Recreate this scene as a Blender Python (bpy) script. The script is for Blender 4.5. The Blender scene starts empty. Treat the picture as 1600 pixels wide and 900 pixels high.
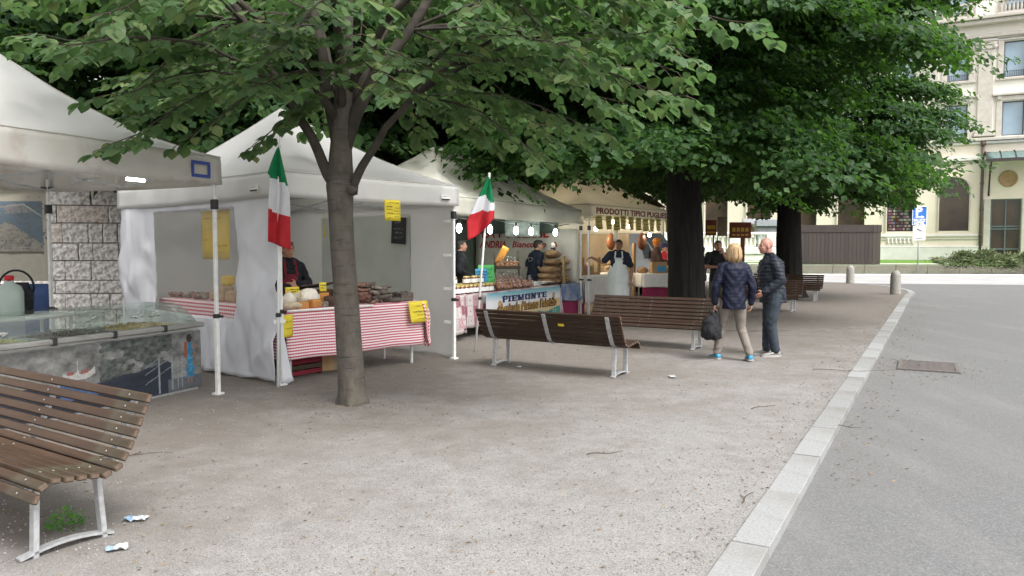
import bpy, bmesh, math, random
import numpy as np
from mathutils import Vector, Matrix, Quaternion, noise as mnoise

random.seed(7)
rng = np.random.default_rng(7)
R = math.radians
SC = bpy.context.scene
COL = SC.collection

# ------------------------------------------------------------------ camera, world, sun, exposure
cam_data = bpy.data.cameras.new('camera')
cam = bpy.data.objects.new('camera', cam_data)
COL.objects.link(cam)
cam.location = (0, 0, 1.65)
cam.rotation_euler = (R(90 - 2.96), 0, 0)
cam_data.sensor_width = 36
cam_data.lens = 27
cam_data.clip_start = 0.05
cam_data.clip_end = 2000
SC.camera = cam

SUN_EL, SUN_AZ = 52, 142          # degrees; azimuth clockwise from +Y: the brighter part of the overcast sky is over the open street
world = bpy.data.worlds.new('World')
SC.world = world
world.use_nodes = True
wn, wl = world.node_tree.nodes, world.node_tree.links
sky = wn.new('ShaderNodeTexSky')
sky.sky_type = 'NISHITA'
sky.sun_disc = False
sky.sun_elevation = R(SUN_EL)
sky.sun_rotation = R(SUN_AZ)
sky.dust_density = 4.0
hs = wn.new('ShaderNodeHueSaturation')
hs.inputs['Saturation'].default_value = 0.12
hs.inputs['Value'].default_value = 1.0
bgn = [n for n in wn if n.type == 'BACKGROUND'][0]
bgn.inputs['Strength'].default_value = 0.15
wl.new(sky.outputs[0], hs.inputs['Color'])
wl.new(hs.outputs[0], bgn.inputs['Color'])

sun_d = bpy.data.lights.new('sun', 'SUN')
sun_d.energy = 1.15
sun_d.angle = R(24)
sun_d.color = (1.0, 0.97, 0.92)
sun = bpy.data.objects.new('sun', sun_d)
COL.objects.link(sun)
_sd = Vector((math.sin(R(SUN_AZ)) * math.cos(R(SUN_EL)), math.cos(R(SUN_AZ)) * math.cos(R(SUN_EL)), math.sin(R(SUN_EL))))
sun.rotation_euler = (-_sd).to_track_quat('-Z', 'Y').to_euler()

vs = SC.view_settings
vs.view_transform = 'Standard'
vs.look = 'None'
vs.exposure = 1.18
vs.gamma = 1
cy = SC.cycles
cy.max_bounces = 7
cy.diffuse_bounces = 5
cy.glossy_bounces = 3
cy.transmission_bounces = 5
cy.transparent_max_bounces = 12
cy.use_denoising = True
cy.caustics_reflective = False
cy.caustics_refractive = False
cy.sample_clamp_indirect = 6

# ------------------------------------------------------------------ materials
def newmat(name):
    m = bpy.data.materials.new(name)
    m.use_nodes = True
    nt = m.node_tree
    p = nt.nodes['Principled BSDF']
    return m, nt, p

def c4(c):
    return (c[0], c[1], c[2], 1.0)

def mixcol(nt, fac, a, b, blend='MIX'):
    n = nt.nodes.new('ShaderNodeMix')
    n.data_type = 'RGBA'
    n.blend_type = blend
    for sock, val in ((n.inputs[0], fac), (n.inputs[6], a), (n.inputs[7], b)):
        if isinstance(val, bpy.types.NodeSocket):
            nt.links.new(val, sock)
        elif isinstance(val, (int, float)):
            sock.default_value = val
        else:
            sock.default_value = c4(val)
    return n.outputs[2]

def math_n(nt, op, a, b=None, c=None):
    n = nt.nodes.new('ShaderNodeMath')
    n.operation = op
    for i, v in enumerate((a, b, c)):
        if v is None:
            continue
        if isinstance(v, bpy.types.NodeSocket):
            nt.links.new(v, n.inputs[i])
        else:
            n.inputs[i].default_value = v
    return n.outputs[0]

def ramp(nt, fac, stops):
    n = nt.nodes.new('ShaderNodeValToRGB')
    el = n.color_ramp.elements
    while len(el) < len(stops):
        el.new(0.5)
    for e, (p, c) in zip(el, stops):
        e.position = p
        e.color = c4(c) if not isinstance(c, (int, float)) else (c, c, c, 1)
    nt.links.new(fac, n.inputs[0])
    return n.outputs[0]

def coords(nt, kind='Object', scale=(1, 1, 1)):
    tc = nt.nodes.new('ShaderNodeTexCoord')
    mp = nt.nodes.new('ShaderNodeMapping')
    mp.inputs['Scale'].default_value = scale
    nt.links.new(tc.outputs[kind], mp.inputs[0])
    return mp.outputs[0]

def world_pos(nt, scale=(1, 1, 1)):
    g = nt.nodes.new('ShaderNodeNewGeometry')
    mp = nt.nodes.new('ShaderNodeMapping')
    mp.inputs['Scale'].default_value = scale
    nt.links.new(g.outputs['Position'], mp.inputs[0])
    return mp.outputs[0]

def noise_n(nt, vec, scale=5, detail=4, rough=0.55, out='Fac'):
    n = nt.nodes.new('ShaderNodeTexNoise')
    n.inputs['Scale'].default_value = scale
    n.inputs['Detail'].default_value = detail
    n.inputs['Roughness'].default_value = rough
    nt.links.new(vec, n.inputs['Vector'])
    return n.outputs[out]

def voronoi(nt, vec, scale=10, feature='F1', out='Distance', rnd=1.0):
    n = nt.nodes.new('ShaderNodeTexVoronoi')
    n.feature = feature
    n.inputs['Scale'].default_value = scale
    n.inputs['Randomness'].default_value = rnd
    nt.links.new(vec, n.inputs['Vector'])
    return n.outputs[out]

def bump(nt, p, height, strength=0.3, dist=0.01):
    b = nt.nodes.new('ShaderNodeBump')
    b.inputs['Strength'].default_value = strength
    b.inputs['Distance'].default_value = dist
    nt.links.new(height, b.inputs['Height'])
    nt.links.new(b.outputs[0], p.inputs['Normal'])

def mat(name, col, col2=None, scale=8.0, stretch=(1, 1, 1), rough=0.6, metal=0.0, bmp=0.0, bscale=None,
        bdist=0.01, spec=0.4, lo=0.35, hi=0.65, detail=5, kind='Object', transl=0.0, emit=0.0, sheen=0.0, dirt=None, tcol=None):
    m, nt, p = newmat(name)
    p.inputs['Roughness'].default_value = rough
    p.inputs['Metallic'].default_value = metal
    p.inputs['Specular IOR Level'].default_value = spec
    if sheen:
        p.inputs['Sheen Weight'].default_value = sheen
    v = coords(nt, kind, stretch)
    f = noise_n(nt, v, scale, detail)
    col2 = col2 or tuple(x * 0.78 for x in col)
    c = ramp(nt, f, [(lo, col), (hi, col2)])
    if dirt:
        d = noise_n(nt, coords(nt, kind), 1.7, 6, 0.65)
        c = mixcol(nt, ramp(nt, d, [(0.52, 0.0), (0.75, dirt[3])]), c, dirt[:3])
    nt.links.new(c, p.inputs['Base Color'])
    if bmp:
        h = noise_n(nt, v, bscale or scale * 2, 5) if bscale else f
        bump(nt, p, h, bmp, bdist)
    if emit:
        p.inputs['Emission Color'].default_value = c4(col)
        p.inputs['Emission Strength'].default_value = emit
    if transl:
        t = nt.nodes.new('ShaderNodeBsdfTranslucent')
        if tcol:
            t.inputs['Color'].default_value = c4(tcol)
        else:
            nt.links.new(c, t.inputs['Color'])
        mx = nt.nodes.new('ShaderNodeMixShader')
        mx.inputs[0].default_value = transl
        nt.links.new(p.outputs[0], mx.inputs[1])
        nt.links.new(t.outputs[0], mx.inputs[2])
        nt.links.new(mx.outputs[0], nt.nodes['Material Output'].inputs[0])
    return m

def clear_mat(name, tint=(0.93, 0.95, 0.95), gloss=0.12, rough=0.08, haze=0.0, fk=0.9, bs=0.25):
    m, nt, p = newmat(name)
    tr = nt.nodes.new('ShaderNodeBsdfTransparent')
    tr.inputs[0].default_value = c4(tint)
    gl = nt.nodes.new('ShaderNodeBsdfGlossy')
    gl.inputs['Roughness'].default_value = rough
    fr = nt.nodes.new('ShaderNodeFresnel')
    fr.inputs[0].default_value = 1.45
    f = math_n(nt, 'ADD', math_n(nt, 'MULTIPLY', fr.outputs[0], fk), gloss)
    bm = nt.nodes.new('ShaderNodeBump')
    bm.inputs['Strength'].default_value = bs
    bm.inputs['Distance'].default_value = 0.01
    nt.links.new(noise_n(nt, coords(nt), 4, 3), bm.inputs['Height'])
    nt.links.new(bm.outputs[0], gl.inputs['Normal'])
    mx = nt.nodes.new('ShaderNodeMixShader')
    nt.links.new(f, mx.inputs[0])
    nt.links.new(tr.outputs[0], mx.inputs[1])
    nt.links.new(gl.outputs[0], mx.inputs[2])
    out = mx.outputs[0]
    if haze:
        df = nt.nodes.new('ShaderNodeBsdfDiffuse')
        df.inputs[0].default_value = (0.75, 0.77, 0.77, 1)
        m2 = nt.nodes.new('ShaderNodeMixShader')
        m2.inputs[0].default_value = haze
        nt.links.new(out, m2.inputs[1])
        nt.links.new(df.outputs[0], m2.inputs[2])
        out = m2.outputs[0]
    nt.links.new(out, nt.nodes['Material Output'].inputs[0])
    return m

def attr_mat(name, rough=0.6, attr='col', bmp=0.0):
    m, nt, p = newmat(name)
    a = nt.nodes.new('ShaderNodeAttribute')
    a.attribute_name = attr
    nt.links.new(a.outputs['Color'], p.inputs['Base Color'])
    p.inputs['Roughness'].default_value = rough
    return m

def leaf_mat(name, stops, transl=0.35, tcol=(0.28, 0.42, 0.06), rough=0.5, spec=0.25, pale=0.3):
    m, nt, p = newmat(name)
    g = nt.nodes.new('ShaderNodeNewGeometry')
    c = ramp(nt, g.outputs['Random Per Island'], stops)
    # leaves are paler below than above
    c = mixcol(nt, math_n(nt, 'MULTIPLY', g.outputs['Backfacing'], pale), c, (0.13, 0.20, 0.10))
    nt.links.new(c, p.inputs['Base Color'])
    p.inputs['Roughness'].default_value = rough
    p.inputs['Specular IOR Level'].default_value = spec
    t = nt.nodes.new('ShaderNodeBsdfTranslucent')
    nt.links.new(mixcol(nt, 0.55, c, tcol), t.inputs['Color'])
    mx = nt.nodes.new('ShaderNodeMixShader')
    mx.inputs[0].default_value = transl
    nt.links.new(p.outputs[0], mx.inputs[1])
    nt.links.new(t.outputs[0], mx.inputs[2])
    nt.links.new(mx.outputs[0], nt.nodes['Material Output'].inputs[0])
    return m

def emit_mat(name, col, strength):
    m, nt, p = newmat(name)
    p.inputs['Base Color'].default_value = c4(col)
    p.inputs['Emission Color'].default_value = c4(col)
    p.inputs['Emission Strength'].default_value = strength
    return m

def gravel_mat():
    m, nt, p = newmat('gravel')
    v = world_pos(nt)
    fine = noise_n(nt, v, 140, 3, 0.7)
    cells = voronoi(nt, v, 165, out='Color')
    sep = nt.nodes.new('ShaderNodeSeparateColor')
    nt.links.new(cells, sep.inputs[0])
    stone = ramp(nt, sep.outputs[0], [(0.0, (0.185, 0.177, 0.17)), (0.35, (0.286, 0.275, 0.265)), (0.85, (0.348, 0.336, 0.326)), (1.0, (0.42, 0.41, 0.40))])
    soil = mixcol(nt, ramp(nt, fine, [(0.3, 0.0), (0.7, 1.0)]), (0.135, 0.116, 0.10), (0.242, 0.213, 0.188))
    big = noise_n(nt, v, 0.55, 7, 0.62)
    mid = noise_n(nt, v, 3.2, 6, 0.7)
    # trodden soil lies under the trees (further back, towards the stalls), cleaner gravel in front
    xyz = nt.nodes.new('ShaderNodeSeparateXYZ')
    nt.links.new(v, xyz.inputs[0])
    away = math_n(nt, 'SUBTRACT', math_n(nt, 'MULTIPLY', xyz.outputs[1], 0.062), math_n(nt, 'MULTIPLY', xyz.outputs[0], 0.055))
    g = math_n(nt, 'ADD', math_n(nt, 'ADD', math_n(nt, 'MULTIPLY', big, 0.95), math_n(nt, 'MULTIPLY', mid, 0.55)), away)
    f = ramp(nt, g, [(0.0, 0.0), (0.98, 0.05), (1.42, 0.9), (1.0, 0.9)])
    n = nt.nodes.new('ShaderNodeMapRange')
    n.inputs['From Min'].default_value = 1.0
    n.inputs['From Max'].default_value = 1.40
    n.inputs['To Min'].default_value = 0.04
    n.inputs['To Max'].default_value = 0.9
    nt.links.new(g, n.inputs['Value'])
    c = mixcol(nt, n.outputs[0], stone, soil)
    c = mixcol(nt, 1.0, c, ramp(nt, noise_n(nt, v, 5.5, 5, 0.7), [(0.3, 0.80), (0.72, 1.0)]), 'MULTIPLY')
    # worn bare soil under the benches, with the bench shadow painted into it
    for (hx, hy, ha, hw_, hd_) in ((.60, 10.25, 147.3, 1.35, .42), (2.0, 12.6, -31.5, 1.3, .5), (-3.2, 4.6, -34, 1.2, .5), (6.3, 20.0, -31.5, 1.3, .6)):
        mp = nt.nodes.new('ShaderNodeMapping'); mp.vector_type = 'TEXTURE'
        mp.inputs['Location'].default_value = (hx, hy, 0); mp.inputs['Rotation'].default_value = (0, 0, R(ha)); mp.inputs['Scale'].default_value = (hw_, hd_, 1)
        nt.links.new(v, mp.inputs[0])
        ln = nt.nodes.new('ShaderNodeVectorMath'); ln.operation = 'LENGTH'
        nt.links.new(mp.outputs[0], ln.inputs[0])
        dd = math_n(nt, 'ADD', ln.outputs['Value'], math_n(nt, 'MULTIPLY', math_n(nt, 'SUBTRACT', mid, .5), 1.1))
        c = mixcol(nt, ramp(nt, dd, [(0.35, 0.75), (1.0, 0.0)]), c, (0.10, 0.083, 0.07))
    # dark specks
    sp = voronoi(nt, v, 22, out='Distance')
    c = mixcol(nt, ramp(nt, sp, [(0.02, 0.55), (0.10, 0.0)]), c, (0.06, 0.05, 0.04))
    nt.links.new(c, p.inputs['Base Color'])
    p.inputs['Roughness'].default_value = 0.9
    p.inputs['Specular IOR Level'].default_value = 0.2
    h = math_n(nt, 'ADD', math_n(nt, 'MULTIPLY', sep.outputs[1], 0.5), math_n(nt, 'MULTIPLY', mid, 1.2))
    bump(nt, p, h, 0.5, 0.008)
    return m

def asphalt_mat():
    m, nt, p = newmat('asphalt')
    v = world_pos(nt)
    cells = voronoi(nt, v, 110, out='Color')
    sep = nt.nodes.new('ShaderNodeSeparateColor')
    nt.links.new(cells, sep.inputs[0])
    c = ramp(nt, sep.outputs[0], [(0.0, (0.124, 0.124, 0.125)), (0.6, (0.160, 0.160, 0.161)), (1.0, (0.212, 0.212, 0.212))])
    big = noise_n(nt, v, 0.35, 6, 0.65)
    c = mixcol(nt, ramp(nt, big, [(0.4, 0.0), (0.72, 0.4)]), c, (0.17, 0.165, 0.16))
    st = noise_n(nt, world_pos(nt, (1.2, 0.25, 1)), 1.1, 6, 0.7)
    c = mixcol(nt, ramp(nt, st, [(0.5, 0.0), (0.75, 0.3)]), c, (0.27, 0.267, 0.26))
    nt.links.new(c, p.inputs['Base Color'])
    p.inputs['Roughness'].default_value = 0.85
    p.inputs['Specular IOR Level'].default_value = 0.3
    bump(nt, p, sep.outputs[1], 0.35, 0.006)
    return m

def gingham_mat(name, period=0.036, hw=0.72, red=(0.52, 0.03, 0.07)):
    m, nt, p = newmat(name)
    tc = nt.nodes.new('ShaderNodeTexCoord')
    uv = nt.nodes.new('ShaderNodeSeparateXYZ')
    nt.links.new(tc.outputs['UV'], uv.inputs[0])
    def stripe(s):
        return math_n(nt, 'LESS_THAN', math_n(nt, 'FRACT', math_n(nt, 'DIVIDE', s, period)), 0.5)
    f = math_n(nt, 'ADD', math_n(nt, 'MULTIPLY', stripe(uv.outputs[1]), hw), math_n(nt, 'MULTIPLY', stripe(uv.outputs[0]), 1 - hw))
    nt.links.new(mixcol(nt, f, (0.80, 0.74, 0.74), red), p.inputs['Base Color'])
    p.inputs['Roughness'].default_value = 0.8
    return m

def patch_mat(name):
    m, nt, p = newmat(name)
    tc = nt.nodes.new('ShaderNodeTexCoord')
    mp = nt.nodes.new('ShaderNodeMapping')
    mp.inputs['Scale'].default_value = (5.2, 5.2, 1)
    nt.links.new(tc.outputs['UV'], mp.inputs[0])
    ch = voronoi(nt, mp.outputs[0], 1.0, out='Color', rnd=0.12)
    sep = nt.nodes.new('ShaderNodeSeparateColor')
    nt.links.new(ch, sep.inputs[0])
    base = ramp(nt, sep.outputs[0], [(0.0, (0.22, 0.04, 0.075)), (0.22, (0.24, 0.05, 0.085)), (0.24, (0.46, 0.41, 0.41)), (0.55, (0.48, 0.44, 0.43)), (0.57, (0.30, 0.26, 0.26)), (0.78, (0.52, 0.48, 0.47)), (0.8, (0.33, 0.17, 0.19)), (1.0, (0.38, 0.23, 0.24))])
    dist = voronoi(nt, mp.outputs[0], 1.0, out='Distance', rnd=0.12)
    base = mixcol(nt, ramp(nt, dist, [(0.10, 0.85), (0.16, 0.0)]), base, (0.25, 0.03, 0.07))
    edge = voronoi(nt, mp.outputs[0], 1.0, 'DISTANCE_TO_EDGE', 'Distance', 0.12)
    base = mixcol(nt, ramp(nt, edge, [(0.02, 0.8), (0.05, 0.0)]), base, (0.30, 0.20, 0.21))
    wv = noise_n(nt, mp.outputs[0], 9, 4)
    base = mixcol(nt, ramp(nt, wv, [(0.5, 0.0), (0.62, 0.4)]), base, (0.72, 0.66, 0.64))
    nt.links.new(base, p.inputs['Base Color'])
    p.inputs['Roughness'].default_value = 0.55
    return m

M = {}
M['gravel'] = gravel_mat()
M['asphalt'] = asphalt_mat()
M['granite'] = mat('granite', (0.345, 0.35, 0.35), (0.26, 0.263, 0.263), 60, rough=0.85, spec=0.25, bmp=0.2, dirt=(0.19, 0.175, 0.155, 0.6))
M['granite_dark'] = mat('granite_dark', (0.30, 0.302, 0.30), (0.22, 0.221, 0.22), 60, rough=0.85, spec=0.25, bmp=0.2, dirt=(0.17, 0.155, 0.135, 0.7))
M['bollard_stone'] = mat('bollard_stone', (0.36, 0.34, 0.31), (0.22, 0.21, 0.19), 18, rough=0.85, bmp=0.3, bscale=40)
M['tarp'] = mat('tarp', (0.82, 0.815, 0.79), (0.76, 0.755, 0.73), 2.2, rough=0.5, bmp=0.08, bdist=0.03, transl=0.45, dirt=(0.55, 0.48, 0.40, 0.2))
M['tarp_roof'] = mat('tarp_roof', (0.66, 0.66, 0.645), (0.60, 0.60, 0.585), 1.2, rough=0.5, bmp=0.05, bdist=0.02, transl=0.58, tcol=(.92, .92, .91))
M['tarp_dirty'] = mat('tarp_dirty', (0.78, 0.765, 0.73), (0.68, 0.655, 0.61), 2.0, rough=0.55, bmp=0.1, bdist=0.03, transl=0.4, dirt=(0.40, 0.29, 0.22, 0.7))
M['tarp_cream'] = mat('tarp_cream', (0.84, 0.83, 0.76), (0.77, 0.755, 0.69), 2.0, rough=0.55, bmp=0.1, bdist=0.03, transl=0.4, dirt=(0.50, 0.45, 0.37, 0.35))
M['wall_sheet'] = mat('wall_sheet', (0.82, 0.825, 0.85), (0.74, 0.745, 0.775), 1.6, stretch=(1, 1, 0.6), rough=0.42, bmp=0.3, bdist=0.04, transl=0.35)
M['wall_sheet_grey'] = mat('wall_sheet_grey', (0.84, 0.83, 0.815), (0.78, 0.77, 0.755), 1.6, rough=0.5, bmp=0.3, bdist=0.04, transl=0.5, tcol=(.86, .86, .85))
M['green_vinyl'] = mat('green_vinyl', (0.68, 0.70, 0.655), (0.62, 0.64, 0.595), 3, rough=0.3, bmp=0.1, transl=0.45)
M['dark_tarp'] = mat('dark_tarp', (0.13, 0.17, 0.14), (0.09, 0.12, 0.10), 3, rough=0.4, bmp=0.3, bdist=0.04)
M['clear'] = clear_mat('clear_vinyl', (0.90, 0.90, 0.89), 0.0, 0.10, 0.012, 0.14, 0.05)
M['glass'] = clear_mat('counter_glass', (0.91, 0.95, 0.93), 0.01, 0.03, 0.02, 0.3, 0.02)
M['cello'] = clear_mat('cellophane', (0.93, 0.91, 0.89), 0.05, 0.15, 0.02, 0.45)
M['pole'] = mat('pole_metal', (0.72, 0.72, 0.70), (0.6, 0.6, 0.58), 14, rough=0.4, metal=0.15)
M['pole_white'] = mat('pole_white', (0.80, 0.80, 0.79), (0.7, 0.7, 0.69), 14, rough=0.4)
M['steel'] = mat('galvanised_steel', (0.56, 0.57, 0.58), (0.42, 0.43, 0.44), 25, rough=0.45, metal=0.5)
M['alu'] = mat('brushed_aluminium', (0.36, 0.355, 0.34), (0.26, 0.26, 0.25), 20, stretch=(0.2, 1, 1), rough=0.4, metal=0.5)
M['black_plastic'] = mat('black_plastic', (0.018, 0.018, 0.02), (0.03, 0.03, 0.03), 10, rough=0.45)
M['black_cloth'] = mat('black_cloth', (0.014, 0.015, 0.018), (0.03, 0.03, 0.034), 18, rough=0.85, bmp=0.4, spec=0.2)
M['bench_wood'] = mat('bench_wood', (0.060, 0.036, 0.025), (0.038, 0.022, 0.016), 6, stretch=(0.25, 4, 4), rough=0.5, spec=0.25, bmp=0.15, bscale=20, dirt=(0.09, 0.07, 0.05, 0.55))
M['bench_wood_worn'] = mat('bench_wood_worn', (0.078, 0.045, 0.027), (0.05, 0.029, 0.018), 6, stretch=(0.25, 4, 4), rough=0.48, spec=0.25, bmp=0.15, bscale=20, dirt=(0.105, 0.11, 0.075, 0.8))
M['bench_end'] = mat('bench_end', (0.15, 0.105, 0.075), (0.09, 0.06, 0.045), 30, rough=0.7)
M['gingham'] = gingham_mat('gingham', 0.036, 0.9, (0.46, 0.045, 0.09))
M['gingham_bold'] = gingham_mat('gingham_bold', 0.05, 0.7, (0.5, 0.02, 0.05))
M['patch'] = patch_mat('patchwork_cloth')
M['yellow'] = mat('yellow_card', (0.80, 0.66, 0.05), (0.76, 0.60, 0.04), 5, rough=0.6, transl=0.15)
M['yellow_dull'] = mat('yellow_dull', (0.72, 0.50, 0.05), (0.66, 0.45, 0.04), 5, rough=0.6)
M['yellow_pale'] = mat('yellow_pale', (0.64, 0.60, 0.22), (0.56, 0.52, 0.17), 5, rough=0.6, transl=0.2)
M['ink'] = mat('ink', (0.03, 0.028, 0.03), rough=0.6)
M['chalk'] = mat('chalk', (0.55, 0.55, 0.53), rough=0.9)
M['slate_board'] = mat('slate_board', (0.018, 0.02, 0.022), (0.03, 0.032, 0.034), 10, rough=0.6)
M['white_paint'] = mat('white_paint', (0.80, 0.80, 0.78), (0.74, 0.74, 0.72), 6, rough=0.45)
M['white_paper'] = mat('white_paper', (0.80, 0.78, 0.75), (0.70, 0.68, 0.66), 5, rough=0.7, bmp=0.2, bdist=0.02)
M['blue_print'] = mat('blue_print', (0.05, 0.09, 0.36), (0.04, 0.07, 0.3), 6, rough=0.6)
M['blue_sheet'] = mat('blue_sheet', (0.025, 0.06, 0.17), (0.015, 0.04, 0.12), 4, rough=0.6, bmp=0.3, bdist=0.03)
M['flag_green'] = mat('flag_green', (0.0, 0.22, 0.08), (0.0, 0.17, 0.06), 9, rough=0.7, transl=0.25)
M['flag_white'] = mat('flag_white', (0.78, 0.79, 0.82), (0.70, 0.71, 0.74), 9, rough=0.7, transl=0.25)
M['flag_red'] = mat('flag_red', (0.60, 0.03, 0.04), (0.50, 0.02, 0.03), 9, rough=0.7, transl=0.25)
M['magenta'] = mat('magenta_cloth', (0.26, 0.02, 0.08), (0.20, 0.015, 0.06), 4, rough=0.8)
M['cream_curtain'] = mat('cream_curtain', (0.62, 0.52, 0.38), (0.52, 0.42, 0.30), 2.2, rough=0.8, bmp=0.4, bdist=0.05, transl=0.3)
M['cream_banner'] = mat('cream_banner', (0.60, 0.57, 0.50), (0.50, 0.47, 0.41), 2.5, rough=0.6, bmp=0.3, bdist=0.03)
M['red_ink'] = mat('red_ink', (0.42, 0.03, 0.03), rough=0.6)
M['maroon_ink'] = mat('maroon_ink', (0.18, 0.015, 0.035), rough=0.6)
M['navy_ink'] = mat('navy_ink', (0.02, 0.03, 0.12), rough=0.6)
M['gold_ink'] = mat('gold_ink', (0.55, 0.36, 0.10), (0.35, 0.2, 0.05), 12, rough=0.6)
M['brown_ink'] = mat('brown_ink', (0.11, 0.05, 0.02), rough=0.6)
M['burlap'] = mat('burlap', (0.30, 0.185, 0.095), (0.20, 0.12, 0.06), 9, rough=0.85, bmp=0.5, bscale=30, dirt=(0.5, 0.36, 0.2, 0.5))
M['crate_wood'] = mat('crate_wood', (0.40, 0.27, 0.13), (0.30, 0.19, 0.09), 7, stretch=(3, 3, 0.4), rough=0.75, bmp=0.2)
M['dark_wood'] = mat('dark_wood', (0.06, 0.035, 0.022), (0.04, 0.024, 0.016), 7, stretch=(3, 3, 0.4), rough=0.5)
M['cardboard'] = mat('cardboard', (0.38, 0.25, 0.13), (0.32, 0.2, 0.1), 6, rough=0.8)
M['cheese_pale'] = mat('cheese_pale', (0.66, 0.56, 0.40), (0.52, 0.42, 0.28), 9, rough=0.65, bmp=0.3)
M['cheese_orange'] = mat('cheese_orange', (0.55, 0.25, 0.06), (0.44, 0.18, 0.05), 9, rough=0.5, bmp=0.2)
M['cheese_dark'] = mat('cheese_dark', (0.10, 0.055, 0.035), (0.06, 0.035, 0.025), 12, rough=0.75, bmp=0.5)
M['cloth_white'] = mat('cloth_white', (0.74, 0.70, 0.62), (0.62, 0.57, 0.48), 8, rough=0.8, bmp=0.4)
M['salami_grey'] = mat('salami_grey', (0.30, 0.25, 0.21), (0.10, 0.075, 0.06), 22, rough=0.85, bmp=0.5)
M['salami_red'] = mat('salami_red', (0.27, 0.15, 0.105), (0.13, 0.06, 0.045), 22, rough=0.75, bmp=0.5)
M['salami_black'] = mat('salami_black', (0.05, 0.038, 0.032), (0.13, 0.11, 0.09), 22, rough=0.8, bmp=0.5)
M['honey'] = mat('honey', (0.13, 0.035, 0.008), (0.08, 0.02, 0.005), 5, rough=0.12, spec=0.6)
M['lid_gold'] = mat('lid_gold', (0.62, 0.5, 0.2), (0.5, 0.38, 0.14), 12, rough=0.35, metal=0.3)
M['biscuit'] = mat('biscuit', (0.46, 0.22, 0.10), (0.30, 0.13, 0.06), 16, rough=0.7, bmp=0.4)
M['pink_bag'] = mat('pink_bag', (0.52, 0.30, 0.28), (0.38, 0.16, 0.15), 14, rough=0.4, bmp=0.4)
M['orange_card'] = mat('orange_card', (0.72, 0.30, 0.04), rough=0.6)
M['blue_card'] = mat('blue_card', (0.05, 0.30, 0.55), rough=0.6)
M['wrapper_blue'] = mat('wrapper_blue', (0.18, 0.30, 0.45), (0.3, 0.36, 0.42), 40, rough=0.4)
M['wrapper_grey'] = mat('wrapper_grey', (0.52, 0.53, 0.54), (0.36, 0.38, 0.40), 40, rough=0.4)
M['green_card'] = mat('green_card', (0.10, 0.50, 0.14), rough=0.6)
M['bread'] = mat('bread', (0.46, 0.29, 0.15), (0.30, 0.17, 0.08), 10, rough=0.8, bmp=0.4)
M['taralli'] = mat('taralli', (0.50, 0.37, 0.22), (0.36, 0.25, 0.13), 26, rough=0.75, bmp=0.5)
M['ham'] = mat('ham', (0.17, 0.062, 0.022), (0.11, 0.036, 0.014), 9, rough=0.5, bmp=0.3)
M['bulb'] = emit_mat('lit_bulb', (1.0, 0.93, 0.80), 30.0)
M['bulb_cool'] = emit_mat('lit_bulb_cool', (0.93, 1.0, 0.94), 28.0)
M['olive'] = mat('olives', (0.30, 0.27, 0.06), (0.17, 0.16, 0.03), 40, rough=0.3)
M['olive_gold'] = mat('olive_gold', (0.50, 0.33, 0.07), (0.36, 0.22, 0.05), 40, rough=0.35)
M['olive_dark'] = mat('olive_dark', (0.10, 0.07, 0.05), (0.05, 0.03, 0.03), 40, rough=0.3)
M['skin'] = mat('skin', (0.52, 0.28, 0.19), (0.45, 0.22, 0.15), 12, rough=0.5)
M['skin_ruddy'] = mat('skin_ruddy', (0.42, 0.22, 0.165), (0.34, 0.155, 0.12), 14, rough=0.45)
M['skin_dark'] = mat('skin_dark', (0.34, 0.17, 0.10), (0.28, 0.13, 0.08), 12, rough=0.5)
M['hair_black'] = mat('hair_black', (0.018, 0.015, 0.014), (0.035, 0.03, 0.028), 40, stretch=(1, 1, 0.2), rough=0.5, bmp=0.5)
M['hair_grey'] = mat('hair_grey', (0.16, 0.14, 0.13), (0.09, 0.08, 0.075), 40, stretch=(1, 1, 0.2), rough=0.6, bmp=0.5)
M['hair_blond'] = mat('hair_blond', (0.56, 0.40, 0.22), (0.24, 0.145, 0.07), 60, stretch=(1, 1, 0.06), rough=0.5, bmp=0.8)
M['hair_orange'] = mat('orange_headscarf', (0.62, 0.22, 0.03), (0.45, 0.14, 0.02), 14, rough=0.8)
M['navy_quilt'] = mat('navy_quilt', (0.0085, 0.011, 0.029), (0.005, 0.007, 0.019), 14, rough=0.55, bmp=0.3, spec=0.25)
M['puffer_slate'] = mat('puffer_slate', (0.020, 0.024, 0.036), (0.012, 0.015, 0.023), 14, rough=0.5, bmp=0.3, spec=0.25)
M['taupe'] = mat('taupe_trousers', (0.22, 0.192, 0.168), (0.175, 0.152, 0.132), 9, rough=0.85, bmp=0.4, bdist=0.02)
M['denim'] = mat('dark_denim', (0.022, 0.031, 0.043), (0.040, 0.052, 0.067), 5, rough=0.85, bmp=0.4, bdist=0.02)
M['denim_blue'] = mat('blue_denim', (0.03, 0.06, 0.20), (0.05, 0.09, 0.26), 5, rough=0.85)
M['tshirt_navy'] = mat('tshirt_navy', (0.018, 0.024, 0.045), (0.012, 0.016, 0.03), 7, rough=0.85, bmp=0.3, bdist=0.02)
M['tshirt_black'] = mat('tshirt_black', (0.016, 0.016, 0.019), (0.01, 0.01, 0.012), 7, rough=0.85, bmp=0.3, bdist=0.02)
M['jacket_brown'] = mat('jacket_brown', (0.05, 0.025, 0.018), (0.03, 0.016, 0.012), 7, rough=0.8)
M['red_shirt'] = mat('red_shirt', (0.55, 0.03, 0.05), (0.45, 0.02, 0.04), 7, rough=0.8)
M['khaki'] = mat('khaki_shorts', (0.13, 0.115, 0.075), (0.08, 0.075, 0.05), 16, rough=0.85)
M['apron_white'] = mat('apron_white', (0.66, 0.69, 0.68), (0.56, 0.59, 0.58), 4, rough=0.75, bmp=0.4, bdist=0.03)
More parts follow.
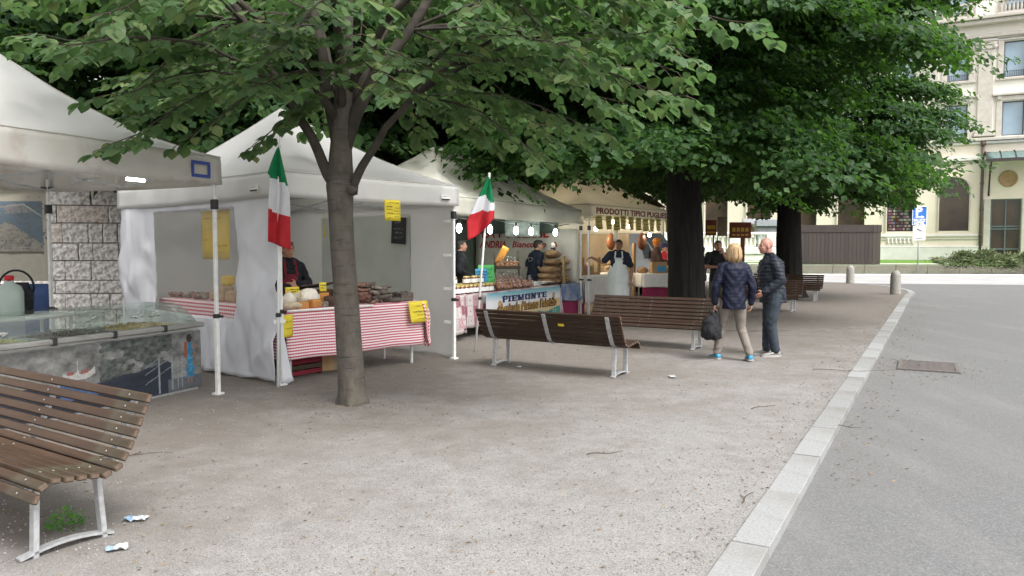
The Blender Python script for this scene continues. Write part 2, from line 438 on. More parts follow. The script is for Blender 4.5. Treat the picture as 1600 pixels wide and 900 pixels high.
M['apron_red'] = mat('apron_red', (0.20, 0.015, 0.03), (0.15, 0.01, 0.02), 6, rough=0.8)
M['sneaker_blue'] = mat('sneaker_blue', (0.03, 0.30, 0.46), (0.02, 0.18, 0.34), 12, rough=0.5)
M['sneaker_grey'] = mat('sneaker_grey', (0.36, 0.35, 0.33), (0.20, 0.19, 0.18), 12, rough=0.6)
M['sole'] = mat('rubber_sole', (0.42, 0.42, 0.41), rough=0.6)
M['stone'] = mat('wall_stone', (0.66, 0.64, 0.61), (0.27, 0.25, 0.235), 13, rough=0.92, bmp=0.9, bscale=22, bdist=0.03, lo=0.38, hi=0.62, kind='Object')
M['stone_warm'] = mat('wall_stone_warm', (0.62, 0.57, 0.52), (0.30, 0.25, 0.22), 13, rough=0.92, bmp=0.9, bscale=22, bdist=0.03)
M['mortar'] = mat('mortar', (0.30, 0.28, 0.26), (0.17, 0.155, 0.14), 12, rough=0.95, bmp=0.4)
M['stucco'] = mat('stucco', (0.90, 0.865, 0.78), (0.86, 0.82, 0.73), 0.9, rough=0.85, bmp=0.1)
M['stucco_warm'] = mat('stucco_warm', (0.82, 0.735, 0.62), (0.77, 0.68, 0.56), 0.9, rough=0.85, bmp=0.1)
M['trim_stone'] = mat('trim_stone', (0.60, 0.56, 0.50), (0.52, 0.48, 0.42), 3, rough=0.85, bmp=0.15)
M['pale_stone'] = mat('pale_stone', (0.76, 0.74, 0.70), (0.66, 0.64, 0.60), 2, rough=0.85, bmp=0.15)
M['window_glass'] = mat('window_glass', (0.26, 0.37, 0.46), (0.34, 0.44, 0.52), 0.6, rough=0.06, spec=0.9)
M['dark_glass'] = mat('dark_glass', (0.05, 0.04, 0.035), (0.10, 0.07, 0.045), 0.5, rough=0.08, spec=0.7)
M['curtain_pale'] = mat('curtain_pale', (0.55, 0.62, 0.66), (0.48, 0.55, 0.6), 3, stretch=(4, 4, 0.2), rough=0.9)
M['window_frame'] = mat('window_frame', (0.10, 0.11, 0.12), rough=0.5)
M['iron'] = mat('iron', (0.05, 0.045, 0.045), (0.08, 0.065, 0.06), 14, rough=0.6, metal=0.3)
M['copper_glass'] = mat('canopy_glass', (0.16, 0.24, 0.22), (0.12, 0.18, 0.17), 3, rough=0.2, spec=0.7)
M['downpipe'] = mat('downpipe', (0.13, 0.095, 0.08), (0.10, 0.07, 0.06), 6, rough=0.6)
M['plank_brown'] = mat('plank_brown', (0.050, 0.038, 0.031), (0.038, 0.029, 0.024), 3, stretch=(4, 4, 0.3), rough=0.45, bmp=0.1)
M['plank_dark'] = mat('plank_dark', (0.043, 0.034, 0.029), (0.032, 0.026, 0.022), 3, stretch=(4, 4, 0.3), rough=0.4, bmp=0.1)
M['band_brown'] = mat('band_brown', (0.048, 0.036, 0.030), (0.036, 0.028, 0.025), 3, rough=0.4)
M['sign_blue'] = mat('sign_blue', (0.02, 0.14, 0.55), rough=0.4)
M['sign_brown'] = mat('sign_brown', (0.24, 0.05, 0.025), (0.18, 0.04, 0.02), 5, rough=0.6)
M['tan_board'] = mat('tan_board', (0.30, 0.25, 0.15), (0.25, 0.2, 0.12), 5, rough=0.7)
M['van_white'] = mat('van_white', (0.80, 0.82, 0.84), (0.76, 0.78, 0.80), 3, rough=0.25, spec=0.6)
M['van_glass'] = mat('van_glass', (0.03, 0.06, 0.06), (0.05, 0.09, 0.09), 2, rough=0.08, spec=0.8)
M['tyre'] = mat('tyre', (0.02, 0.02, 0.02), rough=0.8)
M['awning_rust'] = mat('awning_rust', (0.24, 0.11, 0.06), (0.20, 0.09, 0.05), 3, rough=0.8)
M['rust_iron'] = mat('rust_iron', (0.12, 0.108, 0.104), (0.155, 0.135, 0.128), 16, rough=0.8, bmp=0.3)
M['straw'] = mat('dry_litter', (0.36, 0.27, 0.15), (0.22, 0.15, 0.08), 3, rough=0.9, kind='Object')
M['litter_dark'] = mat('litter_dark', (0.10, 0.065, 0.045), (0.16, 0.11, 0.07), 3, rough=0.9)
M['twig'] = mat('twig', (0.12, 0.085, 0.06), (0.08, 0.055, 0.04), 9, rough=0.9)
M['pebble'] = mat('pebble', (0.34, 0.33, 0.32), (0.24, 0.23, 0.22), 5, rough=0.9)
M['pebble_dark'] = mat('pebble_dark', (0.23, 0.215, 0.20), (0.16, 0.15, 0.14), 5, rough=0.9)
M['weed'] = mat('weed', (0.08, 0.24, 0.04), (0.13, 0.32, 0.05), 9, rough=0.6, transl=0.3)
M['lawn'] = mat('lawn', (0.13, 0.26, 0.035), (0.09, 0.19, 0.025), 6, rough=0.9, kind='Object')
M['juniper'] = leaf_mat('juniper', [(0.0, (0.11, 0.15, 0.075)), (0.6, (0.20, 0.25, 0.13)), (0.9, (0.27, 0.29, 0.17)), (1.0, (0.30, 0.2, 0.12))], 0.2, (0.3, 0.35, 0.12), 0.7, 0.2)
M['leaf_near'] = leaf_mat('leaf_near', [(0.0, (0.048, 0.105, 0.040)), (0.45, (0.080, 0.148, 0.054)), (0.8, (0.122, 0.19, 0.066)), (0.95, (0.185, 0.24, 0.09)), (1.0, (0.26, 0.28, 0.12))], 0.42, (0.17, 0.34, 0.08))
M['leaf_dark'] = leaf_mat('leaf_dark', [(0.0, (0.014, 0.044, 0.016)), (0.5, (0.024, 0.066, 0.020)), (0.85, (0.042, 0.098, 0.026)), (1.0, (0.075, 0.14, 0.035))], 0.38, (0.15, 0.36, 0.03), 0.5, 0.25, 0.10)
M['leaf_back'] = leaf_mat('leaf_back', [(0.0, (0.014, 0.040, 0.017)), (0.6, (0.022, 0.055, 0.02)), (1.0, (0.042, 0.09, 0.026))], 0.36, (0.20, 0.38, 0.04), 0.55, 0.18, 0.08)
M['bark_smooth'] = None

def bark_mat(name, a, b, stretch, scale, bmp, bands=0.0):
    m, nt, p = newmat(name)
    v = coords(nt, 'Object', stretch)
    f = noise_n(nt, v, scale, 7, 0.65)
    c = ramp(nt, f, [(0.3, b), (0.7, a)])
    h = f
    if bands:
        w = noise_n(nt, coords(nt, 'Object', (1.5, 1.5, 14)), 2.2, 3)
        k = ramp(nt, w, [(0.60, 0.0), (0.68, bands)])
        c = mixcol(nt, k, c, tuple(x * 0.35 for x in a))
        pt = noise_n(nt, coords(nt, 'Object', (1, 1, 0.6)), 3.0, 5, 0.6)
        c = mixcol(nt, ramp(nt, pt, [(0.45, 0.0), (0.65, 0.5)]), c, (a[0] * 1.1, a[1] * 1.12, a[2] * 1.0))
    nt.links.new(c, p.inputs['Base Color'])
    p.inputs['Roughness'].default_value = 0.9
    p.inputs['Specular IOR Level'].default_value = 0.2
    bump(nt, p, h, bmp, 0.02)
    return m

M['bark_smooth'] = bark_mat('bark_smooth', (0.14, 0.124, 0.107), (0.068, 0.06, 0.052), (1, 1, 0.55), 11, 0.9, 0.9)
M['bark_limb'] = bark_mat('bark_limb', (0.085, 0.073, 0.062), (0.04, 0.035, 0.03), (1, 1, 0.55), 9, 0.6, 0.5)
M['bark_dark'] = bark_mat('bark_dark', (0.030, 0.027, 0.025), (0.010, 0.009, 0.009), (5, 5, 0.5), 4, 0.9)

# ------------------------------------------------------------------ mesh builder
def rotz(a):
    return Matrix.Rotation(a, 3, 'Z')

class MB:
    def __init__(self):
        self.v, self.f, self.mi, self.sm, self.uv = [], [], [], [], {}

    def add(self, verts, faces, mi=0, smooth=False, uvs=None):
        o = len(self.v)
        self.v.extend([tuple(p) for p in verts])
        for k, fc in enumerate(faces):
            if uvs is not None:
                self.uv[len(self.f)] = [uvs[i] for i in fc]
            self.f.append([i + o for i in fc])
            self.mi.append(mi)
            self.sm.append(smooth)
        return self

    def box(self, c, s, rot=None, mi=0, bev=0.0):
        hx, hy, hz = s[0] / 2, s[1] / 2, s[2] / 2
        c = Vector(c)
        T = (lambda p: c + (rot @ Vector(p))) if rot is not None else (lambda p: c + Vector(p))
        if bev <= 0:
            vs_ = [T((x * hx, y * hy, z * hz)) for x in (-1, 1) for y in (-1, 1) for z in (-1, 1)]
            fs = [(0, 1, 3, 2), (4, 6, 7, 5), (0, 4, 5, 1), (2, 3, 7, 6), (0, 2, 6, 4), (1, 5, 7, 3)]
            return self.add(vs_, fs, mi)
        b = min(bev, hx * 0.9, hy * 0.9, hz * 0.9)
        vs_, idx = [], {}
        for x in (-1, 1):
            for y in (-1, 1):
                for z in (-1, 1):
                    for ax in range(3):
                        p = [x * (hx - b), y * (hy - b), z * (hz - b)]
                        p[ax] = (x * hx, y * hy, z * hz)[ax]
                        idx[(x, y, z, ax)] = len(vs_)
                        vs_.append(T(p))
        fs = []
        for s_ in (-1, 1):
            q = [idx[(s_, a, b_, 0)] for a, b_ in ((-1, -1), (1, -1), (1, 1), (-1, 1))]
            fs.append(q if s_ > 0 else q[::-1])
            q = [idx[(a, s_, b_, 1)] for a, b_ in ((-1, -1), (1, -1), (1, 1), (-1, 1))]
            fs.append(q if s_ < 0 else q[::-1])
            q = [idx[(a, b_, s_, 2)] for a, b_ in ((-1, -1), (1, -1), (1, 1), (-1, 1))]
            fs.append(q if s_ > 0 else q[::-1])
        for a in (-1, 1):
            for d in (-1, 1):
                q = [idx[(a, d, -1, 0)], idx[(a, d, 1, 0)], idx[(a, d, 1, 1)], idx[(a, d, -1, 1)]]
                fs.append(q if a * d > 0 else q[::-1])
                q = [idx[(a, -1, d, 2)], idx[(a, 1, d, 2)], idx[(a, 1, d, 0)], idx[(a, -1, d, 0)]]
                fs.append(q if a * d > 0 else q[::-1])
                q = [idx[(-1, a, d, 1)], idx[(1, a, d, 1)], idx[(1, a, d, 2)], idx[(-1, a, d, 2)]]
                fs.append(q if a * d > 0 else q[::-1])
        for x in (-1, 1):
            for y in (-1, 1):
                for z in (-1, 1):
                    q = [idx[(x, y, z, k)] for k in range(3)]
                    fs.append(q if x * y * z > 0 else q[::-1])
        return self.add(vs_, fs, mi)

    def bar(self, p0, p1, w, h, up=(0, 0, 1), mi=0, bev=0.0):
        p0, p1 = Vector(p0), Vector(p1)
        d = p1 - p0
        L = d.length
        x = d.normalized()
        u = Vector(up)
        y = u.cross(x)
        if y.length < 1e-4:
            y = Vector((1, 0, 0)).cross(x)
            if y.length < 1e-4:
                y = Vector((0, 1, 0)).cross(x)
        y.normalize()
        z = x.cross(y)
        rot = Matrix((x, y, z)).transposed()
        return self.box((p0 + p1) / 2, (L, w, h), rot, mi, bev)

    def tube(self, pts, r, n=8, mi=0, cap=True, smooth=True, sq=None, ref=None):
        pts = [Vector(p) for p in pts]
        if isinstance(r, (int, float)):
            r = [r] * len(pts)
        rings, ref = [], Vector(ref) if ref else None
        for i, p in enumerate(pts):
            d = (pts[min(i + 1, len(pts) - 1)] - pts[max(i - 1, 0)])
            d = d.normalized() if d.length > 1e-9 else Vector((0, 0, 1))
            if ref is None:
                ref = Vector((1, 0, 0)) if abs(d.x) < 0.8 else Vector((0, 1, 0))
            a = (ref - d * ref.dot(d))
            a = a.normalized() if a.length > 1e-6 else d.orthogonal().normalized()
            ref = a
            b = d.cross(a)
            kx, ky = sq if sq else (1, 1)
            rings.append([p + (a * math.cos(2 * math.pi * k / n) * kx + b * math.sin(2 * math.pi * k / n) * ky) * r[i] for k in range(n)])
        vs_ = [q for rg in rings for q in rg]
        fs = [(i * n + k, i * n + (k + 1) % n, (i + 1) * n + (k + 1) % n, (i + 1) * n + k) for i in range(len(pts) - 1) for k in range(n)]
        if cap:
            fs.append(tuple(range(n))[::-1])
            fs.append(tuple((len(pts) - 1) * n + k for k in range(n)))
        return self.add(vs_, fs, mi, smooth)

    def loft(self, secs, n=16, mi=0, smooth=True, power=2.0, rot=0.0):
        """horizontal sections (x, y, z, rx, ry)"""
        vs_ = []
        for (x, y, z, rx, ry) in secs:
            for k in range(n):
                t = 2 * math.pi * k / n
                ct, st = math.cos(t), math.sin(t)
                cx = math.copysign(abs(ct) ** (2 / power), ct) * rx
                sy = math.copysign(abs(st) ** (2 / power), st) * ry
                vs_.append((x + cx * math.cos(rot) - sy * math.sin(rot), y + cx * math.sin(rot) + sy * math.cos(rot), z))
        m = len(secs)
        fs = [(i * n + k, i * n + (k + 1) % n, (i + 1) * n + (k + 1) % n, (i + 1) * n + k) for i in range(m - 1) for k in range(n)]
        fs.append(tuple(range(n))[::-1])
        fs.append(tuple((m - 1) * n + k for k in range(n)))
        return self.add(vs_, fs, mi, smooth)

    def ellip(self, c, r, rot=None, nu=14, nv=9, mi=0, smooth=True, jit=0.0):
        c = Vector(c)
        vs_ = []
        def T(p):
            p = Vector((p[0] * r[0], p[1] * r[1], p[2] * r[2]))
            if jit:
                p = p * (1 + jit * mnoise.noise(p * (2.0 / max(r)) + c * 3))
            return c + (rot @ p if rot is not None else p)
        vs_.append(T((0, 0, -1)))
        for i in range(1, nv):
            a = -math.pi / 2 + math.pi * i / nv
            for k in range(nu):
                t = 2 * math.pi * k / nu
                vs_.append(T((math.cos(a) * math.cos(t), math.cos(a) * math.sin(t), math.sin(a))))
        vs_.append(T((0, 0, 1)))
        fs = [(0, 1 + (k + 1) % nu, 1 + k) for k in range(nu)]
        for i in range(nv - 2):
            for k in range(nu):
                a, b = 1 + i * nu + k, 1 + i * nu + (k + 1) % nu
                fs.append((a, b, b + nu, a + nu))
        top = len(vs_) - 1
        o = 1 + (nv - 2) * nu
        fs += [(o + k, o + (k + 1) % nu, top) for k in range(nu)]
        return self.add(vs_, fs, mi, smooth)

    def lathe(self, prof, n=16, c=(0, 0, 0), mi=0, smooth=True):
        secs = [(c[0], c[1], c[2] + z, r, r) for r, z in prof]
        return self.loft(secs, n, mi, smooth)

    def prism(self, poly, org, ux, uy, depth, mi=0):
        """poly in (ux, uy) plane extruded by depth along ux x uy"""
        org, ux, uy = Vector(org), Vector(ux), Vector(uy)
        nz = ux.cross(uy).normalized() * depth
        n = len(poly)
        a = [org + ux * p[0] + uy * p[1] for p in poly]
        b = [p + nz for p in a]
        fs = [tuple(range(n))[::-1], tuple(range(n, 2 * n))] + [(i, (i + 1) % n, n + (i + 1) % n, n + i) for i in range(n)]
        return self.add(a + b, fs, mi)

    def grid(self, nu, nv, fn, mi=0, smooth=True, uvfn=None, mifn=None):
        vs_ = [fn(i / nu, j / nv) for j in range(nv + 1) for i in range(nu + 1)]
        uv = [uvfn(i / nu, j / nv) for j in range(nv + 1) for i in range(nu + 1)] if uvfn else None
        o = len(self.v)
        for j in range(nv):
            for i in range(nu):
                a = j * (nu + 1) + i
                q = (a, a + 1, a + nu + 2, a + nu + 1)
                if uv:
                    self.uv[len(self.f)] = [uv[k] for k in q]
                self.f.append([k + o for k in q])
                self.mi.append(mifn((i + .5) / nu, (j + .5) / nv) if mifn else mi)
                self.sm.append(smooth)
        self.v.extend([tuple(p) for p in vs_])
        return self

    def mesh(self, name, mats):
        me = bpy.data.meshes.new(name)
        me.from_pydata(self.v, [], self.f)
        if not isinstance(mats, (list, tuple)):
            mats = [mats]
        for m in mats:
            me.materials.append(m)
        me.polygons.foreach_set('material_index', self.mi)
        me.polygons.foreach_set('use_smooth', self.sm)
        if self.uv:
            ul = me.uv_layers.new(name='UVMap')
            for p in me.polygons:
                u = self.uv.get(p.index)
                if u:
                    for li, q in zip(p.loop_indices, u):
                        ul.data[li].uv = q
        me.update()
        return me

    def build(self, name, mats, parent=None, loc=None, rot=None, solid=0.0):
        o = bpy.data.objects.new(name, self.mesh(name, mats))
        COL.objects.link(o)
        if parent:
            o.parent = parent
        if loc is not None:
            o.location = loc
        if rot is not None:
            o.rotation_euler = rot if isinstance(rot, (tuple, list)) else (0, 0, rot)
        if solid:
            s = o.modifiers.new('thickness', 'SOLIDIFY')
            s.thickness = solid
            s.offset = 0
        return o

def tag(o, label=None, cat=None, group=None, kind=None):
    if label: o['label'] = label
    if cat: o['category'] = cat
    if group: o['group'] = group
    if kind: o['kind'] = kind
    return o

def thing(name, label, cat, loc=(0, 0, 0), rz=0.0, group=None):
    o = bpy.data.objects.new(name, None)
    o.empty_display_size = 0.2
    COL.objects.link(o)
    o.location = loc
    o.rotation_euler = (0, 0, rz)
    return tag(o, label, cat, group)

def share(name, me, parent=None, loc=(0, 0, 0), rot=(0, 0, 0), scale=None):
    o = bpy.data.objects.new(name, me)
    COL.objects.link(o)
    o.parent = parent
    o.location = loc
    o.rotation_euler = rot
    if scale: o.scale = scale
    return o

def copy_thing(src, loc, rz, label, group=None):
    def cp(o, par):
        c = o.copy()
        COL.objects.link(c)
        c.parent = par
        for ch in o.children:
            cp(ch, c)
        return c
    n = src.copy()
    COL.objects.link(n)
    n.location = loc
    n.rotation_euler = (0, 0, rz)
    n['label'] = label
    if group: n['group'] = group
    for ch in src.children:
        cp(ch, n)
    return n

ORD = 'first second third fourth fifth sixth seventh eighth ninth tenth eleventh twelfth thirteenth fourteenth fifteenth sixteenth'.split()

class Frame:
    """a local ground frame: x along a front line, y backwards"""
    def __init__(self, ox, oy, ang):
        self.o, self.a = Vector((ox, oy, 0)), ang
        self.x = Vector((math.cos(ang), math.sin(ang), 0))
        self.y = Vector((-math.sin(ang), math.cos(ang), 0))
    def w(self, x, y, z=0):
        return self.o + self.x * x + self.y * y + Vector((0, 0, z))

def text_mesh(name, s, size, m, width=None, bold=0.0, extr=0.002, shear=0.0):
    cu = bpy.data.curves.new(name, 'FONT')
    cu.body = s
    cu.size = size
    cu.offset = bold
    cu.extrude = extr
    cu.shear = shear
    cu.resolution_u = 2
    cu.align_x = 'CENTER'
    cu.align_y = 'CENTER'
    o = bpy.data.objects.new(name, cu)
    me = bpy.data.meshes.new_from_object(o)
    bpy.data.objects.remove(o)
    bpy.data.curves.remove(cu)
    me.materials.clear()
    me.materials.append(m)
    if width:
        xs = np.empty(len(me.vertices) * 3)
        me.vertices.foreach_get('co', xs)
        xs = xs.reshape(-1, 3)
        w = xs[:, 0].max() - xs[:, 0].min()
        xs[:, 0] -= (xs[:, 0].max() + xs[:, 0].min()) / 2
        xs[:, 0] *= width / max(w, 1e-6)
        me.vertices.foreach_set('co', xs.ravel())
    return me

def put_text(name, s, size, m, parent, loc, rot, width=None, bold=0.0, shear=0.0):
    return share(name, text_mesh(name, s, size, m, width, bold, shear=shear), parent, loc, rot)

def color_grid(name, w, h, nx, ny, fn, m, parent=None, loc=(0, 0, 0), rot=(0, 0, 0), warp=None):
    """flat print: a sheet in local XZ with one printed colour per cell; fn(U, V) -> (.., 3)"""
    xs, zs = np.linspace(0, w, nx + 1), np.linspace(0, h, ny + 1)
    X, Z = np.meshgrid(xs, zs)
    Y = warp(X / w, Z / h) if warp else np.zeros_like(X)
    co = np.stack([X, Y, Z], -1).reshape(-1, 3)
    i, j = np.meshgrid(np.arange(nx), np.arange(ny))
    a = (j * (nx + 1) + i).ravel()
    q = np.stack([a, a + 1, a + nx + 2, a + nx + 1], -1)
    me = bpy.data.meshes.new(name)
    me.vertices.add(len(co)); me.vertices.foreach_set('co', co.ravel())
    me.loops.add(q.size); me.loops.foreach_set('vertex_index', q.ravel())
    me.polygons.add(len(q))
    me.polygons.foreach_set('loop_start', np.arange(len(q)) * 4)
    U, V = (i.ravel() + .5) / nx, (j.ravel() + .5) / ny
    c = np.clip(fn(U, V), 0, 1)
    at = me.attributes.new('col', 'FLOAT_COLOR', 'FACE')
    at.data.foreach_set('color', np.concatenate([c, np.ones((len(c), 1))], 1).astype(np.float32).ravel())
    me.materials.append(m)
    me.update(calc_edges=True)
    me.validate()
    return share(name, me, parent, loc, rot)

def vnoise(U, V, fx, fy, seed=0, octv=4):
    """value noise for prints"""
    out, amp, tot = np.zeros_like(U), 1.0, 0.0
    r_ = np.random.default_rng(seed)
    for o_ in range(octv):
        gx, gy = int(fx * 2 ** o_) + 2, int(fy * 2 ** o_) + 2
        g = r_.random((gy + 1, gx + 1))
        x, y = U * (gx - 1), V * (gy - 1)
        x0, y0 = np.floor(x).astype(int), np.floor(y).astype(int)
        tx, ty = x - x0, y - y0
        tx, ty = tx * tx * (3 - 2 * tx), ty * ty * (3 - 2 * ty)
        out += amp * ((g[y0, x0] * (1 - tx) + g[y0, x0 + 1] * tx) * (1 - ty) + (g[y0 + 1, x0] * (1 - tx) + g[y0 + 1, x0 + 1] * tx) * ty)
        tot += amp
        amp *= 0.55
    return out / tot

def scribble(mb, x0, z0, wd, ht, n, rr, mi=0, y=-0.002, th=0.006):
    """one line of illegible handwriting as flat pen strokes in the XZ plane"""
    x = x0
    k = 0
    while x < x0 + wd and k < n:
        pts = []
        lw = ht * rr.uniform(0.6, 1.3)
        for q in range(rr.randint(2, 4)):
            pts.append((x + lw * 0.35 * q, z0 + rr.uniform(-0.5, 0.5) * ht))
        for a, b in zip(pts, pts[1:]):
            dx, dz = b[0] - a[0], b[1] - a[1]
            L = math.hypot(dx, dz) or 1e-6
            nx, nz = -dz / L * th / 2, dx / L * th / 2
            mb.add([(a[0] + nx, y, a[1] + nz), (a[0] - nx, y, a[1] - nz), (b[0] - nx, y, b[1] - nz), (b[0] + nx, y, b[1] + nz)], [(0, 1, 2, 3)], mi)
        x += lw * rr.uniform(0.7, 1.3)
        k += 1

def sign(name, label, cat, w, h, m, loc, rot, lines=(), ink='ink', curl=0.02, seed=1, group=None, th=0.006):
    """a card or sheet hanging from its top edge; local x across, z up, faces -y"""
    rr = random.Random(seed)
    mb = MB()
    ph = rr.uniform(0, 6)
    fn = lambda u, v: (u * w - w / 2, -curl * math.sin(u * 3.1 + ph) * (1 - v) - curl * 0.5 * (1 - v) ** 2, v * h - h)
    mb.grid(6, 5, fn)
    o = mb.build(name, m, None, loc, rot, solid=0.003)
    tag(o, label, cat, group)
    if lines:
        t = MB()
        for (u, v, wd, ht) in lines:
            scribble(t, u * w - w / 2, v * h - h, wd * w, ht * h, 14, rr, 0, -0.006 - curl * 1.1, th)
        t.build('lettering', M[ink], o)['kind'] = 'stuff'
    return o

# remesh helper: union of overlapping shapes -> one continuous skin
def fuse(mb, voxel=0.01, smooth=4, name='body', disp=None):
    me = mb.mesh(name + '_raw', M['skin'])
    o = bpy.data.objects.new(name + '_raw', me)
    COL.objects.link(o)
    r = o.modifiers.new('r', 'REMESH')
    r.mode = 'VOXEL'
    r.voxel_size = voxel
    s = o.modifiers.new('s', 'SMOOTH')
    s.factor = 0.5
    s.iterations = smooth
    dg = bpy.context.evaluated_depsgraph_get()
    out = bpy.data.meshes.new_from_object(o.evaluated_get(dg))
    bpy.data.objects.remove(o)
    bpy.data.meshes.remove(me)
    n = len(out.vertices)
    if disp:
        co = np.empty(n * 3); no = np.empty(n * 3)
        out.vertices.foreach_get('co', co); out.vertices.foreach_get('normal', no)
        co, no = co.reshape(-1, 3), no.reshape(-1, 3)
        co = co + no * disp(co, no)[:, None]
        out.vertices.foreach_set('co', co.ravel())
    out.polygons.foreach_set('use_smooth', [True] * len(out.polygons))
    out.materials.clear()
    out.update()
    return out

# ------------------------------------------------------------------ the ground
def sheet(name, poly, z, m, kind='structure', skirt=0.0):
    mb = MB()
    n = len(poly)
    mb.add([(x, y, z) for x, y in poly], [tuple(range(n))])
    if skirt:
        mb.add([(x, y, z) for x, y in poly] + [(x, y, z - skirt) for x, y in poly], [(i, n + i, n + (i + 1) % n, (i + 1) % n) for i in range(n)])
    o = mb.build(name, m)
    return tag(o, kind=kind)

KERB_A = Vector((0.58, 3.05, 0)); KERB_D = Vector((13.0, 23.5, 0)).normalized()
kerb_line = [KERB_A - KERB_D * 6 + KERB_D * (1.05 * i) for i in range(0, 34)]
bend = [(14.75, 28.5), (15.45, 30.1), (15.95, 31.8), (16.25, 33.6), (16.25, 35.2), (15.7, 36.6), (14.7, 37.4), (13.2, 37.9)]
kerb_line = [p for p in kerb_line if p.y < 27.6] + [Vector((x, y, 0)) for x, y in bend]
sheet('road', [(-400, -60), (400, -60), (400, 900), (-400, 900)], -0.06, M['asphalt'])
gp = [(p.x, p.y) for p in kerb_line] + [(8, 38.4), (-10, 39.5), (-45, 40), (-45, -4)]
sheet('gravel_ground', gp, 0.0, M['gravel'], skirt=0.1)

kerb = bpy.data.objects.new('kerb', None)
COL.objects.link(kerb)
tag(kerb, kind='structure')
rr = random.Random(3)
for i in range(len(kerb_line) - 1):
    a, b = kerb_line[i], kerb_line[i + 1]
    d = (b - a).normalized()
    nrm = Vector((d.y, -d.x, 0))
    g = 0.010
    mb = MB()
    mb.bar(Vector((0, 0, 0)), Vector(((b - a).length - 2 * g, 0, 0)), 0.205, 0.2, bev=0.004)
    o = mb.build('kerb_stone', M['granite' if rr.random() < .6 else 'granite_dark'], kerb, a + d * g + nrm * 0.10 + Vector((0, 0, -0.088 + rr.uniform(-0.004, 0.004))), math.atan2(d.y, d.x) + rr.uniform(-0.004, 0.004))

# storm drain grate in the road
t = thing('drain_grate', 'rusty iron drain grate set in the asphalt beside the kerb', 'drain grate', (6.0, 11.0, -0.06), R(62))
mb = MB(); mb.box((0, 0, 0.004), (0.88, 0.66, 0.012)); mb.build('pit_cover', M['black_plastic'], t)
mb = MB()
for s in (-1, 1):
    mb.box((0, s * 0.36, 0.012), (0.98, 0.05, 0.024)); mb.box((s * 0.465, 0, 0.012), (0.05, 0.67, 0.022))
mb.build('frame', M['rust_iron'], t)
for k in range(11):
    mb = MB(); mb.box((0, 0, 0.012), (0.052, 0.67, 0.016)); mb.build('grate_bar', M['rust_iron'], t, (-0.4 + k * 0.08, 0, 0))

# cross street asphalt, its open-sky brightness painted in as a paler base colour
sheet('cross_street', [(-60, 40.2), (9, 38.9), (14.2, 38.6), (18, 36.9), (23, 36.0), (60, 33.0), (60, 46.4), (20, 49.2), (-40, 49.7)], -0.054, mat('cross_street', (0.42, 0.415, 0.41), (0.34, 0.338, 0.335), 0.6, rough=0.85, kind='Object'))
# far pavement, retaining wall, lawn
sheet('pavement', [(-40, 49.4), (20, 48.9), (60, 46.0), (60, 47.4), (20, 50.3), (-40, 50.8)], -0.0, M['pale_stone'], skirt=0.06)
rw = thing('retaining_wall', 'low pale stone retaining wall in front of the lawn beyond the cross street', 'wall', (18.0, 50.6, 0), R(-3.5))
for k in range(-8, 15):
    mb = MB(); mb.box((0, 0, 0.25), (1.972, 0.4, 0.5), bev=0.012); mb.build('stone_block', M['trim_stone'], rw, (k * 2.0, 0, 0))
    mb = MB(); mb.box((0, 0, 0.58), (1.98, 0.5, 0.156), bev=0.02); mb.build('cap_stone', M['pale_stone'], rw, (k * 2.0, 0, 0))
lw = MB(); lw.add([(-30, 52.5, 0.62), (60, 47.0, 0.62), (60, 75, 0.9), (-30, 100, 0.9)], [(0, 1, 2, 3)])
tag(lw.build('lawn', M['lawn']), kind='structure')

# ------------------------------------------------------------------ hotel building across the street
HF = Frame(36.7, 58.0, math.atan2(0.47, -0.882))
hotel = thing('hotel_building', 'large cream stuccoed hotel with arched ground floor windows and stone pilasters across the street', 'building', HF.w(0, 0, 0), HF.a)
BAY = 3.64
bays = [-0.64 + BAY * k for k in range(-2, 11)]
XL, XR = 40.0, -9.0

def wall_cells(mb, x0, x1, z0, z1, holes, th=0.5, mi=0):
    xs = sorted({x0, x1} | {h[0] for h in holes} | {h[1] for h in holes})
    zs = sorted({z0, z1} | {h[2] for h in holes} | {h[3] for h in holes})
    for a, b in zip(xs, xs[1:]):
        run = None
        for c, d in zip(zs, zs[1:]):
            cx, cz = (a + b) / 2, (c + d) / 2
            if any(h[0] < cx < h[1] and h[2] < cz < h[3] for h in holes):
                if run: mb.box(((a + b) / 2, -th / 2, (run[0] + run[1]) / 2), (b - a, th, run[1] - run[0]), None, mi); run = None
            else:
                run = (run[0], d) if run else (c, d)
        if run: mb.box(((a + b) / 2, -th / 2, (run[0] + run[1]) / 2), (b - a, th, run[1] - run[0]), None, mi)

up_holes, gr_holes = [], []
for x in bays:
    up_holes += [(x - .70, x + .70, 10.06, 12.6), (x - .70, x + .70, 14.39, 17.03), (x - .70, x + .70, 19.3, 22.0)]
    if x > 1: gr_holes.append((x - 1.0, x + 1.0, 2.99, 7.1))
gr_holes.append((-1.35, 0.6, 0.9, 5.35))
mb = MB(); wall_cells(mb, XR, XL, 9.95, 24.5, up_holes); mb.build('upper_wall', M['stucco'], hotel)
mb = MB(); wall_cells(mb, XR, XL, 0.6, 9.95, gr_holes)
for x in bays:                                             # arch spandrels
    if x > 1:
        for s in (-1, 1):
            poly = [(s * 1.0, 1.0), (s * 1.0, 0)] + [(s * math.cos(a), math.sin(a)) for a in np.linspace(0.02, math.pi / 2, 11)]
            mb.prism(poly if s > 0 else poly, (x, -0.49, 6.1), (1, 0, 0), (0, 0, 1), -0.48)
mb.build('ground_floor_wall', M['stucco_warm'], hotel)
mb = MB(); mb.box((15.5, -4, 12), (48, 0.3, 24)); mb.build('inner_wall', M['dark_glass'], hotel)

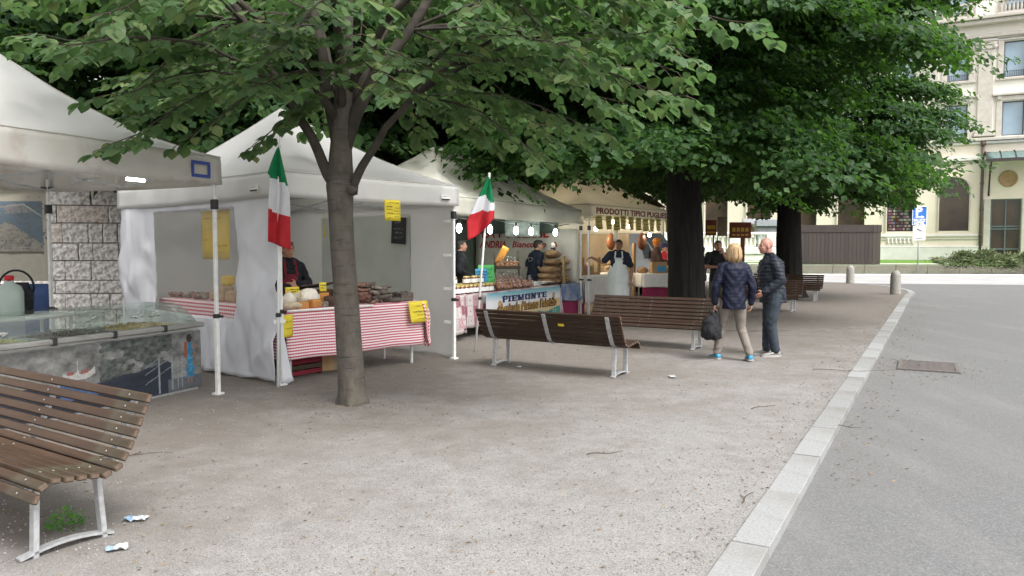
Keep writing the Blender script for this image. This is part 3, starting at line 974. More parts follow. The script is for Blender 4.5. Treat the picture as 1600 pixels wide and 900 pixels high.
def window(x, z0, z1, pediment):
    f = MB()
    for s in (-1, 1):
        f.box((x + s * .90, 0.06, (z0 + z1) / 2), (0.38, 0.14, z1 - z0 + 0.1), bev=0.02)
    f.box((x, 0.07, z1 + 0.22), (2.3, 0.16, 0.34), bev=0.02)
    f.box((x, 0.09, z0 - 0.14), (2.35, 0.24, 0.18), bev=0.02)
    if pediment:
        f.box((x, 0.13, z1 + 0.50), (2.7, 0.34, 0.16), bev=0.02)
        for s in (-1, 1): f.box((x + s * .9, 0.1, z1 + 0.27), (0.25, 0.26, 0.28), bev=0.02)
    w = f.build('window', M['trim_stone'], hotel)
    g = MB()
    for s in (-1, 1): g.box((x + s * .66, -0.22, (z0 + z1) / 2), (0.08, 0.1, z1 - z0))
    for z in (z0 + .04, z1 - .04): g.box((x, -0.22, z), (1.24, 0.09, 0.08))
    g.build('sash', M['window_frame'], w)
    g = MB(); g.box((x, -0.24, (z0 + z1) / 2), (1.26, 0.02, z1 - z0 - 0.1)); g.build('pane', M['window_glass'], w)
    if not pediment:
        r_ = MB()
        for k in range(9): r_.box((x - .56 + k * .14, -0.10, z0 + .22), (0.025, 0.025, 0.44))
        for z in (0.03, 0.45): r_.box((x, -0.10, z0 + z), (1.3, 0.03, 0.03))
        r_.build('railing', M['iron'], w)
for x in bays:
    window(x, 10.06, 12.6, True); window(x, 14.39, 17.03, False); window(x, 19.3, 22.0, False)
for k in range(-2, 10):                                    # pilasters
    x = -0.64 + BAY * (k + .5)
    p_ = MB(); p_.box((x, 0.10, 13.5), (1.0, 0.2, 6.3), bev=0.02); p_ = p_.build('pilaster', M['trim_stone'], hotel)
    c_ = MB(); c_.box((x, 0.16, 16.95), (1.3, 0.34, 0.2), bev=0.03); c_.box((x, 0.14, 16.68), (1.1, 0.28, 0.3), bev=0.04)
    for s in (-1, 1): c_.ellip((x + s * .52, 0.2, 16.72), (.2, .16, .2), None, 10, 6)
    c_.build('capital', M['trim_stone'], p_)
    b_ = MB(); b_.box((x, 0.15, 10.38), (1.25, 0.3, 0.22), bev=0.03); b_.box((x, 0.17, 10.16), (1.4, 0.36, 0.2), bev=0.03); b_.build('base', M['trim_stone'], p_)
for z, h, d, m_ in ((9.85, .22, .36, 'trim_stone'), (9.62, .2, .2, 'pale_stone'), (8.45, .3, .22, 'pale_stone'), (8.2, .14, .12, 'trim_stone'), (17.55, .3, .3, 'trim_stone'), (17.25, .16, .16, 'pale_stone'),
                  (18.5, .3, .7, 'trim_stone'), (18.8, .24, .9, 'trim_stone'), (2.62, .16, .14, 'pale_stone'), (2.36, .1, .1, 'trim_stone'), (1.75, .14, .18, 'pale_stone')):
    if z < 3:
        for a, b in ((XR, -1.75), (0.95, XL)):
            c_ = MB(); c_.box(((a + b) / 2, d / 2 - .01, z), (b - a, d, h), bev=0.03); c_.build('plinth_moulding', M[m_], hotel)
    else:
        c_ = MB(); c_.box(((XL + XR) / 2, d / 2 - .01, z), (XL - XR, d, h), bev=0.03); c_.build('string_course', M[m_], hotel)
c_ = MB(); c_.box((20.5, 0.08, 1.15), (39.0, 0.2, 1.05)); c_.build('plinth', M['pale_stone'], hotel)
for x in bays:                                             # balconies with balusters above the cornice
    bl = MB(); bl.box((x, 0.62, 19.9), (2.4, 0.22, 0.14)); bl.box((x, 0.62, 18.99), (2.4, 0.22, 0.13)); bal = bl.build('balcony', M['trim_stone'], hotel)
    if -6 < x < 6:
        for k in range(9):
            q = MB(); q.lathe([(.05, 0), (.06, .1), (.085, .3), (.045, .6), (.06, .76)], 7, (0, 0, 0)); q.build('baluster', M['trim_stone'], bal, (x - 1.0 + k * .25, 0.62, 19.06))
r_ = np.random.default_rng(5)
for k, x in enumerate(bays):                               # arched ground-floor windows
    if x < 1: continue
    n = 14
    poly = [(-1.0, -3.11), (1.0, -3.11)] + [(math.cos(a), math.sin(a)) for a in np.linspace(0, math.pi, n)]
    g = MB(); g.prism(poly, (x, -0.30, 6.1), (1, 0, 0), (0, 0, 1), -0.03); w = g.build('arched_window', M['dark_glass'], hotel)
    fr = MB()
    pts = [(-1.05, -3.11)] + [(-1.05 * math.cos(a), 1.05 * math.sin(a)) for a in np.linspace(0, math.pi, n)] + [(1.05, -3.11)]
    for a, b in zip(pts, pts[1:]): fr.bar((x + a[0], 0.03, 6.1 + a[1]), (x + b[0], 0.03, 6.1 + b[1]), 0.07, 0.2, (0, 1, 0))
    fr.build('surround', M['trim_stone'], w)
    if 6 < x < 7.5:
        cols = np.array([[.5, .05, .06], [.55, .35, .08], [.1, .25, .5], [.6, .55, .5], [.05, .05, .05], [.25, .35, .1], [.45, .1, .25]])
        def shelf(U, V, cols=cols, k=k):
            rr_ = np.random.default_rng(k)
            tab = rr_.integers(0, len(cols), (12, 14))
            c = cols[tab[(V * 11.99).astype(int), (U * 13.99).astype(int)]]
            edge = (V * 12 % 1 < .18) | (U * 3.5 % 1 < .06)
            c[edge] = (.04, .03, .03)
            c = c * .55 + c.mean(1, keepdims=True) * .25
            return c * (0.6 + 0.5 * vnoise(U, V, 20, 20, k)[:, None])
        color_grid('goods_display', 1.9, 2.9, 42, 36, shelf, M['print'] if 'print' in M else M.setdefault('print', attr_mat('printed_colours')), w, (x + .95, -0.27, 3.02), (0, 0, math.pi))
    if 6 < x < 7.5:
        bb = MB(); bb.box((x, 0.02, 2.48), (2.0, 0.14, 0.12)); bb.box((x, 0.02, 1.9), (2.0, 0.16, 0.12))
        for q in range(7): bb.lathe([(.06, 0), (.10, .16), (.055, .34), (.07, .46)], 7, (x - .86 + q * .287, 0.06, 1.96))
        tag(bb.build('balustrade_row', M['pale_stone'], w))
# entrance
for a, b in ((0.62, 1.05), (-1.8, -1.37)):
    q = MB(); q.box(((a + b) / 2, 0.09, 3.0), (b - a, 0.2, 4.7), bev=0.03); q.build('portal_jamb', M['trim_stone'], hotel)
q = MB(); q.box((-1.95, 0.12, 3.3), (0.28, 0.3, 4.9), bev=0.02); q.build('portal_pier', M['granite'], hotel)
d_ = MB()
for x in (-1.31, -0.38, 0.55): d_.box((x, -0.16, 3.12), (0.09, 0.14, 4.45))
for z in (0.98, 1.6, 3.1, 3.3, 5.3): d_.box((-0.38, -0.16, z), (1.76, 0.11, 0.11))
door = d_.build('door', mat('door_green', (0.13, 0.17, 0.17), rough=0.5), hotel)
q = MB(); q.box((-0.38, -0.20, 3.1), (1.84, 0.02, 4.3)); q.build('pane', M['dark_glass'], door)
q = MB(); q.ellip((-0.95, -1.2, 4.1), (.14, .14, .14), None, 12, 8); q.build('lit_lamp', emit_mat('warm_lamp', (1.0, 0.75, 0.4), 12), door)
q = MB(); q.box((0.05, -.35, 4.25), (0.75, .02, 1.7)); q.build('curtain', M['curtain_pale'], door)
q = MB(); q.lathe([(0.0, 0), (.62, 0), (.62, .06), (.55, .10), (.5, .05), (.0, .05)], 28); q.build('medallion', mat('medallion', (0.45, 0.30, 0.16), (0.36, 0.23, 0.12), 5, rough=0.7, bmp=0.5), hotel, (-0.47, 0.0, 6.85), (-math.pi / 2, 0, 0))
# glass canopy on iron ribs
cn = MB()
cn.grid(12, 4, lambda u, v: (1.1 - u * 5.4, 3.0 * v, 8.75 - 0.75 * v * v + 0.15 * math.sin(v * 3.1)))
can = cn.build('canopy', M['copper_glass'], hotel, solid=0.05)
for k in range(7):
    q = MB(); q.tube([(1.1 - k * .9, 3.0 * v, 8.80 - 0.75 * v * v + 0.15 * math.sin(v * 3.1)) for v in np.linspace(0, 1, 7)], 0.04, 6); q.build('rib', M['iron'], can)
q = MB(); q.bar((1.12, 3.0, 8.0), (-4.3, 3.0, 8.0), 0.08, 0.22); q.build('gutter', M['iron'], can)
q = MB(); q.tube([(0.75, 0.05, 5.6), (0.75, 0.25, 6.6), (0.75, 0.9, 7.5), (0.75, 2.2, 8.1)], 0.06, 6); q.tube([(0.75, 0.05, 7.9), (0.75, 0.5, 7.6), (0.75, 0.3, 7.0), (0.75, 0.1, 7.2)], 0.045, 6); q.build('bracket', M['iron'], can)
q = MB(); q.tube([(1.21, 0.14, 0.95), (1.21, 0.14, 9.5)], 0.10, 10); q.ellip((1.21, 0.16, 9.55), (.2, .2, .24), None, 12, 8)
for z in (2.6, 4.5, 6.5, 8.45): q.lathe([(.13, 0), (.13, .12)], 10, (1.21, 0.14, z))
q.build('downpipe', M['downpipe'], hotel)
# roof slab so that the building closes
q = MB(); q.box((15.5, -6, 24.8), (50, 13, 0.6)); q.build('roof', M['trim_stone'], hotel)
for x in (XL, XR):
    q = MB(); q.box((x - 0.25 * (1 if x > 0 else -1), -6.4, 12.5), (0.48, 11.7, 24)); q.build('side_wall', M['stucco'], hotel)

# terrace balustrade at the left end of the hotel
TB = Frame(11.0, 56.5, R(-6))
ter = thing('terrace_balustrade', 'pale stone terrace wall with a row of balusters far beyond the benches', 'balustrade', TB.w(0, 0), TB.a)
q = MB()
for z0, z1, d in ((0.3, 0.75, .9), (0.78, 1.2, .6), (1.22, 1.5, .8), (1.52, 1.75, .5)):
    q.box((5, 0, (z0 + z1) / 2), (11, d, z1 - z0), bev=0.04)
q.build('terrace_base', M['pale_stone'], ter)
q = MB(); q.box((5, 0, 2.72), (11, 0.45, 0.2), bev=0.04); q.build('rail', M['pale_stone'], ter)
bm_ = MB(); bm_.lathe([(.08, 0), (.08, .06), (.06, .1), (.12, .3), (.055, .62), (.08, .72), (.08, .82)], 8); bme = bm_.mesh('baluster', M['pale_stone'])
for k in range(5):
    q = MB(); q.box((0, 0, 2.2), (0.75, 0.5, 0.84), bev=0.03); q.build('pedestal', M['pale_stone'], ter, (k * 2.6, 0, 0))
    for j in range(6):
        if k < 4: share('baluster', bme, ter, (k * 2.6 + .55 + j * .3, 0, 1.78))

# curved plank enclosure on the lawn
en = thing('plank_enclosure', 'dark brown enclosure of vertical planks with a rounded end on the lawn', 'enclosure', (0, 0, 0))
path = [Vector((17.7 + 0.245 * k, 49.9 - 0.03 * k, 0)) for k in range(23)]
c0 = path[-1]; a0 = -math.pi / 2
path += [c0 + Vector((math.cos(a0 + k * .32) * .8, math.sin(a0 + k * .32) * .8 + .8, 0)) for k in range(1, 8)]
path += [path[-1] + Vector((-.06, .245 * k, 0)) for k in range(1, 6)]
for i, (a, b) in enumerate(zip(path, path[1:])):
    L = (b - a).length
    mb = MB(); mb.box((L / 2, 0.02, 1.02), (L - .006, 0.06, 2.04), bev=0.006)
    mb.build('plank', M['plank_brown' if (i * 7) % 5 else 'plank_dark'], en, (a.x, a.y, 0.65), math.atan2((b - a).y, (b - a).x))
mb = MB()
for a, b in zip(path, path[1:]):
    mb.bar((a.x, a.y, 2.92), (b.x, b.y, 2.92), 0.12, 0.46)
mb.build('top_band', M['band_brown'], en)

# bollards
bo = thing('bollard', 'weathered round topped stone bollard at the end of the kerb', 'bollard', (13.75, 27.5, 0), 0, 'stone bollards at the corner')
q = MB(); q.lathe([(.185, -0.05), (.18, .05), (.178, .62), (.165, .72), (.13, .80), (.07, .85), (0.0, .86)], 20); q.build('shaft', M['bollard_stone'], bo)
copy_thing(bo, (15.95, 36.2, 0), 0.7, 'paler stone bollard further back by the cross street')

# parking sign
ps = thing('parking_sign', 'blue parking sign above a white notice on a thin pole by the low wall', 'road sign', (26.2, 49.6, 0), R(-3))
q = MB(); q.tube([(0, 0, 0), (0, 0, 4.45)], 0.045, 10); q.build('pole', M['steel'], ps)
q = MB(); q.box((0, -0.06, 3.74), (0.92, 0.03, 1.22), bev=0.01); pl = q.build('blue_panel', M['sign_blue'], ps)
q = MB()
for (cx, cz, sx, sz) in ((0, 4.33, .9, .03), (0, 3.15, .9, .03), (-.44, 3.74, .03, 1.16), (.44, 3.74, .03, 1.16), (0, 3.53, .86, .02)): q.box((cx, -0.08, cz), (sx, .006, sz))
q.bar((-.26, -.08, 3.66), (.12, -.08, 3.66), .006, .07, (0, 0, 1)); q.prism([(0, -.10), (.22, 0), (0, .10)], (.10, -.077, 3.66), (1, 0, 0), (0, 0, 1), .006)
q.build('arrow_border', M['white_paint'], pl)
put_text('lettering', 'P', 0.74, M['white_paint'], pl, (-.04, -0.082, 4.00), (math.pi / 2, 0, 0), 0.42, 0.03)
put_text('lettering', 'PALACE', 0.21, M['white_paint'], pl, (0, -0.082, 3.425), (math.pi / 2, 0, 0), 0.72, 0.008)
put_text('lettering', 'HOTEL', 0.21, M['white_paint'], pl, (0, -0.082, 3.25), (math.pi / 2, 0, 0), 0.66, 0.008)
q = MB(); q.box((0, -0.06, 2.62), (0.80, 0.03, 0.92), bev=0.01); wp = q.build('white_panel', M['white_paint'], ps)
q = MB()
for (cx, cz, sx, sz) in ((0, 2.97, .44, .02), (0, 2.72, .44, .02), (-.22, 2.85, .02, .25), (.22, 2.85, .02, .25)): q.box((cx, -.08, cz), (sx, .006, sz))
q.prism([(-.17, .05), (-.08, .07), (.02, 0), (.17, -.04), (.16, -.08), (0, -.07), (-.1, -.01)], (0, -.078, 2.85), (1, 0, 0), (0, 0, 1), .006)
scribble(q, -.3, 2.58, .6, .07, 16, random.Random(2), 0, -.08, .02); scribble(q, -.2, 2.42, .4, .07, 10, random.Random(4), 0, -.08, .02)
q.box((0, -.08, 2.27), (.40, .006, .045))
q.build('lettering', M['ink'], wp)

# distant boards and a kiosk behind the far bench
for (x, y, w, h, z, m_, lb) in ((7.75, 30, .42, .6, 2.45, 'sign_brown', 'red brown menu board with yellow price squares just right of the thick dark trunk'),
                               (8.95, 30.2, .85, .62, 2.36, 'sign_brown', 'wide red brown board on a red post between the two dark trunks')):
    t = thing('notice_board', lb, 'board', (x, y, 0))
    q = MB(); q.box((0, 0, z), (w, .05, h), bev=.01); q.build('board', M[m_], t)
    q = MB(); q.box((.12, .06, z / 2), (.16 if w > .6 else .05, .05, z)); q.build('post', M[m_], t)
    q = MB()
    for k in range(4): q.box((-w * .3 + w * .2 * k, -.03, z + .02), (w * .14, .006, h * .24)); q.box((-w * .3 + w * .2 * k, -.03, z - h * .3), (w * .14, .006, h * .1))
    q.build('price_square', M['yellow_dull'], t)
t = thing('tan_board', 'plain tan board on two thin legs beside the red brown menu board', 'board', (8.22, 30.1, 0))
q = MB(); q.box((0, 0, 2.5), (.38, .04, .75), bev=.01); q.build('board', M['tan_board'], t)
for s in (-1, 1):
    q = MB(); q.box((s * .17, .03, 1.1), (.03, .03, 2.2)); q.build('leg', M['tan_board'], t)
t = thing('grey_kiosk', 'small grey kiosk with a curved awning behind the terrace balusters', 'kiosk', (19.8, 60.0, .9), R(-8))
q = MB(); q.box((0, 0, 1.2), (1.6, 1.4, 2.4), bev=.03); q.build('cabin', mat('kiosk_grey', (0.22, 0.23, 0.25), rough=.5), t)
q = MB(); q.box((0, -.05, 2.7), (1.8, 1.7, .55), bev=.05); q.build('roof', mat('kiosk_roof', (0.32, 0.34, 0.37), rough=.5), t)
q = MB(); q.grid(6, 5, lambda u, v: (-1.9 + u * 1.0, -.8 + .5 * v, 2.6 + .45 * math.sin(v * 1.5))); q.build('awning', mat('awning_grey', (0.30, .31, .32), rough=.7), t, solid=.02)
q = MB(); q.box((0, -.71, 1.4), (1.2, .02, 1.2)); q.build('shutter', M['steel'], t)

# ------------------------------------------------------------------ old stone wall behind the first stall
WF = Frame(-14.5, 15.0, R(6))
sw = thing('stone_wall', 'old grey ashlar wall of rough hewn blocks behind the food counter', 'wall', WF.w(0, 0), WF.a)
q = MB(); q.box((5, 0.31, 2.05), (10.0, 0.55, 4.1)); q.build('mortar_core', M['mortar'], sw)
rr = random.Random(12)
z = 0.0
course = 0
while z < 3.95:
    h = rr.choice([.27, .33, .36, .40, .22])
    if z + h > 4.1: h = 4.1 - z
    x = -rr.uniform(0, .3)
    while x < 10:
        w = rr.choice([.28, .36, .5, .62, .85, 1.0])
        x1 = min(x + w, 10.0)
        if x1 - x > .12:
            jz = rr.uniform(0, .018)
            mb = MB()
            hw, hh, dp = (x1 - x) / 2 - .006, h / 2 - .006 - rr.uniform(0, .008), .16
            # rough hewn face: a 4x3 grid pushed in and out, edges drawn back
            def fc(u, v, s=rr.random() * 50, hw=hw, hh=hh):
                e = min(min(u, 1 - u) * 2 * hw, min(v, 1 - v) * 2 * hh)
                k = 0.0 if e < 1e-6 else .014 + .026 * mnoise.noise(Vector((u * hw * 16 + s, v * hh * 16, s)))
                ex = 1 + .035 * (mnoise.noise(Vector((u * 4 + s, v * 4, 1))) - .3)
                return ((2 * u - 1) * hw * ex, -k, (2 * v - 1) * hh * ex)
            mb.grid(7, 5, fc, smooth=False)
            mb.add([(-hw, 0, -hh), (hw, 0, -hh), (hw, 0, hh), (-hw, 0, hh), (-hw, dp, -hh), (hw, dp, -hh), (hw, dp, hh), (-hw, dp, hh)], [(0, 4, 5, 1), (1, 5, 6, 2), (2, 6, 7, 3), (3, 7, 4, 0)])
            mb.build('stone', M['stone' if rr.random() < .95 else 'stone_warm'], sw, ((x + x1) / 2, 0.01 - jz, z + h / 2))
        x = x1
    z += h
    course += 1

# ------------------------------------------------------------------ market tents
M.setdefault('print', attr_mat('printed_colours', 0.5))
M['seam'] = mat('seam', (0.52, 0.50, 0.46), (0.42, 0.40, 0.36), 5, rough=.7)
T1 = Frame(-4.49, 5.84, math.atan2(.92, .39))
T2 = Frame(-2.78, 9.21, math.atan2(2.17, 1.91))
T3 = Frame(-1.25, 13.2, math.atan2(.88, .47))
T4 = Frame(1.85, 18.5, math.atan2(.809, .588))

def tent(label, F, W, D, m, zt=2.56, zb=2.26, apex=3.75, ridge=0.0, seed=1, conc=None, poles=((0, 0), (1, 0), (0, 1), (1, 1)), pole_m='pole_white'):
    t = thing('market_tent', label, 'tent', F.w(0, 0), F.a, 'peaked market tents in a row')
    s = seed * 7.7
    e = 0.05
    def roof(u, v):
        x, y = -e + u * (W + 2 * e), -e + v * (D + 2 * e)
        dx = min(u, 1 - u) * 2 * W / max(W - ridge, .1)
        dy = min(v, 1 - v) * 2
        h = max(0, min(dx, dy, 1))
        k = (.60 * h + .40 * h ** 2.0) if conc is None else (1 - conc) * h + conc * h ** 2
        if h > .93: k = k - (h - .93) * .25
        w = .010 * mnoise.noise(Vector((x * 1.1 + s, y * 1.1, s))) + .003 * mnoise.noise(Vector((x * 5 + s, y * 5, s)))
        sag = -.085 * math.sin(math.pi * h) * min(1, abs(dx - dy) * 1.8) 
        return (x, y, zt + (apex - zt) * k + w * min(1, h * 3) + sag)
    mb = MB(); NR = 40
    vs_ = [roof(i / NR, j / NR) for j in range(NR + 1) for i in range(NR + 1)]
    fs = []
    for j in range(NR):
        for i in range(NR):
            q0 = j * (NR + 1) + i
            a, b, c, d = q0, q0 + 1, q0 + NR + 2, q0 + NR + 1
            fs += [(a, b, c), (a, c, d)] if (i - NR / 2 + .5) * (j - NR / 2 + .5) > 0 else [(a, b, d), (b, c, d)]
    mb.add(vs_, fs, 0, True)
    mb.build('roof', M['tarp_cream' if m == 'tarp_cream' else 'tarp_roof'], t, solid=.004)
    sm_ = MB()
    for (u0, v0, u1, v1) in ((0, 0, 1, 0), (1, 0, 1, 1), (1, 1, 0, 1), (0, 1, 0, 0)):
        sm_.tube([Vector(roof(u0 + (u1 - u0) * q_, v0 + (v1 - v0) * q_)) + Vector((0, 0, .004)) for q_ in np.linspace(0, 1, 12)], .008, 5)
    if not ridge:
        for (u0, v0) in ((0, 0), (1, 0), (1, 1), (0, 1)):
            sm_.tube([Vector(roof(u0 + (.5 - u0) * q_, v0 + (.5 - v0) * q_)) + Vector((0, 0, .003)) for q_ in np.linspace(0, 1, 22)], .007, 5)
    tag(sm_.build('seam', M['seam'], t), kind='stuff')
    def val(p0, p1, nrm, ph):
        L = math.hypot(p1[0] - p0[0], p1[1] - p0[1])
        n = max(8, int(L * 9))
        def f(u, v):
            x, y = p0[0] + (p1[0] - p0[0]) * u, p0[1] + (p1[1] - p0[1]) * u
            k = (.012 * math.sin(u * L * 5 + ph) + .014 * mnoise.noise(Vector((u * L * 2.3, v * 1.5, ph + s)))) * v + (.006 if v > .05 else 0)
            dz = -.03 * math.sin(math.pi * u) * v + .01 * mnoise.noise(Vector((u * L * 1.5, ph, s)))
            return (x + nrm[0] * k, y + nrm[1] * k, zt + .004 - v * (zt - zb) + dz * v)
        mb = MB(); mb.grid(n, 5, f)
        return mb.build('valance', M[m], t, solid=.004)
    vals = [val((-e, -e), (W + e, -e), (0, -1), 0.3), val((W + e, -e), (W + e, D + e), (1, 0), 1.1), val((W + e, D + e), (-e, D + e), (0, 1), 2.2), val((-e, D + e), (-e, -e), (-1, 0), 3.3)]
    for (i, j) in poles:
        px, py = i * W, j * D
        mb = MB(); mb.box((0, 0, 1.26), (.038, .038, 2.50), bev=.004); mb.box((0, 0, .45), (.046, .046, .88), bev=.004); mb.box((0, 0, .012), (.10, .10, .024), bev=.004)
        p = mb.build('pole', M[pole_m], t, (px, py, 0))
        mb = MB(); mb.box((0, 0, .89), (.062, .062, .05), bev=.008); mb.box((0.03, -.045, .885), (.03, .04, .03), bev=.006); mb.build('clamp', M['black_plastic'], p)
        mb = MB(); mb.box((0, 0, 2.14), (.07, .07, .11), bev=.01); mb.build('slider_bracket', M['black_plastic'], p)
    def truss(p0, p1):
        a, b = Vector((*p0, 0)), Vector((*p1, 0))
        n = max(2, int(round((b - a).length / 1.5)))
        mb = MB()
        for k in range(n):
            q0, q1 = a + (b - a) * (k / n), a + (b - a) * ((k + 1) / n)
            mb.bar(q0 + Vector((0, 0, zb + .01)), q1 + Vector((0, 0, zt - .07)), .012, .024)
            mb.bar(q0 + Vector((0, .014, zt - .07)), q1 + Vector((0, .014, zb + .01)), .012, .024)
        mb.build('scissor_bar', M['steel'], t)
    i_ = .03
    truss((i_, i_), (W - i_, i_)); truss((i_, D - i_), (W - i_, D - i_)); truss((i_, .06), (i_, D - .06)); truss((W - i_, .06), (W - i_, D - .06))
    return t, vals

def sheet_wall(name, m, parent, ys, zs, place, skip=None, amp=.02, s=0.0, flare=0.0, bottom=0.0):
    """hanging side sheet; place(y, z, off) -> local point"""
    mb = MB()
    idx = {}
    vs_ = []
    for j, z in enumerate(zs):
        for i, y in enumerate(ys):
            tz = (z - zs[0]) / (zs[-1] - zs[0])
            o = amp * (1.2 * mnoise.noise(Vector((y * 1.1 + s, z * .9, s))) + .7 * mnoise.noise(Vector((y * 2.2 + z * 2.0 + s, z * 1.1 - y, s))) + .40 * mnoise.noise(Vector((y * 6 + z * 2.5 + s, z * 1.6, s))))
            rg = abs(mnoise.noise(Vector((y * 1.5 + z * .9 + s, z * .8 - y * .35, s + 3))))
            o += amp * .55 * max(0, 1 - rg * 5) - amp * .3 * max(0, 1 - abs(mnoise.noise(Vector((y * 2.1 - z * 1.2 + s, z * .9, s + 7)))) * 6)
            o *= math.sin(math.pi * min(1, max(.08, (1 - tz) * 1.6)) / 2) + .15
            o += flare * max(0, .35 - tz) ** 2 * 4
            zz = z + (bottom * mnoise.noise(Vector((y * 2.5 + s, 3.3, s))) if j == 0 else 0)
            idx[(i, j)] = len(vs_)
            vs_.append(place(y, zz, o))
    fs = []
    for j in range(len(zs) - 1):
        for i in range(len(ys) - 1):
            cy_, cz_ = (ys[i] + ys[i + 1]) / 2, (zs[j] + zs[j + 1]) / 2
            if skip and skip[0] < cy_ < skip[1] and skip[2] < cz_ < skip[3]: continue
            fs.append((idx[(i, j)], idx[(i + 1, j)], idx[(i + 1, j + 1)], idx[(i, j + 1)]))
    mb.add(vs_, fs, 0, True)
    return mb.build(name, m, parent, solid=.003)

def cuts(a, b, n, *extra):
    return sorted(set([round(x, 4) for x in np.linspace(a, b, n)] + list(extra)))

# ---- first tent (cut by the left edge of the view)
t1, v1 = tent('nearest white market tent with stained valance and blue square emblem over the food counter', T1, 3.0, 2.7, 'tarp_dirty', 2.66, 2.36, 3.62, 0, 1, .62, pole_m='pole')
q = MB()
for (x, z, w, h) in ((2.74, 2.57, .26, .035), (2.74, 2.43, .26, .035), (2.625, 2.50, .035, .11), (2.855, 2.50, .035, .11)): q.box((x, -.075, z), (w, .006, h))
q.build('emblem', M['blue_print'], t1)
q = MB(); q.tube([(2.2, .4, 2.37), (2.42, .4, 2.37)], .018, 8); q.build('lamp_tube', emit_mat('tube_lamp', (0.85, 1.0, 0.92), 6), t1)
q = MB()
q.tube([(2.95, 2.66, 2.0), (2.2, 2.0, 2.14), (1.2, 1.2, 2.02), (0.2, .6, 2.12)], .008, 5); q.build('cable', M['white_paint'], t1)

ct = thing('display_counter', 'glass topped food counter with a harbour photograph along its front', 'counter', T1.w(0.22, .46), T1.a)
q = MB(); q.box((1.5, .44, .37), (3.0, .84, .66), bev=.01); q.box((1.5, .40, .02), (2.94, .74, .04)); q.build('body', M['steel'], ct)
def harbour(U, V):
    rock = .30 + .55 * (vnoise(U, V, 22, 7, 3, 5) - .5)
    c = np.stack([rock, rock * 1.0, rock * .97], 1)
    dark = vnoise(U, V, 12, 4, 8, 4)
    bush = (U > .55) & (U < .86) & (V > .36) & (dark > .42)
    c[bush] = np.stack([.10 + .35 * (vnoise(U, V, 50, 20, 4, 3) - .35)] * 3, 1)[bush] * np.array([.9, 1.0, .95])
    shore = .46 + .06 * np.sin(U * 9) + .1 * (vnoise(U, V, 10, 2, 5) - .5)
    water = (V < shore) & (U < .86)
    wv = .018 + .04 * vnoise(U, V, 10, 30, 9)
    c[water] = np.stack([wv * .7, wv * .95, wv * 1.6], 1)[water]
    refl = water & (abs(U - .475) < .07) & (V > .20)
    c[refl] = (np.stack([.05 + .10 * vnoise(U, V, 60, 12, 6), .12 + .14 * vnoise(U, V, 60, 12, 7), .28 + .22 * vnoise(U, V, 60, 12, 6)], 1))[refl]
    for (x0, x1, y0, tilt) in ((.415, .475, .50, .10), (.46, .535, .47, .75)):
        k = (U - x0) / (x1 - x0)
        hull = (k > 0) & (k < 1) & (V > y0 + tilt * (U - x0) - .01 + .03 * (2 * k - 1) ** 2) & (V < y0 + .075 + tilt * (U - x0) + .05 * (2 * k - 1) ** 2)
        c[hull] = (.74, .72, .70)
        cabin = (k > .3) & (k < .7) & (V > y0 + .07 + tilt * (U - x0)) & (V < y0 + .125 + tilt * (U - x0))
        c[cabin] = (.48, .16, .14)
    c[(abs(U - .47) < .0022) & (V > .52) & (V < .78)] = (.6, .6, .6)
    quay = (U > .84) & (V < .22 + .1 * (U - .84))
    c[quay] = (.17, .18, .20)
    for x in (.80, .86, .885, .905):
        c[(abs(U - x) < .0022) & (V < .62 - (x - .80) * .2) & (V > .02 + (x - .8) * .3)] = (.40, .44, .48)
    for k in (0., .16, .28):
        rope = abs(V - (.18 + k + (U - .72) * 1.9)) < .007
        c[rope & (U > .735) & (U < .86)] = (.36, .40, .44)
    w = U - .945
    c[(abs(w) < .011 + .010 * np.clip((.62 - V) / .4, 0, 1) + .004 * np.sin(V * 40)) & (V > .20) & (V < .80)] = (.04, .27, .50)
    c[(abs(w) < .012) & (V > .30) & (V < .60) & (vnoise(U, V, 90, 30, 2) > .5)] = (.10, .42, .70)
    c[(abs(w + .021 + .012 * (V - .7)) < .008) & (V > .56) & (V < .83)] = (.42, .13, .09)
    c[(w > .017) & (w < .026) & (V > .42) & (V < .80)] = (.38, .22, .15)
    c[((w + .003) / .013) ** 2 + ((V - .885) / .075) ** 2 < 1] = (.035, .028, .025)
    c[((abs(w + .008) < .004) | (abs(w - .007) < .004)) & (V > .10) & (V <= .22)] = (.38, .24, .18)
    c = c * (.72 + .55 * vnoise(U, V, 120, 36, 21, 2))[:, None]
    return c * .5
color_grid('photo_panel', 3.0, .66, 250, 72, harbour, M['print'], ct, (0, 0.008, .03), warp=lambda u, v: -.006 * np.sin(u * 21) * np.sin(v * 3.1))
q = MB(); q.box((1.5, -.03, .765), (2.98, .10, .055), bev=.012); rail = q.build('front_rail', M['alu'], ct)
for x in (.35, 1.12, 1.78, 2.42):
    q = MB(); q.box((x, -.055, .765), (.055, .065, .075), bev=.01); q.build('rail_joint', M['black_plastic'], rail)
q = MB(); q.box((1.5, .44, .708), (2.94, .80, .016)); q.build('worktop', M['pale_stone'], ct)
q = MB(); q.grid(12, 4, lambda u, v: (.02 + u * 2.9, -.03 + .36 * v, .80 + .20 * math.sin(v * math.pi / 2))); q.build('front_glass', M['glass'], ct, solid=.006)
q = MB(); q.box((1.47, .57, 1.005), (2.9, .48, .008)); q.build('top_glass', M['glass'], ct)
q = MB(); q.add([(2.92, -.02, .80), (2.92, .81, .72), (2.92, .81, 1.0), (2.92, .33, 1.0), (2.92, .12, .92)], [(0, 1, 2, 3, 4)]); q.build('end_glass', M['glass'], ct, solid=.006)
for x in (1.12, 2.0):
    q = MB(); q.box((x, .57, .86), (.012, .46, .28)); q.build('divider', M['glass'], ct)
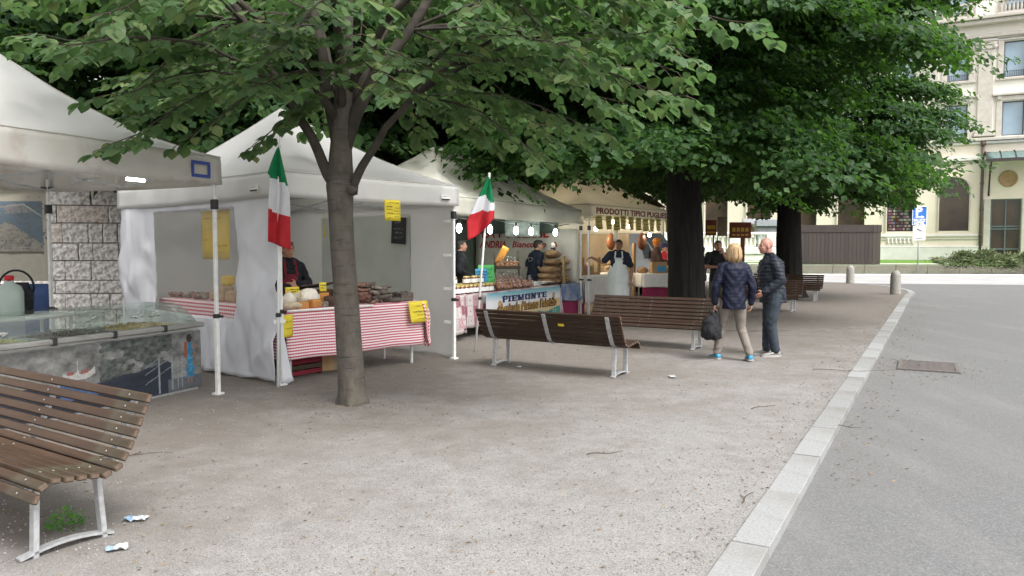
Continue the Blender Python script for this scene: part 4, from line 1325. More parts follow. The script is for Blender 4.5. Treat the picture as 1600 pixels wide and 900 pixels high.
def tray(x, w, m, label, n, seed):
    t = thing('food_tray', label, 'food tray', T1.w(.22 + x, .46 + .36, .717), T1.a)
    q = MB()
    for (cx, cy_, sx, sy) in ((0, -.27, w, .012), (0, .27, w, .012), (-w / 2, 0, .012, .55), (w / 2, 0, .012, .55)): q.box((cx, cy_, .03), (sx, sy, .06))
    q.box((0, 0, .004), (w, .54, .008)); q.build('tray', M['steel'], t)
    r2 = random.Random(seed); q = MB()
    for k in range(n):
        x_, y_ = r2.uniform(-w / 2 + .02, w / 2 - .02), r2.uniform(-.25, .25)
        q.ellip((x_, y_, .05 + r2.uniform(0, .035) * (1 - abs(x_) * 1.6 / w)), (.017, .013, .013), rotz(r2.uniform(0, 3)), 6, 4)
    tag(q.build('olives', M[m], t), kind='stuff')
tray(.62, .86, 'olive', 'tray of green olives under the counter glass nearest the left edge', 330, 1)
tray(1.56, .80, 'olive_dark', 'tray of dark olives in the middle of the counter', 300, 2)
tray(2.44, .82, 'olive_gold', 'tray of golden yellow lupins at the right end of the counter', 300, 3)
for (x, y, w, h, rz, s, lb) in ((.62, .02, .30, .10, .1, 1, 'cluster of small white price stickers on the counter glass over the green olives'), (1.62, .10, .20, .16, .5, 2, 'crumpled white paper slip on the glass over the dark olives'),
                               (2.2, .08, .10, .13, -.2, 3, 'narrow white slip on the counter glass beside the golden lupins'), (2.42, .10, .12, .17, -.5, 4, 'bent white slip at the right end of the counter glass')):
    r2 = random.Random(s); q = MB()
    for k in range(7 if s == 1 else 4):
        q.box((r2.uniform(-w / 2, w / 2), r2.uniform(-h / 2, h / 2), .008 + r2.uniform(0, .02)), (.055, .04, .003), Matrix.Rotation(r2.uniform(-.5, .5), 3, 'Y') @ rotz(r2.uniform(-.6, .6)))
    tag(q.build('paper_slip', M['white_paint'], None, T1.w(.22 + x, .46 + y, .80 + .20 * math.sin(min(1, (y + .03) / .36) * math.pi / 2)), (-.5, 0, T1.a + rz)), lb, 'paper')
t = thing('back_table', 'plain folding table behind the food counter carrying a canister', 'table', T1.w(1.9, 2.05), T1.a)
q = MB(); q.box((0, 0, .88), (1.5, .6, .04), bev=.01); q.build('tabletop', M['white_paint'], t)
for sx in (-1, 1):
    for sy in (-1, 1):
        q = MB(); q.tube([(sx * .68, sy * .25, 0), (sx * .68, sy * .25, .86)], .018, 8); q.build('leg', M['pole'], t)
t = thing('water_canister', 'translucent plastic canister with a red cap behind the counter', 'canister', T1.w(2.02, 2.02, .90), T1.a - .6)
q = MB(); q.loft([(0, 0, 0, .12, .10), (0, 0, .03, .135, .115), (0, 0, .27, .135, .115), (0, 0, .33, .11, .09), (0, 0, .37, .045, .045), (0, 0, .40, .04, .04)], 20, power=3.2); q.build('bottle', mat('canister_plastic', (.52, .60, .55), (.46, .55, .5), 4, rough=.25, transl=.4), t)
q = MB(); q.lathe([(.045, .39), (.048, .44), (.03, .45)], 14); q.build('cap', M['flag_red'], t)
t = thing('black_bag', 'black bag with a high curved strap standing behind the canister', 'bag', T1.w(2.22, 2.2, .90), T1.a - .6)
q = MB(); q.loft([(0, 0, 0, .16, .07), (0, 0, .22, .17, .08), (0, 0, .36, .12, .05)], 16, power=3); q.build('pouch', M['black_cloth'], t)
q = MB(); q.tube([(.17 * math.cos(a), 0, .30 + .20 * math.sin(a)) for a in np.linspace(-.3, math.pi + .3, 14)], .012, 6); q.build('strap', M['black_cloth'], t)

# trullo banner and blue sheet hang at the back of the first tent
BA = math.atan2(-.12, -.99)
def trullo(U, V):
    sk = vnoise(U, V, 5, 5, 2)
    c = np.stack([.13 + .07 * sk, .19 + .08 * sk, .24 + .08 * sk], 1)
    c[:] = np.where((V > .88)[:, None], np.array([.56, .53, .42]), c)
    br = (vnoise(U, V, 12, 8, 5) > .52) & (V > .72 + .12 * (U - .6)) & (V < .92)
    c[br] = np.stack([.16 + .3 * vnoise(U, V, 60, 60, 3)] * 3, 1)[br]
    rock = .36 + .3 * (vnoise(U, V, 40, 40, 6, 3) - .5)
    st = np.stack([rock * 1.06, rock * 1.0, rock * .84], 1)
    hgt = .66 - abs(U - .74) * 1.15
    cone = (V < hgt) & (V > .22)
    c[cone] = st[cone]
    wall = (V < .30 + .015 * np.sin(U * 30)) & (V > .0)
    c[wall] = np.array([.55, .52, .42]) * (.9 + .3 * vnoise(U, V, 30, 20, 9))[wall][:, None]
    c[(abs(V - .31) < .012)] = (.16, .15, .11)
    g = (V < .42 - abs(U - .50) * .7) & (abs(U - .5) < .17)
    c[g] = np.array([.58, .55, .45])
    d = (abs(U - .49) < .06) & (V < .26) & (V > .05)
    c[d] = (.17, .11, .08)
    c[(U < .02) | (U > .975) | (V < .03)] = (.56, .53, .42)
    olive = (abs(vnoise(U, V, 14, 14, 12) - .5) < .02) & (U > .6) & (V > .35) & (V < .85)
    c[olive] = (.17, .18, .18)
    return c * .62
o = color_grid('hanging_banner', 1.9, 1.14, 110, 80, trullo, M['print'], None, Vector((-7.72, 9.48, 1.24)), (0, 0, .10), warp=lambda u, v: .02 * np.sin(u * 9 + v * 2))
tag(o, 'hanging cloth banner with a picture of a stone hut with a conical roof', 'banner')
q = MB(); q.grid(14, 6, lambda u, v: (u * 1.9, .03 * math.sin(u * 16), v * .95 + .25)); o = q.build('blue_sheet', M['blue_sheet'], None, Vector((-7.72, 9.52, 0)), .10, solid=.004)
tag(o, 'dark blue plastic sheet hung below the stone hut banner', 'sheet')
q = MB(); q.bar((-7.9, 9.42, 2.40), (-5.72, 9.66, 2.40), .03, .03); o = q.build('hanging_rail', M['black_plastic']); tag(o, 'black rail from which the stone hut banner hangs', 'rail')

# ---- second tent with side walls
W2, D2 = 2.9, 4.5
t2, v2 = tent('white walled market tent with clear side window behind the slim grey tree trunk', T2, W2, D2, 'tarp', 2.56, 2.27, 3.78, 0, 2)
ys, zs = cuts(.02, D2 - .02, 76, 1.0, 3.35), cuts(.02, 2.36, 46, .74, 2.17)
lw_ = sheet_wall('side_wall', M['wall_sheet'], t2, ys, zs, lambda y, z, o: (.0 - o - .028, y, z), (1.0, 3.35, .74, 2.17), .065, 2.0, .12, .05)
q = MB(); q.grid(16, 8, lambda u, v: (-.012 - .012 * mnoise.noise(Vector((u * 5, v * 4, 2))), .98 + u * 2.39, .72 + v * 1.47)); q.build('window_pane', M['clear'], lw_)
sheet_wall('wall_flap', M['wall_sheet'], t2, cuts(0, 1, 6), cuts(.02, .85, 12), lambda y, z, o: (-.03 + y * .17 * (1 - z / .87) ** 1.2, -.035 - o * .4, z), None, .02, 5.0, .10, .03)
rw_ = sheet_wall('side_wall', M['wall_sheet_grey'], t2, ys, zs, lambda y, z, o: (W2 + o * .5 + .028, y, z), (1.0, 3.35, .74, 2.17), .03, 9.0, -.05, .05)
q = MB(); q.box((W2 + .02, 2.175, 1.455), (.006, 2.35, 1.43)); q.build('window_pane', M['green_vinyl'], rw_)
sheet_wall('back_wall', M['wall_sheet_grey'], t2, cuts(.02, W2 - .02, 24), cuts(.02, 2.36, 14), lambda y, z, o: (y, D2 + .03 + o * .5, z), None, .03, 4.0)
for z in (.55, 1.05, 1.55, 2.05):
    q = MB(); q.box((W2 - .035, .10, z), (.012, .13, .045), rotz(.2)); q.build('strap', M['white_paint'], t2)
q = MB(); q.box((-.06, -.065, .78), (.16, .008, .045)); q.build('strap', M['white_paint'], t2)
for (x, y, rz) in ((2.66, -.085, 0), (-.085, .42, -math.pi / 2)):
    q = MB(); q.box((0, 0, .02), (.17, .004, .07)); lb_ = q.build('maker_label', M['white_paint'], t2, (x, y, 2.36), rz)
    q = MB(); q.box((0, -.004, -.005), (.16, .003, .02)); scribble(q, -.06, .035, .12, .018, 9, random.Random(3), 0, -.004, .005); q.build('lettering', M['ink'], lb_)

def cloth_table(label, cloth_label, F, x0, x1, y0, y1, z, hem, m, legs=True, group=None, sag=0.0, uvs=1.0, end=(True, True)):
    t = thing('trestle_table', label, 'table', F.w((x0 + x1) / 2, (y0 + y1) / 2), F.a)
    w, d = x1 - x0, y1 - y0
    q = MB(); q.box((0, 0, z - .025), (w - .04, d - .04, .03), bev=.006); q.build('tabletop', M['crate_wood'], t)
    for sx in (-1, 1):
        for sy in (-1, 1):
            q = MB(); q.box((sx * (w / 2 - .12), sy * (d / 2 - .1), (z - .05) / 2), (.03, .03, z - .05)); q.build('leg', M['pole'], t)
    c = MB()
    nx = max(12, int(w * 14))
    c.grid(nx, 6, lambda u, v: (-w / 2 + u * w, -d / 2 + v * d, z + .004 + .003 * mnoise.noise(Vector((u * w * 5, v * d * 5, z)))), 0, True, lambda u, v: (u * w, v * d))
    h = z - hem
    def front(u, v):
        fold = .018 * math.sin(u * w * 7.5 + 1.2 * math.sin(u * 5)) * v + .03 * v
        return (-w / 2 + u * w, -d / 2 - .004 - fold, z + .004 - v * h + .012 * v * mnoise.noise(Vector((u * w * 2, 7, z))) - sag * v * math.sin(u * 3.14))
    c.grid(nx, 10, front, 0, True, lambda u, v: (u * w, 3 - v * h))
    for s in (-1, 1):
        if end[0 if s < 0 else 1]:
            c.grid(10, 8, lambda u, v, s=s: (s * (w / 2 + .004 + .03 * v + .02 * math.sin(u * 14) * v), -d / 2 + u * d, z + .004 - v * h), 0, True, lambda u, v: (u * d, 3 - v * h))
    o = c.build('tablecloth', m, None, F.w((x0 + x1) / 2, (y0 + y1) / 2), F.a, solid=.003)
    tag(o, cloth_label, 'tablecloth')
    return t, o

tb2, cl2 = cloth_table('trestle table under red gingham at the front of the white walled tent', 'red and white gingham cloth over the cheese and salami table', T2, .12, 2.36, .10, .92, .885, .27, M['gingham'], end=(True, False))
cl2.data.materials.append(M['white_paper'])
q = MB(); q.grid(20, 2, lambda u, v: (-1.10 + u * 1.32, -.425 - .004, .893 - .03 * v), 0); q.build('white_edge', M['white_paper'], cl2, solid=.003)
def bunch(u, v):
    a = .16 * (1 - .35 * v) * (1 + .25 * math.sin(v * 5))
    th = -1.7 + u * 3.0
    f = .022 * math.sin(u * 26) * (.3 + v)
    return (1.12 + (a + f) * math.cos(th) * .8 - .05 + .10 * v, -.36 + (a + f) * math.sin(th) * .7 - .06 * v, .885 - v * (.56 + .10 * math.sin(u * 9)))
q = MB(); q.grid(36, 14, bunch, 0, True, lambda u, v: (u * .5, 3 - v * .6)); q.build('bunched_corner', M['gingham_bold'], cl2, solid=.003)

tbs, cls_ = cloth_table('narrow side table along the window wall inside the tent', 'red striped gingham cloth on the side table behind the clear window', T2, .16, .80, 1.15, 3.6, .90, .62, M['gingham_bold'])

# yellow hand written sheets and the slate
S2 = lambda x, y, z: T2.w(x, y, z)
sign('price_sheet', 'yellow handwritten sheet clipped under the tent valance above the salami', 'sign', .27, .28, M['yellow'], S2(1.665, -.09, 2.30), (0, 0, T2.a), [(.12, .86, .75, .05), (.1, .68, .4, .06), (.1, .53, .35, .06), (.1, .36, .4, .06), (.12, .14, .2, .06), (.6, .62, .3, .05), (.55, .48, .35, .05), (.6, .34, .3, .05), (.58, .2, .32, .05)], seed=2, curl=.008)
sign('price_sheet', 'bright yellow handwritten sheet draped over the right corner of the gingham table', 'sign', .36, .30, M['yellow'], S2(2.22, .035, .90), (-.12, 0, T2.a), [(.3, .76, .4, .07), (.15, .5, .65, .09), (.35, .34, .45, .07), (.4, .16, .45, .07)], seed=3, curl=.02)
sign('price_sheet', 'yellow sheet tucked behind the left tent pole below the cheeses', 'sign', .20, .27, M['yellow'], S2(.10, .03, .84), (0, 0, T2.a + .2), [(.2, .7, .5, .08), (.2, .4, .5, .08)], seed=4)
sign('price_sheet', 'yellow sheet seen edge on just right of the slim grey trunk', 'sign', .22, .34, M['yellow'], S2(1.12, .7, 2.14), (0, 0, T2.a + 1.0), [(.2, .7, .5, .08)], seed=5)
sign('price_banner', 'tall mustard yellow notice hanging inside the clear tent window', 'sign', .78, .66, M['yellow_dull'], S2(.06, 1.66, 2.16), (0, 0, T2.a - math.pi / 2), [(.12, .84, .6, .05), (.2, .62, .2, .05), (.14, .40, .16, .05), (.5, .28, .42, .06), (.45, .14, .4, .05)], seed=6, curl=.015, ink='brown_ink')
bo_ = thing('slate_board', 'small black slate with chalk writing hanging on the inner tent wall', 'slate', S2(W2 - .02, 1.22, 2.14), T2.a + math.pi / 2 + math.pi)
q = MB(); q.box((0, 0, -.21), (.34, .018, .42), Matrix.Rotation(.06, 3, 'Y'), bev=.004); q.build('board', M['slate_board'], bo_)
q = MB(); rr = random.Random(8)
for (z, w) in ((-.08, .14), (-.18, .22), (-.24, .16), (-.32, .22)): scribble(q, -w / 2, z, w, .035, 8, rr, 0, -.012, .005)
q.build('lettering', M['chalk'], bo_)

# cheeses, breads and salami on the gingham table
def blob_thing(name, label, cat, loc, rz, fn, mats, group=None):
    mb = MB(); fn(mb)
    o = mb.build(name, mats, None, loc, rz)
    return tag(o, label, cat, group)
def wedge(mb, r=.12, h=.09, a=1.1, mi=0):
    pts = [(0, 0)] + [(r * math.cos(t), r * math.sin(t)) for t in np.linspace(0, a, 8)]
    mb.prism(pts, (-r * .5, -.03, 0), (1, 0, 0), (0, 1, 0), h, mi)
def wheel(mb, r=.11, h=.08, mi=0):
    mb.lathe([(r * .92, 0), (r, h * .2), (r * 1.02, h * .5), (r, h * .8), (r * .92, h), (0, h)], 18, (0, 0, 0), mi)
def loaf(mb, l=.16, w=.08, h=.06, mi=0):
    mb.ellip((0, 0, h * .8), (l, w, h), None, 14, 8, mi, jit=.18)
items = [('cheese', 'pale elongated cheese beside the left pole on the gingham table', .16, .16, lambda m: m.ellip((0, 0, .045), (.11, .045, .045), rotz(1.9), 14, 8, jit=.1), 'cheese_pale'),
         ('cheese', 'second pale elongated cheese leaning on the first by the left pole', .27, .17, lambda m: m.ellip((0, 0, .05), (.12, .045, .045), rotz(2.3), 14, 8, jit=.1), 'cheese_pale'),
         ('cheese', 'orange cheese wedge at the front of the gingham table', .42, .18, lambda m: wedge(m, .15, .085, 1.3), 'cheese_orange'),
         ('cheese', 'paler orange cheese block right of the orange wedge', .60, .19, lambda m: m.box((0, 0, .055), (.17, .13, .11), rotz(.3), bev=.02), 'cheese_orange'),
         ('cheese', 'small grey rind cheese between the orange block and dark rounds', .74, .21, lambda m: wheel(m, .075, .07), 'salami_grey'),
         ('cheese', 'large dark rind cheese round near the slim trunk', .95, .24, lambda m: (wheel(m, .14, .10), m.box((.02, -.13, .05), (.14, .02, .06), None, 1)), 'cheese_dark'),
         ('cheese', 'dark rind cheese stacked behind the large dark round', 1.05, .42, lambda m: wheel(m, .12, .12), 'cheese_dark'),
         ('cheese', 'amber cheese piece just left of the slim trunk', 1.02, .60, lambda m: wedge(m, .15, .16, 1.6), 'cheese_orange'),
         ('cheese_bag', 'large white cloth wrapped cheese in the middle of the table', .70, .50, lambda m: m.ellip((0, 0, .10), (.19, .14, .13), None, 18, 10, jit=.35), 'cloth_white'),
         ('cheese_bag', 'smaller white wrapped cheese left of the big white one', .42, .48, lambda m: m.ellip((0, 0, .08), (.11, .10, .11), None, 16, 9, jit=.3), 'cloth_white'),
         ('cheese_bag', 'grey white wrapped cheese behind the pole side cheeses', .26, .52, lambda m: m.ellip((0, 0, .08), (.10, .09, .10), None, 16, 9, jit=.3), 'cloth_white'),
         ('cheese', 'pale cheese wheel at the back left of the gingham table', .30, .72, lambda m: wheel(m, .12, .10), 'cheese_pale'),
         ('cheese', 'pale half cheese behind the white wrapped cheeses', .58, .74, lambda m: wedge(m, .17, .1, 3.1), 'cheese_pale'),
         ]
for (nm, lb, x, y, fn, m_) in items:
    blob_thing(nm, lb, 'cheese', T2.w(x, y, .890), T2.a, fn, [M[m_], M['cheese_pale']], 'cheeses on the gingham table')
t = thing('wooden_chest', 'dark brown open box standing behind the cheeses', 'box', T2.w(.98, .78, .89), T2.a + .05)
q = MB(); q.box((0, 0, .10), (.52, .24, .20), bev=.008); q.build('body', M['dark_wood'], t)
q = MB(); q.box((.05, .06, .24), (.56, .26, .02), Matrix.Rotation(-.25, 3, 'X') @ Matrix.Rotation(-.06, 3, 'Y'), bev=.004); q.build('lid', M['dark_wood'], t)
def price_card(label, loc, rz, w, h, m='yellow', group='yellow price cards on the stalls', seed=1):
    o = sign('price_card', label, 'price card', w, h, M[m], loc + Vector((0, 0, h)), (-.12, 0, rz), [(.12, .68, .75, .16), (.12, .36, .6, .14)], seed=seed, curl=.004, group=group, th=.010)
    return o
price_card('yellow price card with dark border stripe behind the white wrapped cheese', T2.w(.58, .66, 1.04), T2.a - .2, .19, .10, seed=1)
price_card('yellow price card leaning by the left tent pole over the pale cheeses', T2.w(.17, .34, 1.0), T2.a - .3, .10, .11, seed=2)
price_card('yellow price card standing on the amber cheese by the slim trunk', T2.w(1.0, .58, 1.07), T2.a - .2, .10, .12, seed=3)
price_card('narrow yellow price card stuck edge on between the white cheeses', T2.w(.50, .36, .99), T2.a + .9, .09, .13, seed=4)

rr = random.Random(21)
sal_me = []
for k in range(6):
    mb = MB()
    L = [.17, .15, .14, .20, .16, .12][k]; r_ = [.026, .024, .034, .022, .03, .028][k]
    pts = [Vector(((u - .5) * 2 * L, .025 * math.sin(u * 3.1 + k), .006 * math.sin(u * 9))) for u in np.linspace(0, 1, 9)]
    rad = [r_ * (.25 + .75 * min(1, math.sin(math.pi * min(max(u, .03), .97)) ** .45)) for u in np.linspace(0, 1, 9)]
    mb.tube(pts, rad, 8)
    sal_me.append((mb.mesh('salami', M['salami_grey']), mb.mesh('salami', M['salami_red']), mb.mesh('salami', M['salami_black'])))
nsal = 0
for layer, (n, z, x0, x1, y0, y1) in enumerate(((20, .918, 1.24, 2.12, .16, .80), (18, .97, 1.26, 2.06, .18, .78), (14, 1.025, 1.28, 2.0, .24, .76), (10, 1.08, 1.32, 1.92, .30, .72), (6, 1.135, 1.40, 1.80, .36, .68))):
    cnt = [0, 0, 0]
    for k in range(n):
        u = (k + rr.random() * .8) / n
        x, y = x0 + u * (x1 - x0), rr.uniform(y0, y1)
        front_left = x < 1.6 and y < .5
        m_ = 1 if (front_left and rr.random() < .85) else (2 if rr.random() < .42 else 0)
        o = share('salami', sal_me[rr.randrange(6)][m_], None, T2.w(x, y, z + rr.uniform(-.008, .008)), (rr.uniform(-.1, .1), rr.uniform(-.16, .16), T2.a + rr.choice([.15, -.25, .5, -.5, .05, 1.2]) + rr.uniform(-.15, .15)))
        cnt[m_] += 1
        lb = '%s %s salami from the left in the %s layer of the heap' % (ORD[cnt[m_] - 1], ('dusty grey', 'reddish', 'blackish')[m_], ('bottom', 'second', 'middle', 'fourth', 'top')[layer])
        tag(o, lb, 'salami', {0: 'grey salami in the heap', 1: 'reddish salami in the heap', 2: 'black salami in the heap'}[m_]); nsal += 1
blob_thing('dark_crate', 'small dark tray with a ragged top at the right end of the salami heap', 'tray', T2.w(2.20, .34, .89), T2.a + .1, lambda m: [m.box((0, 0, .06), (.26, .20, .12), bev=.01)] + [m.ellip((-.1 + .05 * k, .02 * (-1) ** k, .12), (.035, .05, .02), None, 8, 5) for k in range(5)], M['salami_black'])
t = thing('fruit_crate', 'reddish wooden crate lying under the gingham table', 'crate', T2.w(.55, .52, 0), T2.a + .1)
for k in range(3):
    q = MB(); q.box((0, -.16, .05 + k * .07), (.52, .012, .055)); q.build('slat', M['dark_wood' if k % 2 else 'apron_red'], t)
    q = MB(); q.box((0, .16, .05 + k * .07), (.52, .012, .055)); q.build('slat', M['dark_wood'], t)
for s in (-1, 1):
    q = MB(); q.box((s * .26, 0, .11), (.014, .32, .22)); q.build('end_board', M['dark_wood'], t)
t = thing('cardboard_box', 'brown cardboard box under the gingham table behind the trunk', 'box', T2.w(1.15, .62, 0), T2.a - .2)
q = MB(); q.box((0, 0, .14), (.40, .32, .28), bev=.004); q.build('carton', M['cardboard'], t)
q = MB(); q.box((0, -.162, .14), (.06, .004, .27)); q.build('tape', M['tan_board'], t)
# goods on the side table, seen through the clear window
rr = random.Random(5)
for k, (x, y, sx, sy, sz, lb) in enumerate(((.34, 1.36, .22, .26, .12, 'pale brown cheese block nearest the pole behind the clear window'), (.36, 1.72, .22, .22, .16, 'second tan cheese block behind the clear window'), (.34, 1.98, .22, .20, .22, 'tallest tan cheese stack behind the clear window'),
                                        (.38, 2.22, .2, .2, .13, 'low tan cheese block beside the tallest stack'), (.4, 1.98, .16, .16, .34, 'mustard box on top of the tan cheeses behind the window'))):
    blob_thing('cheese_block', lb, 'cheese', T2.w(x, y, .905 if k != 4 else 1.125), T2.a + rr.uniform(-.1, .1), lambda m, s=(sx, sy, sz if k < 4 else .14): m.box((0, 0, s[2] / 2), s, bev=.03), M['taralli' if k < 4 else 'yellow_dull'])
for k in range(11):
    lb_ = '%s brown dry sausage bundle from the pole in the %s row along the window bottom' % (ORD[k % 6], ('front', 'back')[k // 6])
    y = 2.4 + (k % 6) * .19 + rr.uniform(-.03, .03)
    blob_thing('sausage_bundle', lb_, 'sausage', T2.w(.30 + .2 * (k // 6) + rr.uniform(-.02, .02), y, .905), T2.a + rr.uniform(0, 3), lambda m: [m.ellip((.03 * j, .03 * math.sin(j * 2), .035 + .03 * (j % 2)), (.09, .03, .03), rotz(j), 8, 5, jit=.2) for j in range(3)], M['salami_red' if k % 3 else 'salami_grey'], 'brown sausage bundles along the window')

# ---- flags on poles
def flag(label, base, top_dx, H, rz, fn, ncols, bands):
    t = thing('italian_flag', label, 'flag', base, rz, 'tricolour flags on poles')
    q = MB(); q.tube([(0, 0, 0), (top_dx * .5, 0, H * .5), (top_dx, 0, H)], .017, 8); p = q.build('flagpole', M['pole_white'], t)
    q = MB(); q.ellip((top_dx, 0, H + .01), (.022, .022, .03), None, 8, 6); q.build('finial', M['pole'], p)
    q = MB(); q.box((top_dx * .35, 0, .86), (.06, .06, .05), bev=.008); q.build('clamp', M['black_plastic'], p)
    mb = MB(); mb.grid(20, 40, fn, 0, True, None, bands)
    mb.build('cloth', [M['flag_green'], M['flag_white'], M['flag_red']], t, solid=.003)
    return t
def f2(u, v):          # hangs limp from the tip; v from tip to hem
    w0 = -.10 - .05 * v; w1 = .02 + .13 * min(1, v * 2.2)
    if v < .3: w0 = -.15 * (v / .3) ** .8
    x = w0 + (w1 - w0) * u
    x *= .84
    return (x + .05, -.035 - .035 * math.sin(u * 9 + v * 2.5) * min(1, v * 3), 2.83 - v * 1.10 - u * .10 * v)
flag('limp tricolour flag on the white pole at the left corner of the walled tent', Vector((-2.79, 9.08, 0)), .06, 2.84, R(4), f2, 20, lambda u, v: 0 if v < .31 + .06 * u else (1 if v < .66 + .02 * u else 2))
def f3(u, v):
    spread = min(1, v * 1.4) ** .9
    x = (-.34 + .44 * u) * spread * (1 - .25 * max(0, v - .75)) - .02 * v
    z = 2.78 - v * (1.0 - .34 * u ** 1.5) - .10 * u * spread * 0
    return (.21 - .17 * 0 + x + .02, -.04 - .05 * math.sin(u * 8 + v * 1.5) * spread, z)
flag('bright tricolour flag on the leaning pole in front of the lamp lit stall', Vector((-.587, 12.15, 0)), .23, 2.80, 0, f3, 20, lambda u, v: 0 if v < .33 + .45 * max(0, u - .55) * 1.6 else (1 if v < .60 + .42 * max(0, u - .5) else 2))

# ---- third tent: honey, biscuits, sacks
W3, D3 = 6.2, 3.0
t3, v3 = tent('cream market tent lit by a string of bulbs over the honey and biscuit table', T3, W3, D3, 'tarp_cream', 2.56, 2.24, 3.75, 2.0, 3, pole_m='pole')
q = MB(); q.box((0, 0, .02), (.22, .004, .07)); lb_ = q.build('maker_label', M['white_paint'], t3, (1.05, -.085, 2.36), 0)
q = MB(); q.box((0, -.004, -.005), (.2, .003, .02)); q.build('lettering', M['ink'], lb_)
sheet_wall('back_wall', M['dark_tarp'], t3, cuts(.02, W3 - .02, 30), cuts(.02, 2.36, 14), lambda y, z, o: (y, D3 - .06 + o, z), None, .03, 2.0)
sheet_wall('end_wall', M['tarp_cream'], t3, cuts(.02, D3 - .02, 20), cuts(.02, 2.36, 14), lambda y, z, o: (W3 - .03 + o, y, z), None, .02, 6.0)
sheet_wall('inner_curtain', M['dark_tarp'], t3, cuts(.5, D3 - .1, 16), cuts(2.02, 2.62, 6), lambda y, z, o: (W3 - .25 + o, y, z), None, .03, 8.0)
bn = thing('text_banner', 'cream banner with red lettering on the end wall of the lamp lit stall', 'banner', T3.w(W3 - .14, 1.45, 0), T3.a - math.pi / 2)
q = MB(); q.grid(20, 8, lambda u, v: (-1.42 + u * 2.84, .01 * math.sin(u * 12), .85 + v * 1.27)); q.build('cloth', M['cream_banner'], bn, solid=.003)
put_text('lettering', 'LA PUGLIESE', .34, M['red_ink'], bn, (-.28, -.02, 2.02), (math.pi / 2, 0, 0), 1.9, .006)
put_text('lettering', 'ANDRIA', .25, M['red_ink'], bn, (-.92, -.02, 1.74), (math.pi / 2, 0, 0), .78, .006, .25)
put_text('lettering', 'Biancolillo', .22, M['red_ink'], bn, (.12, -.02, 1.74), (math.pi / 2, 0, 0), .95, .004, .25)
q = MB()
for k in range(9): q.ellip((.85 + .04 * math.cos(k * 2.1) * (k % 3), -.02, 1.72 + .035 * math.sin(k * 2.1) * (k % 3 + .5)), (.045, .006, .045), None, 8, 5)
q.build('red_emblem', M['red_ink'], bn)
for nm, x, y, rz_ in (('bulb_string', 0, 0, 0),):
    bs = thing('bulb_string', 'string of lit bulbs under the valance of the honey stall', 'lights', T3.w(0, .22, 0), T3.a)
    xs_ = (1.0, 2.15, 3.25, 3.95, 5.2)
    q = MB(); q.tube([(.1 + 5.9 * u, 0, 2.22 - .05 * math.sin(u * 16) ** 2) for u in np.linspace(0, 1, 40)], .008, 5); q.build('cable', M['black_plastic'], bs)
    for x in xs_:
        q = MB(); q.tube([(0, 0, 2.19), (0, 0, 2.10)], .022, 8); so = q.build('lamp_holder', M['black_plastic'], bs, (x, 0, 0))
        q = MB(); q.lathe([(.02, 2.10), (.036, 2.07), (.046, 2.02), (.04, 1.965), (.018, 1.94), (0, 1.935)], 12); q.build('bulb', M['bulb_cool'], so)
ld = bpy.data.lights.new('stall_bulb_light', 'POINT'); ld.energy = 9; ld.color = (.93, 1, .95); ld.shadow_soft_size = .2
for x in (1.6, 3.6):
    lo = bpy.data.objects.new('stall_bulb_light', ld); COL.objects.link(lo); lo.location = T3.w(x, .55, 1.98)
q = MB(); q.grid(10, 6, lambda u, v: (-.42 + .84 * u, .03 * math.sin(u * 7 + v), -.42 + .42 * v)); o = q.build('plastic_sheet', mat('plastic_sheet', (.55, .62, .57), (.32, .38, .34), 9, rough=.15, bmp=.5, transl=.4), None, T3.w(5.05, 1.0, 2.34), T3.a - .9, solid=.002)
tag(o, 'shiny translucent plastic sheet hanging under the roof beside the bulbs', 'plastic sheet')
tb3, cl3 = cloth_table('long trestle table along the front of the honey stall', 'patchwork patterned burgundy and grey cloth over the long honey table', T3, .25, 4.95, .02, .85, .80, .20, M['patch'], sag=.02)
q = MB()
def bulge(u, v):
    a = 2.6 * u - .5
    return (-2.32 + .62 * u + .02 * math.sin(u * 18) * v, -.42 - .16 * math.sin(math.pi * min(1, u * 1.1)) * (.4 + .6 * v) - .03 * math.sin(u * 21) * v, .815 - v * (.66 + .05 * math.sin(u * 8)))
q.grid(24, 10, bulge, 0, True, lambda u, v: (u * 1.0, 3 - v * .66)); q.build('hanging_end', M['patch'], cl3, solid=.003)
q = MB()
def bulge2(u, v): return (2.0 + .40 * u + .12 * v * u, -.44 - .10 * math.sin(math.pi * u) * (.4 + .6 * v) - .035 * math.sin(u * 23) * v, .815 - v * (.70 + .06 * math.sin(u * 9)))
q.grid(24, 10, bulge2, 0, True, lambda u, v: (u * .6 + 3, 3 - v * .7)); q.build('hanging_end', M['patch'], cl3, solid=.003)

